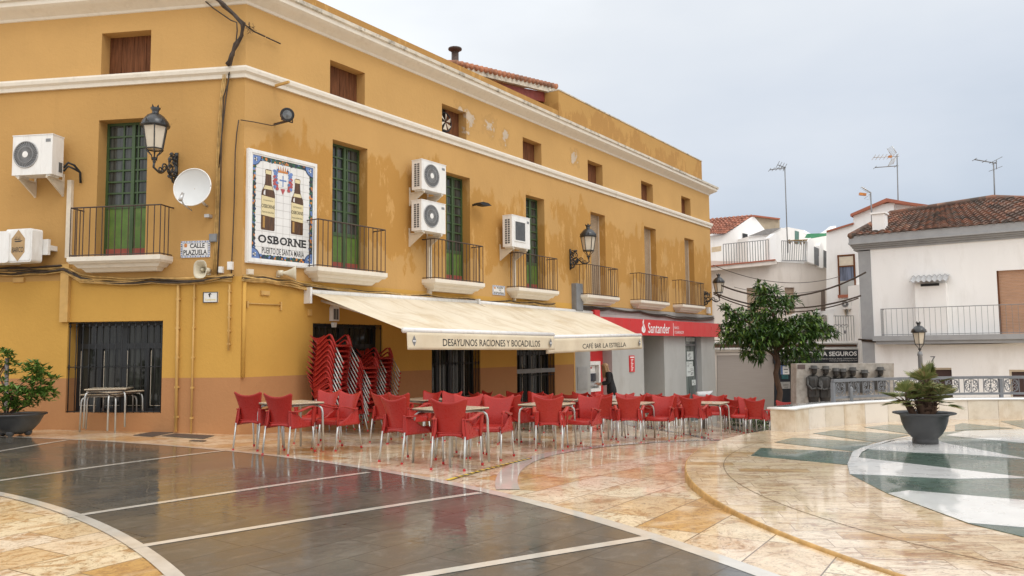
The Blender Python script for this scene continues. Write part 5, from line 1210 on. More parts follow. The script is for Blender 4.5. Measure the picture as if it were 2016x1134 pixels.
# ------------------------------------------------------------------ stacked chairs against the wall
def stack(px, py, head, n, step, name, t0, t1, lean=.012):
    p = gp(px, py); h = R(head); f = Vector((math.sin(h), math.cos(h), 0)); g = random.Random(n)
    for k in range(n):
        tl = R(t0+(t1-t0)*min(1, k/4)); sw = g.uniform(-1.2, 1.2)
        dz = 0 if k == 0 else .0
        q = Vector((p.x, p.y, ground_z(p.x, p.y))) + f*(-.0+lean*k - .25*math.sin(tl)*0) + Vector((0, 0, step*k + .29*math.sin(tl)*(1 if k else .0)))
        ords = ['bottom', 'second', 'third', 'fourth', 'fifth', 'sixth', 'seventh', 'eighth', 'ninth', 'tenth', 'eleventh', 'twelfth', 'thirteenth']
        nm = 'topmost' if k == n-1 else ('lowest' if k == 0 else ords[k]+' from the bottom')
        c = put_chair(q, head+sw, f'red armchair, {nm}, in the {name}', tl); c['group'] = 'stacked red armchairs against the wall'
stack(660, 853, 114, 12, .101, 'tall front stack nearest the house corner', 10, 24)
stack(718, 851, 116, 9, .088, 'low middle stack below the first barred window', 10, 24)
stack(747, 845, 116, 11, .094, 'right hand stack with brownish legs', 10, 24)
# ------------------------------------------------------------------ terrace tables
TOPM = mat('beige_table_top', (.60, .50, .36), .3, .06, 5, coat=.5); EDGE = mat('table_edge', (.12, .08, .05), .5)
table0 = thing('terrace_table', 'x', 'table', (0, 0, 0), 0, 'beige square terrace tables')
o = MB(); o.slab([(-.35, -.35), (.35, -.35), (.35, .35), (-.35, .35)], .692, .705); o.slab([(-.35, -.35), (.35, -.35), (.35, .35), (-.35, .35)], .676, .6915, 1); o.build('table_top', [TOPM, EDGE], table0)
o = MB()
for s in (-1, 1): o.tube([(s*.27, -.27, .66), (s*.27, .27, .66)], .012, 6); o.tube([(-.27, s*.27, .659), (.27, s*.27, .659)], .012, 6)
o.build('under_frame', ALU, table0)
for sx in (-1, 1):
    for sy in (-1, 1):
        o = MB(); o.tube([(sx*.345, sy*.345, .005), (sx*.335, sy*.335, .55), (sx*.325, sy*.325, .61), (sx*.295, sy*.295, .65), (sx*.25, sy*.25, .662)], .0165, 8); o.build('leg', ALU, table0)
remember(table0)
nt_ = [0]
def put_table(P, head, label, dz=0.0):
    loc = (P.x, P.y, ground_z(P.x, P.y)+dz)
    if nt_[0] == 0: table0.location = loc; table0.rotation_euler = (0, 0, -R(head)); table0['label'] = label; c = table0
    else: c = dup(table0, loc, -R(head), label)
    nt_[0] += 1; return c
def tbl_feet(px, py, head, label): put_table(gp(px, py), head, label)
def tbl_top(px, py, head, label):      # pixel of the table-top centre
    v = ray(px, py); a, b = 3.0, 45.0
    for _ in range(50):
        t = (a+b)/2; P = CAM+v*t
        if P.z-.705 > ground_z(P.x, P.y): a = t
        else: b = t
    put_table(CAM+v*a, head, label)
for q in ((571, 888, 48, 'beige square table farthest left, before the chair stacks'), (888, 911, 42, 'beige square table frontmost on the terrace'), (834, 858, 40, 'beige square table under the second barred window'),
          (1078, 879, 32, 'second beige table along the front row'), (1244, 865, 30, 'third beige table along the front row'), (1398, 856, 30, 'fourth beige table along the front row by the platform'),
          (1118, 846, 35, 'beige table before the terracotta strip left of the bank')): tbl_feet(*q)
for q in ((1215, 787, 35, 'beige table in front of the woman at the cash machine'), (1300, 786, 35, 'beige table below the bank doorway'), (1425, 783, 35, 'beige table before the taupe shutter wall'), (1512, 797, 35, 'beige table left of the parapet end, by the tree')): tbl_top(*q)
for k, (dx, dz, hd, lb) in enumerate(((0, 0, 6, 'lowest of three stacked beige tables before the left barred window'), (.13, .05, 32, 'middle of three stacked beige tables before the left barred window'), (.05, .10, -14, 'topmost of three stacked beige tables before the left barred window'))):
    p = gp(214, 849); c = put_table(Vector((p.x+dx, p.y-.05*k, 0)), hd, lb, dz); c['group'] = 'stacked beige tables'
# ------------------------------------------------------------------ litter bin by the bank, warning tape, drain covers
v = ray(1388, 776); P = CAM+v*20.5; zg = ground_z(P.x, P.y)
t = thing('litter_bin', 'pale grey litter bin on a post with a slanted black mouth', 'litter bin', (P.x, P.y, zg), 0)
hb = P.z-zg
BING = mat('bin_grey', (.45, .46, .46), .4, .05)
o = MB(); o.tube([(-.05, 0, 0), (-.05, 0, hb-.1)], .07, 12); o.build('post', GREYMET, t)
M_ = Matrix.Translation((-.02, 0, hb)) @ Matrix.Rotation(R(90), 4, 'Y')
o = MB(); n = 24
def binf(a, b):
    w = 2*math.pi*a; x = -.22+.30*b + (b)*.12*math.sin(w); return (x, .13*math.cos(w)*(1-.12*(1-b)), hb-.02+.105*math.sin(w)*(1 - .2*(1-b)))
o.grid(binf, 24, 8, .012); o.build('body', BING, t)
o = MB(); e = [binf(i/24, .985) for i in range(24)]; o.add(e, [tuple(range(24))]); o.build('mouth', BLACK, t, fix=False)
o = MB(); e = [binf(i/24, 0) for i in range(24)]; o.add(e, [tuple(range(24))]); o.build('back_plate', BING, t, fix=False)
mb = MB(); a, b = gp(880, 947).xy, gp(1046, 903).xy; n = 34
for i in range(n):
    p, q = a.lerp(b, i/n), a.lerp(b, (i+1)/n); d = (q-p).normalized(); nn = Vector((-d.y, d.x))*.025
    mb.add([(*(p-nn), hz(*p, .011)), (*(q-nn), hz(*q, .011)), (*(q+nn), hz(*q, .011)), (*(p+nn), hz(*p, .011))], [(0, 1, 2, 3)], (i % 2) if i > 1 else 0)
tag(mb.build('hazard_tape', [mat('tape_yellow', (.62, .43, .03), .5), INK]), 'yellow and black hazard tape stuck on the wet gold paving', 'tape')
for k, (pts, lab) in enumerate((([(262, 857.5), (305, 849.5), (345, 851), (300, 860)], 'left dark drain cover by the house wall'), ([(318, 858.5), (345, 854), (422, 858), (400, 864.5)], 'right dark drain cover by the house wall'), ([(372, 868.5), (380, 866.7), (407, 867.8), (400, 869.6)], 'small dark drain cover by the edge of the dark paving'))):
    P = [gp(*q) for q in pts]; mb = MB(); mb.slab([(p.x, p.y) for p in P], lambda x, y: hz(x, y, .003), lambda x, y: hz(x, y, .008)); t = thing('drain_cover', lab, 'drain cover', (0, 0, 0)); mb.build('cover_plate', mat('drain_iron', (.06, .05, .045), .5, .3, 30, bmp=.4), t)
# ------------------------------------------------------------------ white houses behind the square
WHW = mat('whitewash', (.87, .86, .84), .85, .03, 1.2, dirt=(.55, .52, .47), dscale=1.3, damt=.34, stretch=(1, 1, .3), bmp=.15, bscale=12)
WHW2 = mat('cream_whitewash', (.70, .64, .58), .85, .04, 1.0, dirt=(.42, .36, .30), dscale=1.2, damt=.6, stretch=(1, 1, .3), bmp=.15, bscale=12)
GRYP = mat('grey_painted_plaster', (.33, .335, .34), .8, .07, 3, dirt=(.25, .25, .25), dscale=4, damt=.5)
def tile_mat():
    mt, t, b = newmat('roof_tile'); g = N(t, 'ShaderNodeTexCoord'); v = N(t, 'ShaderNodeTexVoronoi'); v.inputs['Scale'].default_value = 3.6; t.links.new(g.outputs['Object'], v.inputs['Vector'])
    c = ramp(t, v.outputs['Color'], [(.15, (.07, .05, .04)), (.4, (.16, .085, .06)), (.6, (.28, .12, .07)), (.75, (.13, .10, .085)), (.95, (.36, .19, .12))])
    c = mixc(t, ramp(t, noise(t, 2.2, 8, g.outputs['Object'], .7), [(.45, (0, 0, 0)), (.65, (.7,)*3)]), c, (.085, .075, .06))
    t.links.new(c, b.inputs['Base Color']); b.inputs['Roughness'].default_value = .85; return mt
RTILE = tile_mat()
def pp(fr, pts, off=0.0): return [fr.px(x, y, off) for x, y in pts]
def pprism(mb, fr, pts, off, thick, mi=0): return mb.prism(pp(fr, pts, off), -off, -off+thick, mi)
def house(name, label, fr, cat='house'):
    t = thing(name, label, cat, fr.at(0, 0, 0), fr.rz); return t
# --- the house on the right with the grey cornice
H2 = house('white_house', 'white house with grey cornice and corner strip and a brown tiled roof', F2)
uL2 = F2.px(1718, 600)[0]; uE = F2.px(2016, 600)[0]+6
door = (F2.px(1963, 560)[0], F2.px(2030, 560)[0], 1.98, F2.px(1983, 532)[1])
gd = [(F2.px(1817, 740)[0], F2.px(1874, 740)[0], -4, F2.px(1850, 724)[1]), (F2.px(1987, 740)[0], F2.px(2040, 740)[0], -4, F2.px(2000, 728)[1])]
mb = MB(); wall_holes(mb, uL2, uE, -4, 5.3, [(*door, .2), (*gd[0], .25), (*gd[1], .25)]); mb.build('front_wall', WHW, H2, fix=False)
mb = MB(); mb.span(uL2-.42, uL2-.003, -.03, 6, -4, 5.15); mb.build('corner_strip', GRYP, H2)
mb = MB(); mb.span(uL2, uE, 5, 8, -4, 5.3); mb.build('back_wall', WHW, H2)
mb = MB(); zc = 5.19
for a, b, d in ((0, .08, .05), (.083, .14, .12), (.143, .21, .19), (.213, .28, .29), (.283, .53, .26)): mb.span(uL2-.55-d*.5, uE, -d, 6, zc+a, zc+b)
mb.build('grey_cornice', GRYP, H2)
def tiles(mb, A, B, Cq, D, nu, nv, amp=.065, rise=.05):
    """barrel tiles: A-B along the eave, D-C along the ridge"""
    A, B, Cq, D = map(Vector, (A, B, Cq, D)); n = (B-A).cross(D-A).normalized(); n = n if n.z > 0 else -n
    def fn(a, b):
        p = A.lerp(B, a).lerp(D.lerp(Cq, a), b); k = b*nv; return p + n*(amp*abs(math.sin(math.pi*a*nu)) + rise*(1-(k-math.floor(k-1e-6))))
    mu = nu*6; 
    P = []
    for i in range(mu+1):
        for j in range(nv):
            for e in (0.0005, .9995): P.append(fn(i/mu, (j+e)/nv))
    m2 = 2*nv; mb.add(P, [(i*m2+j, (i+1)*m2+j, (i+1)*m2+j+1, i*m2+j+1) for i in range(mu) for j in range(m2-1)], 0, False); return mb
zE = zc+.46
rg1, rg2 = F2.px(1752, 424, -3.4), F2.px(1955, 393, -3.4); zr = (rg1[1]+rg2[1])/2
mb = MB()
ue0, ue1 = uL2-.6, uE
tiles(mb, (ue0, -.285, zE), (F2.px(2016, 430, .3)[0]+.5, -.285, zE), (rg2[0], 3.4, rg2[1]), (rg1[0], 3.4, rg1[1]), 22, 15)
xe = F2.px(2016, 430, .3)[0]+.5
mb.span(ue0+.05, uE, -.25, 5, zc+.531, zc+.585)
tiles(mb, (xe, -.285, zE), (xe+5, -.285, zE), (rg2[0]+5, 3.4, rg2[1]-.5), (rg2[0], 3.4, rg2[1]+.02), 16, 15)
tiles(mb, (ue0, 5.2, zE), (ue0, -.30, zE), (rg1[0], 3.4, rg1[1]), (rg1[0]+.05, 3.6, rg1[1]), 12, 10)
mb.build('tiled_roof', RTILE, H2)
mb = MB(); mb.tube([(rg1[0], 3.4, rg1[1]+.06), (rg2[0], 3.4, rg2[1]+.06), (rg2[0]+4, 3.4, rg2[1]-.6)], .13, 8); mb.tube([(rg1[0], 3.4, rg1[1]+.05), (ue0, -.30, zE+.08)], .12, 8); mb.build('ridge_tiles', RTILE, H2)
mb = MB(); c0, c1 = F2.px(1718, 463, -.4), F2.px(1741, 420, -.4); mb.span(c0[0], c1[0], .4, .95, c0[1]-.3, c1[1]); mb.span(c0[0]-.05, c1[0]+.05, .35, 1.0, c1[1]+.003, c1[1]+.07); mb.prism([(c0[0]-.05, c0[1]-.3), (c1[0]+.06, c0[1]-.3), (c1[0]+.02, c0[1]+.06), (c0[0], c0[1]+.06)], .33, .399); mb.build('chimney', WHW, H2)
mb = MB(); mb.span(F2.px(1730, 662)[0]-.1, uE, -.55, -.002, 1.80, 1.98); mb.span(F2.px(1730, 662)[0], uE, -.48, -.002, 1.68, 1.797); mb.build('balcony_slab', GRYP, H2)
mb = MB(); ur = F2.px(1735, 640, .5)[0]; n = 60
mb.tube([(ur, 0, 2.95), (ur, -.5, 2.95), (uE, -.5, 2.95)], .014, 5, smooth=False); mb.tube([(ur, 0, 2.02), (ur, -.5, 2.02), (uE, -.5, 2.02)], .012, 5, smooth=False)
for i in range(n): x = ur+(uE-ur)*i/(n-1)*1.0; mb.tube([(x, -.5, 1.98), (x, -.5, 2.95)], .008, 4, smooth=False)
for q in (.1, .2, .3, .4): mb.tube([(ur, -q, 1.98), (ur, -q, 2.95)], .008, 4, smooth=False)
mb.build('balcony_railing', GREYMET, H2)
mb = MB(); k = 0
while 1.98+k*.05 < door[3]: mb.span(door[0]+.05, door[1], .10+.004*(k % 2), .12, 1.98+k*.05, 2.026+k*.05); k += 1
o = mb.build('brown_blind', mat('reed_blind', (.46, .27, .17), .8, .15, 5, stretch=(1, 1, 12)), H2); f_ = MB(); f_.span(door[0]+.002, door[0]+.05, .02, .13, 1.98, door[3]); f_.build('frame', WOOD, o)
for a, b, c, d in gd:
    mb = MB(); mb.span(a, b, .2, .24, c, d); o = mb.build('front_door', mat('dark_brown_door', (.055, .025, .02), .5), H2) if a == gd[0][0] else mb.build('front_door', bpy.data.materials['dark_brown_door'], H2)
    f_ = MB(); f_.span(a, a+.06, .1, .199, c, d); f_.span(a+.06, b, .1, .199, d-.07, d); f_.build('frame', CREAMP, o)
mb = MB(); u0, z0 = F2.px(1837, 708); mb.text('7', u0-.08, u0+.08, z0-.08, z0+.12, -.006, bold=.01); mb.build('house_number', GREYMET, H2, fix=False)
# boxed window hood with corrugated sheet
t = thing('corrugated_hood', 'small grey corrugated sheet hood over a boxed vent on the white house', 'hood', F2.at(0, 0, 0), F2.rz)
(a, zt), (b, zb) = F2.px(1800, 545, .3), F2.px(1862, 556, .3)
mb = MB(); mb.grid(lambda s, q: (a-.12+(b-a+.2)*s, -.62+.62*q, zt-.20+.25*q+.03*math.sin(2*math.pi*7*s)), 84, 4, .012); mb.build('sheet', mat('corrugated_grey', (.42, .42, .42), .7, .08), t)
mb = MB(); mb.span(a, b, -.35, -.001, F2.px(1830, 605, .3)[1]-1.2, zt-.28); mb.build('boxed_wall', WHW, t); mb = MB(); mb.span(a+.2, b-.2, -.37, -.351, zt-.36, zt-.27); mb.build('vent_slot', BLACK, t)
mb = MB(); P = []
for k, (x, y) in enumerate(((1690, 668), (1760, 672), (1850, 674), (1940, 671), (2030, 669))): u, z = F2.px(x, y, .06); P.append((u, -.06, z-.03*(k % 2)))
mb.tube(P, .03, 5); mb.tube([(p[0]+.1, p[1], p[2]-.06) for p in P], .02, 5); tag(mb.build('house_cable', CABLE_B, None, F2.at(0), F2.rz), 'dark cables under the balcony of the white house', 'cables')
# --- the older white house behind the tree
H1 = house('white_townhouse', 'older white house with terrace, striped railings and dark shop sign behind the tree', F1)
P4 = lambda x, y, off=0: F1.px(x, y, off)
w1 = (P4(1471, 600)[0], P4(1509, 600)[0], P4(1490, 640)[1], P4(1490, 567)[1]); w2 = (P4(1546, 600)[0], P4(1565, 600)[0], P4(1555, 620)[1], P4(1555, 566)[1])
ztop = P4(1530, 516)[1]
mb = MB(); wall_holes(mb, P4(1385, 600)[0], P4(1640, 600)[0], -4, ztop, [(*w1, .2), (*w2, .2)]); mb.build('long_wall', WHW2, H1, fix=False)
for w in (w1, w2):
    mb = MB(); k = 0
    while w[2]+k*.05 < w[3]: mb.span(w[0], w[1], .12+.004*(k % 2), .14, w[2]+k*.05, w[2]+k*.05+.047); k += 1
    mb.build('window_blind', mat('tan_blind', (.36, .25, .16), .7) if 'tan_blind' not in bpy.data.materials else bpy.data.materials['tan_blind'], H1)
mb = MB(); pprism(mb, F1, [(1396, 533), (1530, 520), (1530, 514), (1527, 512), (1396, 526)], .55, .55); mb.build('terrace_slab', WHW2, H1)
mb = MB(); pprism(mb, F1, [(1396, 526), (1527, 512.5), (1527, 510), (1396, 523)], .60, .6); mb.build('terrace_tiles', mat('terracotta_edge', (.36, .12, .07), .8), H1)
def pbars(mb, x0, yb0, yt0, x1, yb1, yt1, n, off, r=.018):
    B, Tt = [], []
    for i in range(n+1):
        s = i/n; x = x0+(x1-x0)*s; ub, zb = F1.px(x, yb0+(yb1-yb0)*s, off); ut, zt = F1.px(x, yt0+(yt1-yt0)*s, off); mb.tube([(ub, -off, zb), (ub, -off, zt)], r, 4, smooth=False); B.append((ub, -off, zb)); Tt.append((ub, -off, zt))
    mb.tube(Tt, r*1.2, 4, smooth=False); mb.tube(B, r*1.2, 4, smooth=False)
mb = MB(); pbars(mb, 1425, 521, 481, 1514, 513, 472, 17, .5); mb.build('terrace_railing', GREYMET, H1)
mb = MB(); pbars(mb, 1540, 513, 474, 1590, 514, 476, 14, .2); mb.build('terrace_railing', GREYMET, H1)
mb = MB(); pbars(mb, 1604, 520, 486, 1613, 524, 490, 6, .2); pbars(mb, 1621, 524, 492, 1629, 528, 496, 6, .2); mb.build('terrace_railing', GREYMET, H1)
for pts in ([(1515, 514), (1515, 468), (1525, 459), (1535, 468), (1537, 516)], [(1590, 516), (1590, 475), (1596, 468), (1602, 476), (1603, 520)], [(1613, 526), (1613, 484), (1617, 477), (1621, 486), (1621, 528)]):
    mb = MB(); pprism(mb, F1, pts, .25, .4); mb.build('terrace_pillar', WHW, H1)
mb = MB(); pprism(mb, F1, [(1530, 516), (1530, 512), (1640, 512), (1640, 530), (1600, 520)], .02, .4); mb.build('terrace_edge', WHW, H1)
# rooms on the roof terrace
mb = MB(); pprism(mb, F1, [(1380, 530), (1380, 466), (1424, 463), (1484, 425.5), (1506, 452), (1506, 530)], -3.0, 3.0); mb.build('gable_room', WHW, H1)
mb = MB(); pprism(mb, F1, [(1401, 487), (1401, 497), (1420, 494), (1420, 484)], -2.99, .01); mb.build('ochre_patch', mat('ochre_patch', (.60, .48, .33), .8), H1)
mb = MB(); pprism(mb, F1, [(1484, 426.5), (1535, 432), (1535, 462), (1506, 456)], -3.05, 3.0); mb.build('raw_gable', mat('raw_render', (.34, .28, .20), .9, .2, 3), H1)
mb = MB(); pprism(mb, F1, [(1462, 530), (1462, 459), (1472, 461), (1472, 530)], -2.97, .01); mb.build('dark_window', DKFRAME, H1)
mb = MB(); A = F1.px(1380, 466, -2.8); B = F1.px(1424, 463, -2.8); Cq = F1.px(1485, 424, -3.2); D = F1.px(1380, 436, -5.5)
tiles(mb, (A[0]-.4, 2.75, A[1]), (B[0], 2.75, B[1]), (Cq[0], 3.3, Cq[1]), (F1.px(1375, 434, -6)[0], 6, F1.px(1375, 434, -6)[1]), 13, 9, .08, .06); mb.build('tiled_roof', mat('red_roof_tile', (.34, .14, .09), .85, .5, 4, dirt=(.12, .09, .08), dscale=5, damt=.8), H1)
mb = MB(); pprism(mb, F1, [(1484, 426), (1484, 423), (1536, 429.5), (1536, 432)], -2.9, 1.0); mb.build('verge_tiles', bpy.data.materials['terracotta_edge'], H1)
mb = MB(); pprism(mb, F1, [(1473, 465), (1508, 451), (1539, 448), (1514, 462)], -1.9, .06); mb.build('lean_to_roof', mat('grey_sheet', (.24, .23, .22), .8, .15, 8), H1)
mb = MB(); pprism(mb, F1, [(1473, 530), (1473, 466), (1514, 462), (1537, 448), (1560, 452), (1560, 530)], -2.0, 1.2); mb.build('lean_to_wall', WHW, H1)
mb = MB(); pprism(mb, F1, [(1550, 530), (1550, 447), (1582, 453), (1600, 462), (1632, 462), (1632, 530)], -5, 2.0); mb.build('far_room', WHW, H1)
for x0, x1 in ((1552, 1560), (1565, 1573)):
    mb = MB(); pprism(mb, F1, [(x0, 480), (x0, 454), (x1, 456), (x1, 480)], -4.98, .01); mb.build('green_shutter', mat('teal_shutter', (.10, .20, .17), .6) if 'teal_shutter' not in bpy.data.materials else bpy.data.materials['teal_shutter'], H1)
t = thing('awning_sheet', 'green and white shade sheet sagging over the roof terrace', 'shade sheet', F1.at(0, 0, 0), F1.rz)
def sag(s, q):
    x = 1582+64*s; y = 453+12*math.sin(math.pi*min(1, s*1.25))-8*s; u, z = F1.px(x, y, -3); u2, z2 = F1.px(x, y+6, -1.5); return (u+(u2-u)*q, 3-1.5*q, z+(z2-z)*q)
mb = MB(); mb.grid(sag, 24, 4, .02); mb.build('white_sheet', WHITE, t)
mb = MB(); pprism(mb, F1, [(1585, 468), (1590, 460), (1628, 459), (1628, 464), (1600, 469)], -1.2, .05); mb.build('green_sheet', mat('green_sheet', (.06, .26, .13), .7), t)
mb = MB(); 
for i in range(30):
    x = 1552+rnd.uniform(0, 38); u, z = F1.px(x, 474+rnd.uniform(-2, 4), .1); mb.add([(u-.05, -.1, z), (u+.06, -.12, z+.02), (u+.01, -.1, z-rnd.uniform(.05, .2))], [(0, 1, 2)])
u0, z0 = F1.px(1551, 474, .1); u1, z1 = F1.px(1591, 472, .1); mb.tube([(u0, -.1, z0), (u1, -.1, z1)], .03, 5); tag(mb.build('dry_creeper', mat('dry_creeper', (.28, .18, .07), .9), None, F1.at(0), F1.rz), 'dry creeper hanging along the roof terrace rail', 'creeper')
# right part: taller block with window, low terrace, shop front
KB = Frame(CAM+ray(1660, 600)*37.5, R(-54)+math.pi)
H3 = house('white_block', 'white block with one brown framed window left of the grey corner strip', KB)
mb = MB(); KP = lambda pts, off, th: mb.prism(pp(KB, pts, off), -off, -off+th)
wn = (KB.px(1653, 530)[0], KB.px(1681, 530)[0], KB.px(1668, 580)[1], KB.px(1668, 504)[1])
KP([(1627, 700), (1627, 457), (1680, 441), (1680, 419), (1704, 408), (1760, 398), (1760, 700)], 0, 3.0); 
mb.build('front_wall', WHW, H3)
mb = MB(); KP([(1627, 457), (1627, 454), (1680, 438), (1680, 441)], .12, 1.0); mb.build('coping_tiles', bpy.data.materials['terracotta_edge'], H3)
mb = MB(); KP([(1674, 421), (1704, 408), (1745, 390), (1790, 398), (1865, 408), (1865, 412), (1745, 397), (1674, 426)], .2, 3.5); mb.build('roof_edge', bpy.data.materials['terracotta_edge'], H3)
mb = MB(); KP([(1684, 420), (1745, 396), (1760, 398), (1760, 412), (1700, 418)], -.4, 1.5); mb.build('weathered_gable', TRIMD, H3)
mb = MB(); KP([(1759, 398), (1845, 408), (1845, 430), (1759, 424)], -.3, 1.5); mb.build('rear_wall', WHW, H3)
mb = MB(); mb.span(wn[0], wn[1], -.02, -.001, wn[2], wn[3]); o = mb.build('window', glassmat('blue_grey_glass', (.10, .12, .17)), H3)
mb = MB(); e = .07
for a, b, c, d in ((wn[0]-e, wn[0], wn[2], wn[3]+e), (wn[1], wn[1]+e, wn[2], wn[3]+e), (wn[0], wn[1], wn[3], wn[3]+e), (wn[0], wn[1], wn[2]+(wn[3]-wn[2])*.72, wn[2]+(wn[3]-wn[2])*.72+.06)): mb.span(a, b, -.05, 0, c, d)
mb.build('frame', WOOD, o); mb = MB(); mb.span(wn[0], wn[1], -.03, -.021, wn[3]-.5, wn[3]-.02); mb.build('lace_curtain', CREAMP, o); mb = MB(); mb.span(wn[0], wn[1], -.03, -.021, wn[2], wn[2]+.65); mb.build('grey_sheet_panel', GREYST, o)
mb = MB(); mb.span(wn[0]-.1, wn[1]+.05, -.14, -.002, wn[2]-.14, wn[2]-.003); mb.build('brick_sill', bpy.data.materials['terracotta_edge'], o)
ac_unit(KB, (1655, 590), (1677, 608), 'small old air conditioner under the brown framed window', off=.4, dep=.3, brk=.3)['group'] = 'old air conditioners'
# low terrace above the dark shop sign
KT = Frame(CAM+ray(1600, 640)*36.3, R(84))
H4 = house('shop_terrace', 'projecting ground floor with white scroll railing above the dark insurance shop', KT)
TP = lambda pts, off, th: mb.prism(pp(KT, pts, off), -off, -off+th)
mb = MB(); TP([(1400, 694), (1400, 676), (1690, 674), (1690, 690)], .05, 4); mb.build('fascia_beam', WHW2, H4)
mb = MB(); TP([(1400, 684), (1400, 677), (1692, 673.5), (1692, 682)], .09, .03); mb.build('brown_band', mat('brown_band', (.16, .085, .055), .7), H4)
mb = MB()
for y0, y1 in ((675, 675.8), (687.5, 686.5)): 
    a, b = KT.px(1400, y0, .16), KT.px(1691, y1, .16); mb.tube([(a[0], -.16, a[1]), (b[0], -.16, b[1])], .055, 8)
mb.build('white_pipe', WHITEP, H4)
mb = MB(); TP([(1412, 860), (1412, 700), (1524, 698), (1524, 860)], 0, .2); mb.build('taupe_shutter', mat('taupe_shutter', (.36, .32, .29), .7, .04, 2, stretch=(.5, .5, 12)), H4)
mb = MB(); TP([(1400, 860), (1400, 694), (1411, 694), (1411, 860)], .02, .2); TP([(1412, 700), (1412, 695), (1524, 693), (1524, 698)], .02, .2); mb.build('shutter_frame', WHW2, H4)
mb = MB(); TP([(1525, 860), (1525, 716), (1710, 716), (1710, 860)], 0, .2); mb.build('shop_front', mat('navy_shopfront', (.022, .026, .034), .4, .15), H4)
mb = MB(); TP([(1694, 860), (1692, 560), (1712, 560), (1716, 860)], .35, 1); mb.build('white_pier', WHW, H4)
mb = MB(); 
for x0, x1 in ((1630, 1641), (1683, 1691), (1560, 1568)): TP([(x0, 672), (x0, 618), (x1, 617), (x1, 672)], -.02, .14)
TP([(1604, 621), (1604, 609), (1700, 607), (1700, 619)], -1.2, .3); mb.build('terrace_post', WHW, H4)
mb = MB()
for x0, x1 in ((1569, 1629), (1642, 1682)):
    A = [KT.px(x, 671, -.08) for x in (x0, x1)]; zt = KT.px(x0, 622, -.08)[1]; zb = A[0][1]; n = round((A[1][0]-A[0][0])/.12)
    for i in range(n+1): u = A[0][0]+(A[1][0]-A[0][0])*i/n; mb.tube([(u, .08, zb), (u, .08, zt)], .012, 4, smooth=False)
    for k in range(max(1, n//3)):
        u = A[0][0]+.18+.36*k; 
        for sg in (-1, 1): mb.tube([(u+sg*.08+.07*math.cos(w)*sg, .07, zb+(zt-zb)*.6+.07*math.sin(w)) for w in [R(-90+30*j) for j in range(10)]], .014, 4, smooth=False)
        mb.lathe([(.01, -.1), (.06, 0), (.01, .1)], 6, (u, .07, zb+(zt-zb)*.35), cap=False)
    mb.tube([(A[0][0], .08, zt), (A[1][0], .08, zt)], .02, 4, smooth=False)
mb.build('scroll_railing', GREYMET, H4)
mb = MB(); TP([(1541, 860), (1541, 620), (1700, 615), (1700, 860)], -1.6, .2); mb.build('rear_wall', WHW2, H4)
mb = MB(); TP([(1619, 612), (1619, 571), (1624, 570), (1625, 612)], -1.0, .12); tag(mb.build('wooden_post', mat('weathered_post', (.12, .09, .07), .9), None, KT.at(0), KT.rz), 'dark weathered post standing behind the scroll railing terrace', 'post')
t = thing('shop_sign', 'dark shop sign reading SEGUROS partly hidden by the tree', 'sign', KT.at(0, 0, 0), KT.rz)
mb = MB(); TP([(1524, 716), (1524, 691), (1691, 688.5), (1691, 714)], .20, .15); mb.build('board', bpy.data.materials['navy_shopfront'], t)
mb = MB(); yz = lambda y: KT.px(1600, y, .2)[1]; xu = lambda x: KT.px(x, 700, .2)[0]
mb.text('EMPRENDEDORA SEGUROS', xu(1528), xu(1687), yz(701.5), yz(692.5), -.205, bold=.03); mb.text('TU    954 047 180   SOLO TU', xu(1526), xu(1574), yz(711), yz(708.5), -.205); mb.text('AGENTES EN: SEVILLA, PILAS, CARRIONCILLO', xu(1607), xu(1687), yz(708.5), yz(705.6), -.205); mb.text('www.emprendedoraseguros.com', xu(1632), xu(1687), yz(712.3), yz(709.7), -.205); mb.build('lettering', WHITE, t, fix=False)
for (x0, y0, x1, y1, lab, m_) in ((1537, 719, 1554, 737, 'white and blue office notice on the navy shop front', WHITE), (1539, 738, 1552, 746, 'small teal sticker on the navy shop front', mat('teal_sticker', (.03, .12, .13), .5)), (1534, 752, 1556, 765, 'white name plate low on the navy shop front', STEEL)):
    (u0, zt), (u1, zb) = KT.px(x0, y0, .03), KT.px(x1, y1, .03); t = thing('shop_notice', lab, 'notice', KT.at(u0, 0, zb), KT.rz); mb = MB(); mb.span(0, u1-u0, -.03, 0, 0, zt-zb); mb.build('sheet', m_, t)
    mb = MB(); w, h = u1-u0, zt-zb
    if y0 == 719: mb.span(0, w*.22, -.033, -.0305, 0, h); mb.span(w*.22, w*.75, -.033, -.0305, h*.88, h); mb.build('blue_stripe', BLUE, t); mb = MB()
    mb.span(w*.35, w*.85, -.033, -.0305, h*.5, h*.58); mb.span(w*.45, w*.8, -.033, -.0305, h*.2, h*.25); mb.build('print', INK, t)
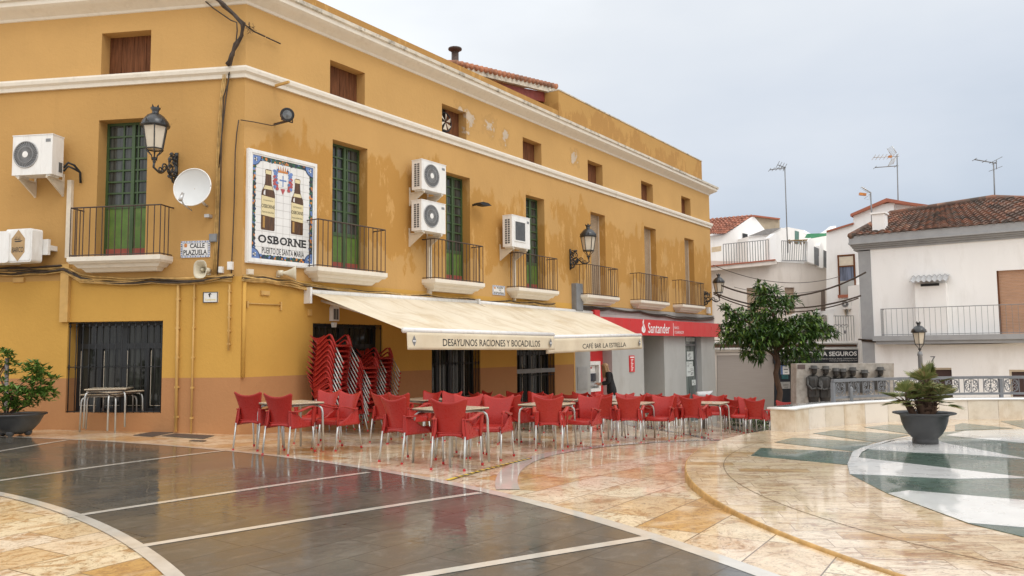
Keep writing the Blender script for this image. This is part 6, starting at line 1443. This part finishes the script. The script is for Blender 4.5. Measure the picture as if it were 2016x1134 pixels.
# ------------------------------------------------------------------ antennas
def antenna(px, ybase, ytop, depth, label, kind):
    A = CAM+ray(px[0], ybase)*depth; B = CAM+ray(px[1], ytop)*depth; H_ = (B-A).length; s = depth/1570
    t = thing('tv_antenna', label, 'antenna', A, 0, 'television antennas on the roofs'); L = Vector((B.x-A.x, B.y-A.y, B.z-A.z))
    mb = MB(); mb.tube([(0, 0, -.6), tuple(L)], .026, 6); mb.build('mast', GREYMET, t)
    def boom(z, x0, x1, dz, n, w, col, nm='boom'):
        mb = MB(); c = L*z; a = c+Vector((x0*s, 0, dz*s*.0)); b = c+Vector((x1*s, 0, dz*s)); mb.tube([a, b], .022, 5)
        for i in range(n): p = b.lerp(a, i/max(1, n-1)*.9); mb.tube([p+Vector((w*s*.35, -.15, w*s)), p-Vector((w*s*.35, -.15, w*s))], .012, 4, smooth=False)
        mb.build(nm, col, t)
    if kind == 0: boom(.985, 2, -30, -4, 5, 2, GREYMET); boom(.985, 2, -14, 6, 4, 6, GREYMET)
    if kind == 1:
        boom(.97, 4, -46, -2, 7, 4, STEEL); boom(.80, 2, -44, -3, 2, 1.5, GREYMET)
        mb = MB()
        for k in (-1, 1):
            for i in range(7): c = L*.97+Vector((-(6+i*1.2)*s, 0, k*(4+i*2.2)*s)); mb.tube([c+Vector((0, -.25, 0)), c+Vector((0, .25, 0))], .012, 4, smooth=False)
            mb.tube([L*.97+Vector((-6*s, -.25, k*4*s)), L*.97+Vector((-14*s, -.25, k*18*s))], .02, 4); mb.tube([L*.97+Vector((-6*s, .25, k*4*s)), L*.97+Vector((-14*s, .25, k*18*s))], .02, 4)
        mb.build('reflector', STEEL, t); mb = MB(); c = L*.97+Vector((-14*s, 0, -1*s)); mb.box(tuple(c), (6*s, .1, 4*s)); mb.build('dipole_box', ORNG, t)
    if kind == 2:
        boom(.98, 6, -37, 8, 3, 1, GREYMET); mb = MB(); c = L*.98; mb.tube([c+Vector((-8*s, .0, 0)), c+Vector((18*s, 0, 13*s))], .014, 4); mb.tube([c+Vector((-10*s, 0, -16*s)), c+Vector((17*s, 0, -6*s))], .014, 4); mb.tube([c+Vector((5*s, 0, -12*s)), c+Vector((6*s, 0, 7*s))], .014, 4); mb.build('cross_elements', GREYMET, t)
    if kind == 3:
        mb = MB()
        for k in range(5): c = L*.98+Vector((-(3+k*3)*s, 0, (k*2.4)*s)); mb.tube([c+Vector((0, -.2, -2*s)), c+Vector((0, .2, 2*s))], .014, 4)
        mb.tube([L*.98, L*.98+Vector((-17*s, 0, 12*s))], .025, 5); mb.tube([L*.98+Vector((-2*s, 0, -3*s)), L*.98+Vector((-13*s, 0, -12*s)), L*.98+Vector((-4*s, 0, -14*s)), L*.98], .012, 4); mb.build('reflector', STEEL, t); mb = MB(); c = L*.98+Vector((-16*s, 0, -3*s)); mb.box(tuple(c), (13*s, .1, 5*s), Matrix.Rotation(R(8), 3, 'Y')); mb.build('dipole_box', ORNG, t)
antenna((1550, 1545), 474, 328, 39, 'tall thin antenna mast rising from the roof terrace', 0)
antenna((1768, 1766), 416, 304, 38, 'antenna with reflector mesh and two booms over the tiled roof', 1)
antenna((1958, 1956), 396, 320, 31, 'antenna with crossed rods on the ridge at the right', 2)
antenna((1717, 1714), 446, 378, 31, 'short antenna with an orange box beside the white chimney', 3)
# ------------------------------------------------------------------ overhead cables across the street
def span_cable(p, q, d0, d1, sag_, r, label):
    A = on(FR, *p, .5) if d0 is None else CAM+ray(*p)*d0; B = CAM+ray(*q)*d1; mb = MB()
    mb.tube([A.lerp(B, i/24)-Vector((0, 0, sag_*4*(i/24)*(1-i/24))) for i in range(25)], r, 5); tag(mb.build('overhead_cable', CABLE_B), label, 'cable', 'overhead cables between the houses')
span_cable((1407, 556), (1705, 536), None, 29.2, .75, .035, 'topmost thick overhead cable from the far corner lantern to the grey corner strip')
span_cable((1405, 576), (1695, 582), None, 29.2, .55, .033, 'upper of the paired overhead cables below the far corner lantern')
span_cable((1405, 579), (1690, 587), None, 29.2, .62, .024, 'lower of the paired overhead cables below the far corner lantern')
span_cable((1404, 522), (1654, 544), None, 37, .5, .014, 'thin overhead wire below the roof terrace slab')
span_cable((1445, 565), (1654, 562), 38, 37, .35, .012, 'thinnest overhead wire crossing the tree top')
# ------------------------------------------------------------------ vegetation
def leafmat(name, stops, rough=.4):
    mt, t, b = newmat(name); g = N(t, 'ShaderNodeNewGeometry')
    c = ramp(t, g.outputs['Random Per Island'], stops); t.links.new(c, b.inputs['Base Color']); b.inputs['Roughness'].default_value = rough; b.inputs['Specular IOR Level'].default_value = .4
    b.inputs['Subsurface Weight'].default_value = 0
    return mt
LEAF = leafmat('orange_tree_leaf', [(0, (.022, .052, .012)), (.45, (.042, .092, .016)), (.8, (.08, .15, .024)), (1, (.17, .25, .04))], .38)
BLEAF = leafmat('shrub_leaf', [(0, (.045, .095, .014)), (.5, (.085, .17, .024)), (1, (.18, .27, .05))], .45)
PLEAF = leafmat('palm_leaf', [(0, (.10, .125, .035)), (.6, (.18, .20, .06)), (1, (.33, .29, .12))], .5)
BARK = mat('brown_bark', (.10, .058, .036), .9, .3, 6, bmp=.6, bscale=20, stretch=(3, 3, .8)); SOIL = mat('soil', (.10, .06, .04), .95, .3, 12)
POT = mat('dark_plastic_pot', (.040, .040, .041), .45, .15, 4, dirt=(.075, .075, .07), dscale=3, damt=.5)
def leaf(mb, p, d, L, w, g, up=Vector((0, 0, 1)), droop=.25):
    d = d.normalized(); s = d.cross(up); s = s.normalized() if s.length > 1e-4 else Vector((1, 0, 0)); n = s.cross(d)
    m_ = p+d*(L*.5)+n*(.06*L); e = p+d*L-up*(droop*L); mb.add([p, m_+s*w/2+n*(.03*L), e, m_-s*w/2+n*(.03*L), p+d*L*.48], [(0, 4, 3), (0, 1, 4), (4, 1, 2), (4, 2, 3)])
def cluster(mb, c, out, n, L, g):
    for k in range(n):
        d = out+Vector((g.uniform(-1, 1), g.uniform(-1, 1), g.uniform(-.8, .9)))*.95; leaf(mb, c+Vector((g.uniform(-.06, .06), g.uniform(-.06, .06), g.uniform(-.06, .06))), d, L*g.uniform(.7, 1.2), L*.34, g, droop=g.uniform(.05, .5))
# the orange tree
dT = 22.0; g = random.Random(11)
TB = CAM+ray(1533, 812)*dT; TB.z = ground_z(TB.x, TB.y); sT = dT/1570
t = thing('orange_tree', 'evergreen tree with a crooked trunk and wide dark green crown before the shop', 'tree', TB)
tp = lambda x, y, dy=0.0: (CAM+ray(x, y)*dT)-TB+Vector((0, dy, 0))
mb = MB()
mb.tube([Vector((0, 0, -.1)), tp(1533, 795), tp(1536, 772), tp(1530, 750), tp(1527, 735), tp(1532, 715), tp(1530, 700), tp(1527, 685)], [.09, .08, .075, .08, .068, .068, .068, .06], 10)
for pts, r in (([(1531, 712), (1522, 698), (1510, 686), (1500, 675), (1480, 655)], .05), ([(1528, 690), (1522, 670), (1505, 640), (1490, 625)], .06), ([(1529, 692), (1545, 672), (1565, 650), (1590, 635)], .06), ([(1528, 686), (1528, 650), (1515, 610), (1497, 570)], .05), ([(1530, 688), (1560, 668), (1600, 655), (1625, 648)], .045), ([(1527, 688), (1480, 640), (1440, 615)], .045)):
    mb.tube([tp(x, y, g.uniform(-.4, .4)*i/3) for i, (x, y) in enumerate(pts)], [r*(1-.18*i) for i in range(len(pts))], 7)
mb.build('trunk', BARK, t)
mb = MB()
blobs = [(1520, 648, 38, 18, .8), (1472, 644, 34, 22, .8), (1572, 648, 36, 20, .8), (1440, 652, 18, 18, .6), (1606, 650, 24, 12, .7), (1490, 668, 36, 16, .8), (1556, 678, 32, 20, .8), (1500, 610, 18, 12, .6), (1458, 620, 18, 9, .5), (1592, 632, 22, 7, .5), (1530, 655, 30, 18, .8), (1497, 582, 14, 14, .4), (1499, 562, 7, 6, .25), (1535, 600, 16, 12, .4), (1553, 592, 14, 8, .3), (1522, 574, 8, 5, .2), (1565, 706, 22, 10, .6), (1480, 690, 16, 14, .6), (1600, 690, 14, 12, .6), (1428, 668, 9, 8, .4), (1633, 655, 10, 7, .3), (1600, 625, 10, 6, .3), (1494, 702, 8, 7, .3), (1430, 612, 8, 6, .3)]
for (x, y, rx_, ry_, rd_) in blobs:
    n = int(rx_*ry_*.15)+6
    for k in range(n):
        while True:
            a, b, c = g.uniform(-1, 1), g.uniform(-1, 1), g.uniform(-1, 1)
            if .30 < a*a+b*b+c*c < 1: break
        p = tp(x+a*rx_, y+b*ry_)+Vector((0, c*rd_, 0)); out = Vector((a, c, -b*.8+.15))
        cluster(mb, p, out, g.randint(5, 8), .19, g)
mb.build('crown', LEAF, t, fix=False)
# palm in its pot on the platform
PB = gz(1822, 874, ZP); dP = (PB-CAM).dot(_fwd); sP = dP/1570*.90
t = thing('plant_pot', 'large dark pot with wide rim on the white marble star', 'planter', PB)
prof = [(.01, 0), (26*sP, 0), (26*sP, 10*sP), (25*sP, 13*sP), (34*sP, 22*sP), (41*sP, 34*sP), (46*sP, 48*sP), (48*sP, 60*sP), (50*sP, 63*sP), (63*sP, 66*sP), (64*sP, 68*sP), (62*sP, 69*sP), (48*sP, 66*sP), (45*sP, 58*sP), (.01, 58*sP)]
mb = MB(); mb.lathe(prof, 40, cap=False); mb.build('pot', POT, t)
mb = MB(); mb.lathe([(46*sP, 60*sP), (30*sP, 63*sP), (.01, 64*sP)], 24, cap=False); mb.build('soil', SOIL, t)
t = thing('fan_palm', 'clump of fan palms growing in the dark pot on the platform', 'palm', PB+Vector((0, 0, 61*sP))); g = random.Random(5)
stems = [((-22, -2), (-38, 30), 7), ((-2, 0), (-8, 34), 9), ((8, 1), (12, 62), 8), ((16, -1), (26, 26), 7), ((4, -2), (4, 24), 8)]
tr = MB(); lf = MB(); dead = MB()
for (x0, y0), (x1, z1), r in stems:
    A = Vector((x0*sP, y0*sP, 0)); B = Vector((x1*sP, g.uniform(-6, 6)*sP, z1*sP)); tr.tube([A, A.lerp(B, .5)+Vector((0, 0, 2*sP)), B], [r*sP, r*sP*1.1, r*sP*.7], 8)
    for k in range(26):
        q = A.lerp(B, g.random()); w = g.uniform(0, 6.28); e = Vector((math.cos(w), math.sin(w), g.uniform(.2, 1.0))); tr.tube([q+e*r*sP*.7, q+e*r*sP*1.9], [.010, .004], 4)
    nl = 10 if z1 < 40 else 15
    for k in range(nl):
        w = 6.283*k/nl+g.uniform(-.3, .3); el = g.uniform(.0, 1.4) if z1 > 40 else g.uniform(-.15, 1.15); L = g.uniform(20, 34)*sP
        d = Vector((math.cos(w)*math.cos(el), math.sin(w)*math.cos(el), math.sin(el))); e = B+d*L; tr.tube([B, e], .006, 4)
        s = d.cross(Vector((0, 0, 1))).normalized(); nrm = s.cross(d).normalized(); R_ = g.uniform(30, 43)*sP; nb = 21
        for j in range(nb):
            a = R(-78+156*j/(nb-1)); v = d*math.cos(a)+s*math.sin(a); v = (v+nrm*.18*abs(math.sin(a))).normalized(); LL = R_*(1-.25*abs(a)/1.4)*g.uniform(.9, 1.1); wv = s*math.cos(a)-d*math.sin(a)
            m1 = e+v*LL*.55; tip = e+v*LL+Vector((0, 0, -.10*LL)); b_ = lf if g.random() < .93 else dead
            b_.add([e, m1+wv*.013, tip, m1-wv*.013, m1-nrm*.006], [(0, 1, 4), (0, 4, 3), (4, 1, 2), (4, 2, 3)])
tr.build('trunk', BARK, t); lf.build('fan_leaves', PLEAF, t, fix=False); dead.build('dry_leaves', mat('dry_palm_leaf', (.28, .20, .09), .8), t, fix=False)
# left pot on ball feet, with its shrub; a second potted plant behind
LB = gp(30, 858); dL_ = (LB-CAM).dot(_fwd); s_ = dL_/1570*.88
t = thing('plant_pot', 'dark bowl shaped pot standing on round feet at the left wall', 'planter', LB)
prof = [(.01, 4*s_), (18*s_, 5*s_), (34*s_, 12*s_), (46*s_, 26*s_), (53*s_, 40*s_), (55*s_, 44*s_), (62*s_, 47*s_), (62*s_, 50*s_), (50*s_, 49*s_), (48*s_, 44*s_), (.01, 44*s_)]
mb = MB(); mb.lathe(prof, 36, cap=False); mb.build('bowl', POT, t)
for w in (10, 100, 190, 280):
    mb = MB(); r = 8.5*s_; mb.lathe([(max(.001, r*math.sin(R(a))), r-r*math.cos(R(a))) for a in range(0, 181, 20)], 14, (26*s_*math.cos(R(w)), 26*s_*math.sin(R(w)), 0), cap=False); mb.build('ball_foot', POT, t)
mb = MB(); mb.lathe([(49*s_, 45*s_), (25*s_, 48*s_), (.01, 49*s_)], 20, cap=False); mb.build('soil', SOIL, t)
def shrub(name, label, base, d, strokes, blobs, n, L, seed, mt):
    t = thing(name, label, 'shrub', base); g = random.Random(seed); q = lambda x, y, e=0: (CAM+ray(x, y)*d)-base+Vector((0, e, 0))
    mb = MB()
    for st in strokes: mb.tube([q(x, y, g.uniform(-.1, .1)*i) for i, (x, y) in enumerate(st)], [.016*(1-.15*i) for i in range(len(st))], 6)
    mb.build('stem', BARK, t); mb = MB()
    for (x, y, rx_, ry_, rd_, k_) in blobs:
        for k in range(k_):
            a, b, c = g.uniform(-1, 1), g.uniform(-1, 1), g.uniform(-1, 1); p = q(x+a*rx_, y+b*ry_)+Vector((0, c*rd_, 0))
            for j in range(n):
                w = 6.283*j/n+g.uniform(-.3, .3); leaf(mb, p, Vector((math.cos(w), math.sin(w), g.uniform(-.3, 1.6))), L*g.uniform(.75, 1.2), L*.36, g, droop=.15)
    mb.build('foliage', mt, t, fix=False); return t
shrub('leafy_shrub', 'leafy green shrub leaning right out of the bowl shaped pot', LB+Vector((0, 0, 47*s_)), dL_, [[(20, 812), (40, 795), (62, 780), (78, 755)], [(15, 812), (25, 790), (50, 760), (60, 730)], [(10, 812), (8, 785), (20, 765)], [(22, 812), (48, 800), (70, 770), (88, 765)]],
      [(65, 725, 26, 12, .2, 22), (86, 742, 16, 18, .2, 18), (72, 762, 26, 18, .22, 30), (86, 778, 18, 14, .2, 16), (35, 782, 34, 18, .3, 42), (10, 775, 22, 26, .3, 34), (20, 802, 26, 10, .25, 20), (97, 772, 9, 7, .1, 6)], 8, .125, 3, BLEAF)
B2 = gp(6, 850); B2.z = ground_z(B2.x, B2.y); d2 = (B2-CAM).dot(_fwd)
shrub('tall_potted_shrub', 'taller thin shrub with a grey stake at the left picture edge', B2, d2, [[(10, 840), (10, 780), (10, 740), (14, 700)], [(10, 770), (2, 735), (5, 705)]], [(12, 690, 10, 8, .1, 9), (20, 700, 10, 8, .12, 8), (22, 715, 8, 8, .1, 6), (8, 725, 14, 10, .1, 8), (20, 735, 8, 6, .1, 5)], 7, .11, 8, BLEAF)
mb = MB(); a = CAM+ray(12, 800)*d2; b = CAM+ray(14, 705)*d2; mb.tube([Vector((a.x, a.y, B2.z)), b], .035, 8); tag(mb.build('plant_stake', mat('grey_stake', (.22, .20, .19), .8)), 'grey wooden stake supporting the tall thin shrub at the left edge', 'stake')
# hedge and little scroll fence behind the last chairs
a, b = gp(1425, 838), gp(1520, 848); g = random.Random(21)
mb = MB()
for k in range(900):
    p = a.lerp(b, g.random())+Vector((g.uniform(-.1, .3), g.uniform(.1, .7), 0)); p.z = ground_z(p.x, p.y)+g.uniform(0, .42); leaf(mb, p, Vector((g.uniform(-1, 1), g.uniform(-1, 1), g.uniform(.1, 1))), .13, .05, g)
tag(mb.build('ground_cover', BLEAF, fix=False), 'low green planting behind the scroll fence by the tree', 'planting', kind='stuff')
t = thing('low_scroll_fence', 'low black scrollwork fence before the green planting by the tree', 'fence', a, math.atan2((b-a).y, (b-a).x)); Lf = (b-a).xy.length; slope = (b.z-a.z)/Lf
mb = MB()
for z in (.08, .42): mb.tube([(0, 0, z), (Lf, 0, z+slope*Lf)], .012, 5)
n = 9
for k in range(n):
    c = Lf*(k+.5)/n
    for sg in (-1, 1): mb.tube([(c+sg*(.06+.075*(1-i/22)*math.cos(w)), 0, .25+slope*c+.13*(1-i/24)*math.sin(w)) for i, w in enumerate([R(-100+24*j) for j in range(20)])], .011, 5)
    mb.tube([(Lf*k/n, 0, 0), (Lf*k/n, 0, .46+slope*c)], .012, 5)
mb.build('scrollwork', BLACK, t)
# ------------------------------------------------------------------ relief monument
MF = Frame(CAM+ray(1660, 760)*19.0, R(88))
t = thing('stone_monument', 'granite slab monument with a dark bronze relief of men in hats', 'monument', MF.at(0, 0, 0), MF.rz)
GRAN = mat('rough_granite', (.34, .31, .27), .85, .25, 8, bmp=.5, bscale=30, dirt=(.20, .15, .10), dscale=3, damt=.6); BRZ = mat('dark_bronze', (.045, .042, .038), .45, .25, 10, metal=.3, bmp=.3, bscale=25)
ML = lambda x, y, off=0: MF.px(x, y, off)
mb = MB(); mb.prism([ML(*q) for q in ((1568, 860), (1568, 716), (1760, 715), (1760, 860))], 0, .35); mb.build('slab', GRAN, t)
mb = MB(); (u0, z1), (u1, z0) = ML(1570, 718), ML(1585, 726); mb.span(u0, u1, -.015, -.001, z0, z1); mb.build('plaque', mat('brown_plaque', (.10, .07, .06), .5), t)
sM = 19.0/1570
def man(x, ytop, tall=True, tilt=0, hw=10, brim=1.0):
    u, z = ML(x, ytop); mb = MB(); k = sM; y0 = -.10
    # hat: crown, brim ; head with brow, nose and chin ; shoulders and coat as one swelling body
    mb.lathe([(.001, 0), (6.2*k, -.4*k), (6.6*k, -5*k), (hw*brim*k, -6*k), (hw*brim*k, -7*k), (6*k, -7.2*k)], 16, (u, y0, z), cap=False)
    mb.lathe([(5.4*k, -6.8*k), (5.5*k, -10*k), (5*k, -14*k), (3.2*k, -17.5*k), (.5*k, -18.5*k)], 14, (u, y0, z), cap=False)
    mb.lathe([(.3*k, 0), (1.1*k, -1.5*k), (.9*k, -2.6*k), (.2*k, -3*k)], 8, (u, y0-5.3*k, z-10*k), cap=False)
    H_ = 62 if tall else 26
    prof = [(2.8*k, -16*k), (3.2*k, -19*k), (9*k, -20.5*k), (12.5*k, -23.5*k), (13*k, -30*k), (12*k, -40*k), (12.5*k, -H_*k if H_ > 45 else -45*k)]
    st = len(mb.v); mb.lathe(prof, 16, (0, 0, 0), cap=False); mb.xf(Matrix.Translation((u, -.02, z)) @ Matrix.Diagonal((1, .55, 1, 1)), st)
    if tall:
        st = len(mb.v); mb.lathe([(12.3*k, -58*k), (10.5*k, -62*k), (9.5*k, -80*k)], 14, (0, 0, 0)); mb.xf(Matrix.Translation((u, 0, z)) @ Matrix.Diagonal((1, .5, 1, 1)), st)
        for sg in (-1, 1): mb.tube([(u+sg*12*k, -.06, z-24*k), (u+sg*14*k, -.10, z-38*k), (u+sg*9*k, -.19, z-47*k), (u+sg*1*k, -.21, z-44*k)], [3.4*k, 3.2*k, 2.6*k, 2.2*k], 8)
        mb.tube([(u-.3*k, -.155, z-22*k), (u-.3*k, -.155, z-58*k)], .008, 5)
    mb.build('relief_figure', BRZ, t)
for x, yt, tl, br in ((1599, 719, True, 1.0), (1622, 720, True, .95), (1642, 724, False, .8), (1656, 725, False, .85), (1675, 722.5, False, 1.0), (1698, 727.5, False, .95), (1729, 722, False, 1.0)): man(x, yt, tl, brim=br)
# ------------------------------------------------------------------ street lamp beyond the parapet
LP = CAM+ray(1811, 692)*21; zg = ground_z(LP.x, LP.y)
t = thing('street_lamp', 'black post lantern standing behind the palm and the parapet', 'street lamp', (LP.x, LP.y, zg)); hh = LP.z-zg
mb = MB(); mb.lathe([(.13, 0), (.13, .12), (.09, .16), (.085, .6), (.06, .66), (.055, hh-.12), (.07, hh-.1), (.05, hh)], 12); mb.build('post', GREYMET, t); lantern(t, (0, 0, hh+.04), .80)
# ------------------------------------------------------------------ the woman at the cash machine
uw, zw = FR.px(1206, 740, 1.0); pw_ = FR.at(uw, .95); zg = ground_z(pw_.x, pw_.y)
zt_ = CAM.z + (ray(1184, 718).z/ray(1184, 718).dot(_fwd))*((pw_-CAM).dot(_fwd)) ; zt_ = (CAM+ray(1184, 718)*((pw_-CAM).dot(_fwd))).z
Hh = zt_-zg; k = Hh/1.60
print('woman height', Hh)
t = thing('person', 'woman with long fair hair in a black jacket using the cash machine', 'person', (pw_.x, pw_.y, zg), FR.rz+R(32))     # local +y faces the wall
t.scale = (k, k, k)
SKIN = mat('skin', (.52, .30, .21), .55, .05); JACK = mat('black_jacket', (.010, .010, .012), .75, .2, 12); TROU = mat('pale_trousers', (.50, .50, .52), .8, .06); HAIR = mat('fair_hair', (.36, .22, .11), .5, .35, 3, stretch=(14, 14, 1)); SHOE = mat('dark_shoe', (.03, .028, .028), .5)
def skin_body(name, verts, edges, radii, m_, root=0, sub=2):
    me = bpy.data.meshes.new(name); me.from_pydata(verts, edges, []); me.materials.append(m_); o = bpy.data.objects.new(name, me); COL.objects.link(o); o.parent = t
    sk = o.modifiers.new('skin', 'SKIN'); sk.use_smooth_shade = True; ss = o.modifiers.new('sub', 'SUBSURF'); ss.levels = sub; ss.render_levels = sub
    for i, r in enumerate(radii): me.skin_vertices[0].data[i].radius = (r, r) if not isinstance(r, tuple) else r
    me.skin_vertices[0].data[root].use_root = True; return o
V = [(0, 0, .92), (0, .02, 1.08), (0, .05, 1.25), (0, .09, 1.36), (0, .13, 1.42), (0, .17, 1.50), (0, .185, 1.56),
     (.09, 0, .88), (.10, .02, .48), (.10, -.02, .09), (.10, .10, .04), (-.09, 0, .88), (-.10, .03, .48), (-.11, .01, .09), (-.11, .13, .04),
     (.165, .08, 1.34), (.20, .10, 1.08), (.14, .33, 1.04), (.10, .40, 1.06), (-.165, .08, 1.34), (-.21, .10, 1.08), (-.15, .34, 1.02), (-.11, .42, 1.05)]
Ed = [(0, 1), (1, 2), (2, 3), (3, 4), (4, 5), (5, 6), (0, 7), (7, 8), (8, 9), (9, 10), (0, 11), (11, 12), (12, 13), (13, 14), (3, 15), (15, 16), (16, 17), (17, 18), (3, 19), (19, 20), (20, 21), (21, 22)]
Rr = [(.14, .11), (.12, .095), (.135, .10), (.10, .08), (.05, .05), (.075, .085), (.07, .08), .085, .055, .04, .03, .085, .055, .04, .03, .06, .042, .033, .026, .06, .042, .033, .026]
# fingers: five short chains from each hand
for hb_, sg in ((18, 1), (22, -1)):
    bx, by, bz = V[hb_]
    for f_ in range(4):
        i = len(V); V += [(bx-sg*.012+.016*(f_-1.5), by+.045, bz-.005), (bx-sg*.014+.017*(f_-1.5), by+.085-.006*abs(f_-1.3), bz-.022)]; Ed += [(hb_, i), (i, i+1)]; Rr += [.009, .008]
    i = len(V); V += [(bx-sg*.035, by+.015, bz+.008), (bx-sg*.045, by+.045, bz)]; Ed += [(hb_, i), (i, i+1)]; Rr += [.010, .008]
body = skin_body('body', V, Ed, Rr, SKIN)
mb = MB()     # face: nose and ears on the head
mb.lathe([(.002, .03), (.012, 0), (.016, -.018), (.004, -.028)], 8, (0, .262, 1.515), cap=False)
for sg in (-1, 1): mb.lathe([(.004, .03), (.018, .01), (.014, -.02), (.004, -.03)], 8, (sg*.078, .175, 1.515), cap=False); mb.lathe([(.004, .006), (.011, 0), (.004, -.006)], 8, (sg*.03, .250, 1.535), cap=False)
mb.span(-.024, .024, .244, .252, 1.462, 1.47); mb.build('face', SKIN, t)
jk = skin_body('jacket', [(0, -.02, .66), (0, -.005, .93), (0, .03, 1.10), (0, .055, 1.25), (0, .095, 1.385), (.150, .085, 1.345), (.205, .09, 1.08), (.15, .28, 1.05), (-.150, .085, 1.345), (-.215, .09, 1.08), (-.16, .29, 1.03)], [(0, 1), (1, 2), (2, 3), (3, 4), (4, 5), (5, 6), (6, 7), (4, 8), (8, 9), (9, 10)], [(.235, .19), (.185, .145), (.155, .12), (.165, .12), (.125, .10), .092, .062, .05, .092, .062, .05], JACK)
skin_body('trousers', [(0, 0, .86), (.09, 0, .80), (.10, .02, .48), (.10, -.01, .08), (-.09, 0, .80), (-.10, .03, .48), (-.11, .02, .08)], [(0, 1), (1, 2), (2, 3), (0, 4), (4, 5), (5, 6)], [(.10, .085), .085, .07, .06, .085, .07, .06], TROU)
for sx, y in ((.10, .03), (-.11, .06)):
    mb = MB(); mb.lathe([(.05, 0), (.05, .03), (.04, .07), (.03, .09)], 12, (0, 0, 0)); mb.xf(Matrix.Translation((sx, y, 0)) @ Matrix.Diagonal((.85, 2.3, 1, 1))); mb.build('shoe', SHOE, t)
mb = MB()
def hair(a, b):
    w = R(35+290*a)-math.pi/2; L = b; cx, cy, cz = 0, .165, 1.54
    if L < .45: e = math.pi/2*(L/.45); r = .098*math.sin(e)+.002; return (cx+r*math.cos(w), cy+r*1.08*math.sin(w)*1.0, cz+.085*math.cos(e)+.01)
    q = (L-.45)/.55; r = .098+.02*q+.008*math.sin(9*w); return (cx+r*math.cos(w)*(1-.1*q), cy+r*math.sin(w)-.055*q, cz+.01-.34*q-.02*math.sin(7*w)*q)
mb.grid(lambda a, b: hair(a+.5*(0), b), 40, 20, .012); st = Matrix.Translation((0, .165, 0)) @ Matrix.Rotation(math.pi, 4, 'Z') @ Matrix.Translation((0, -.165, 0)); mb.build('hair', HAIR, t)
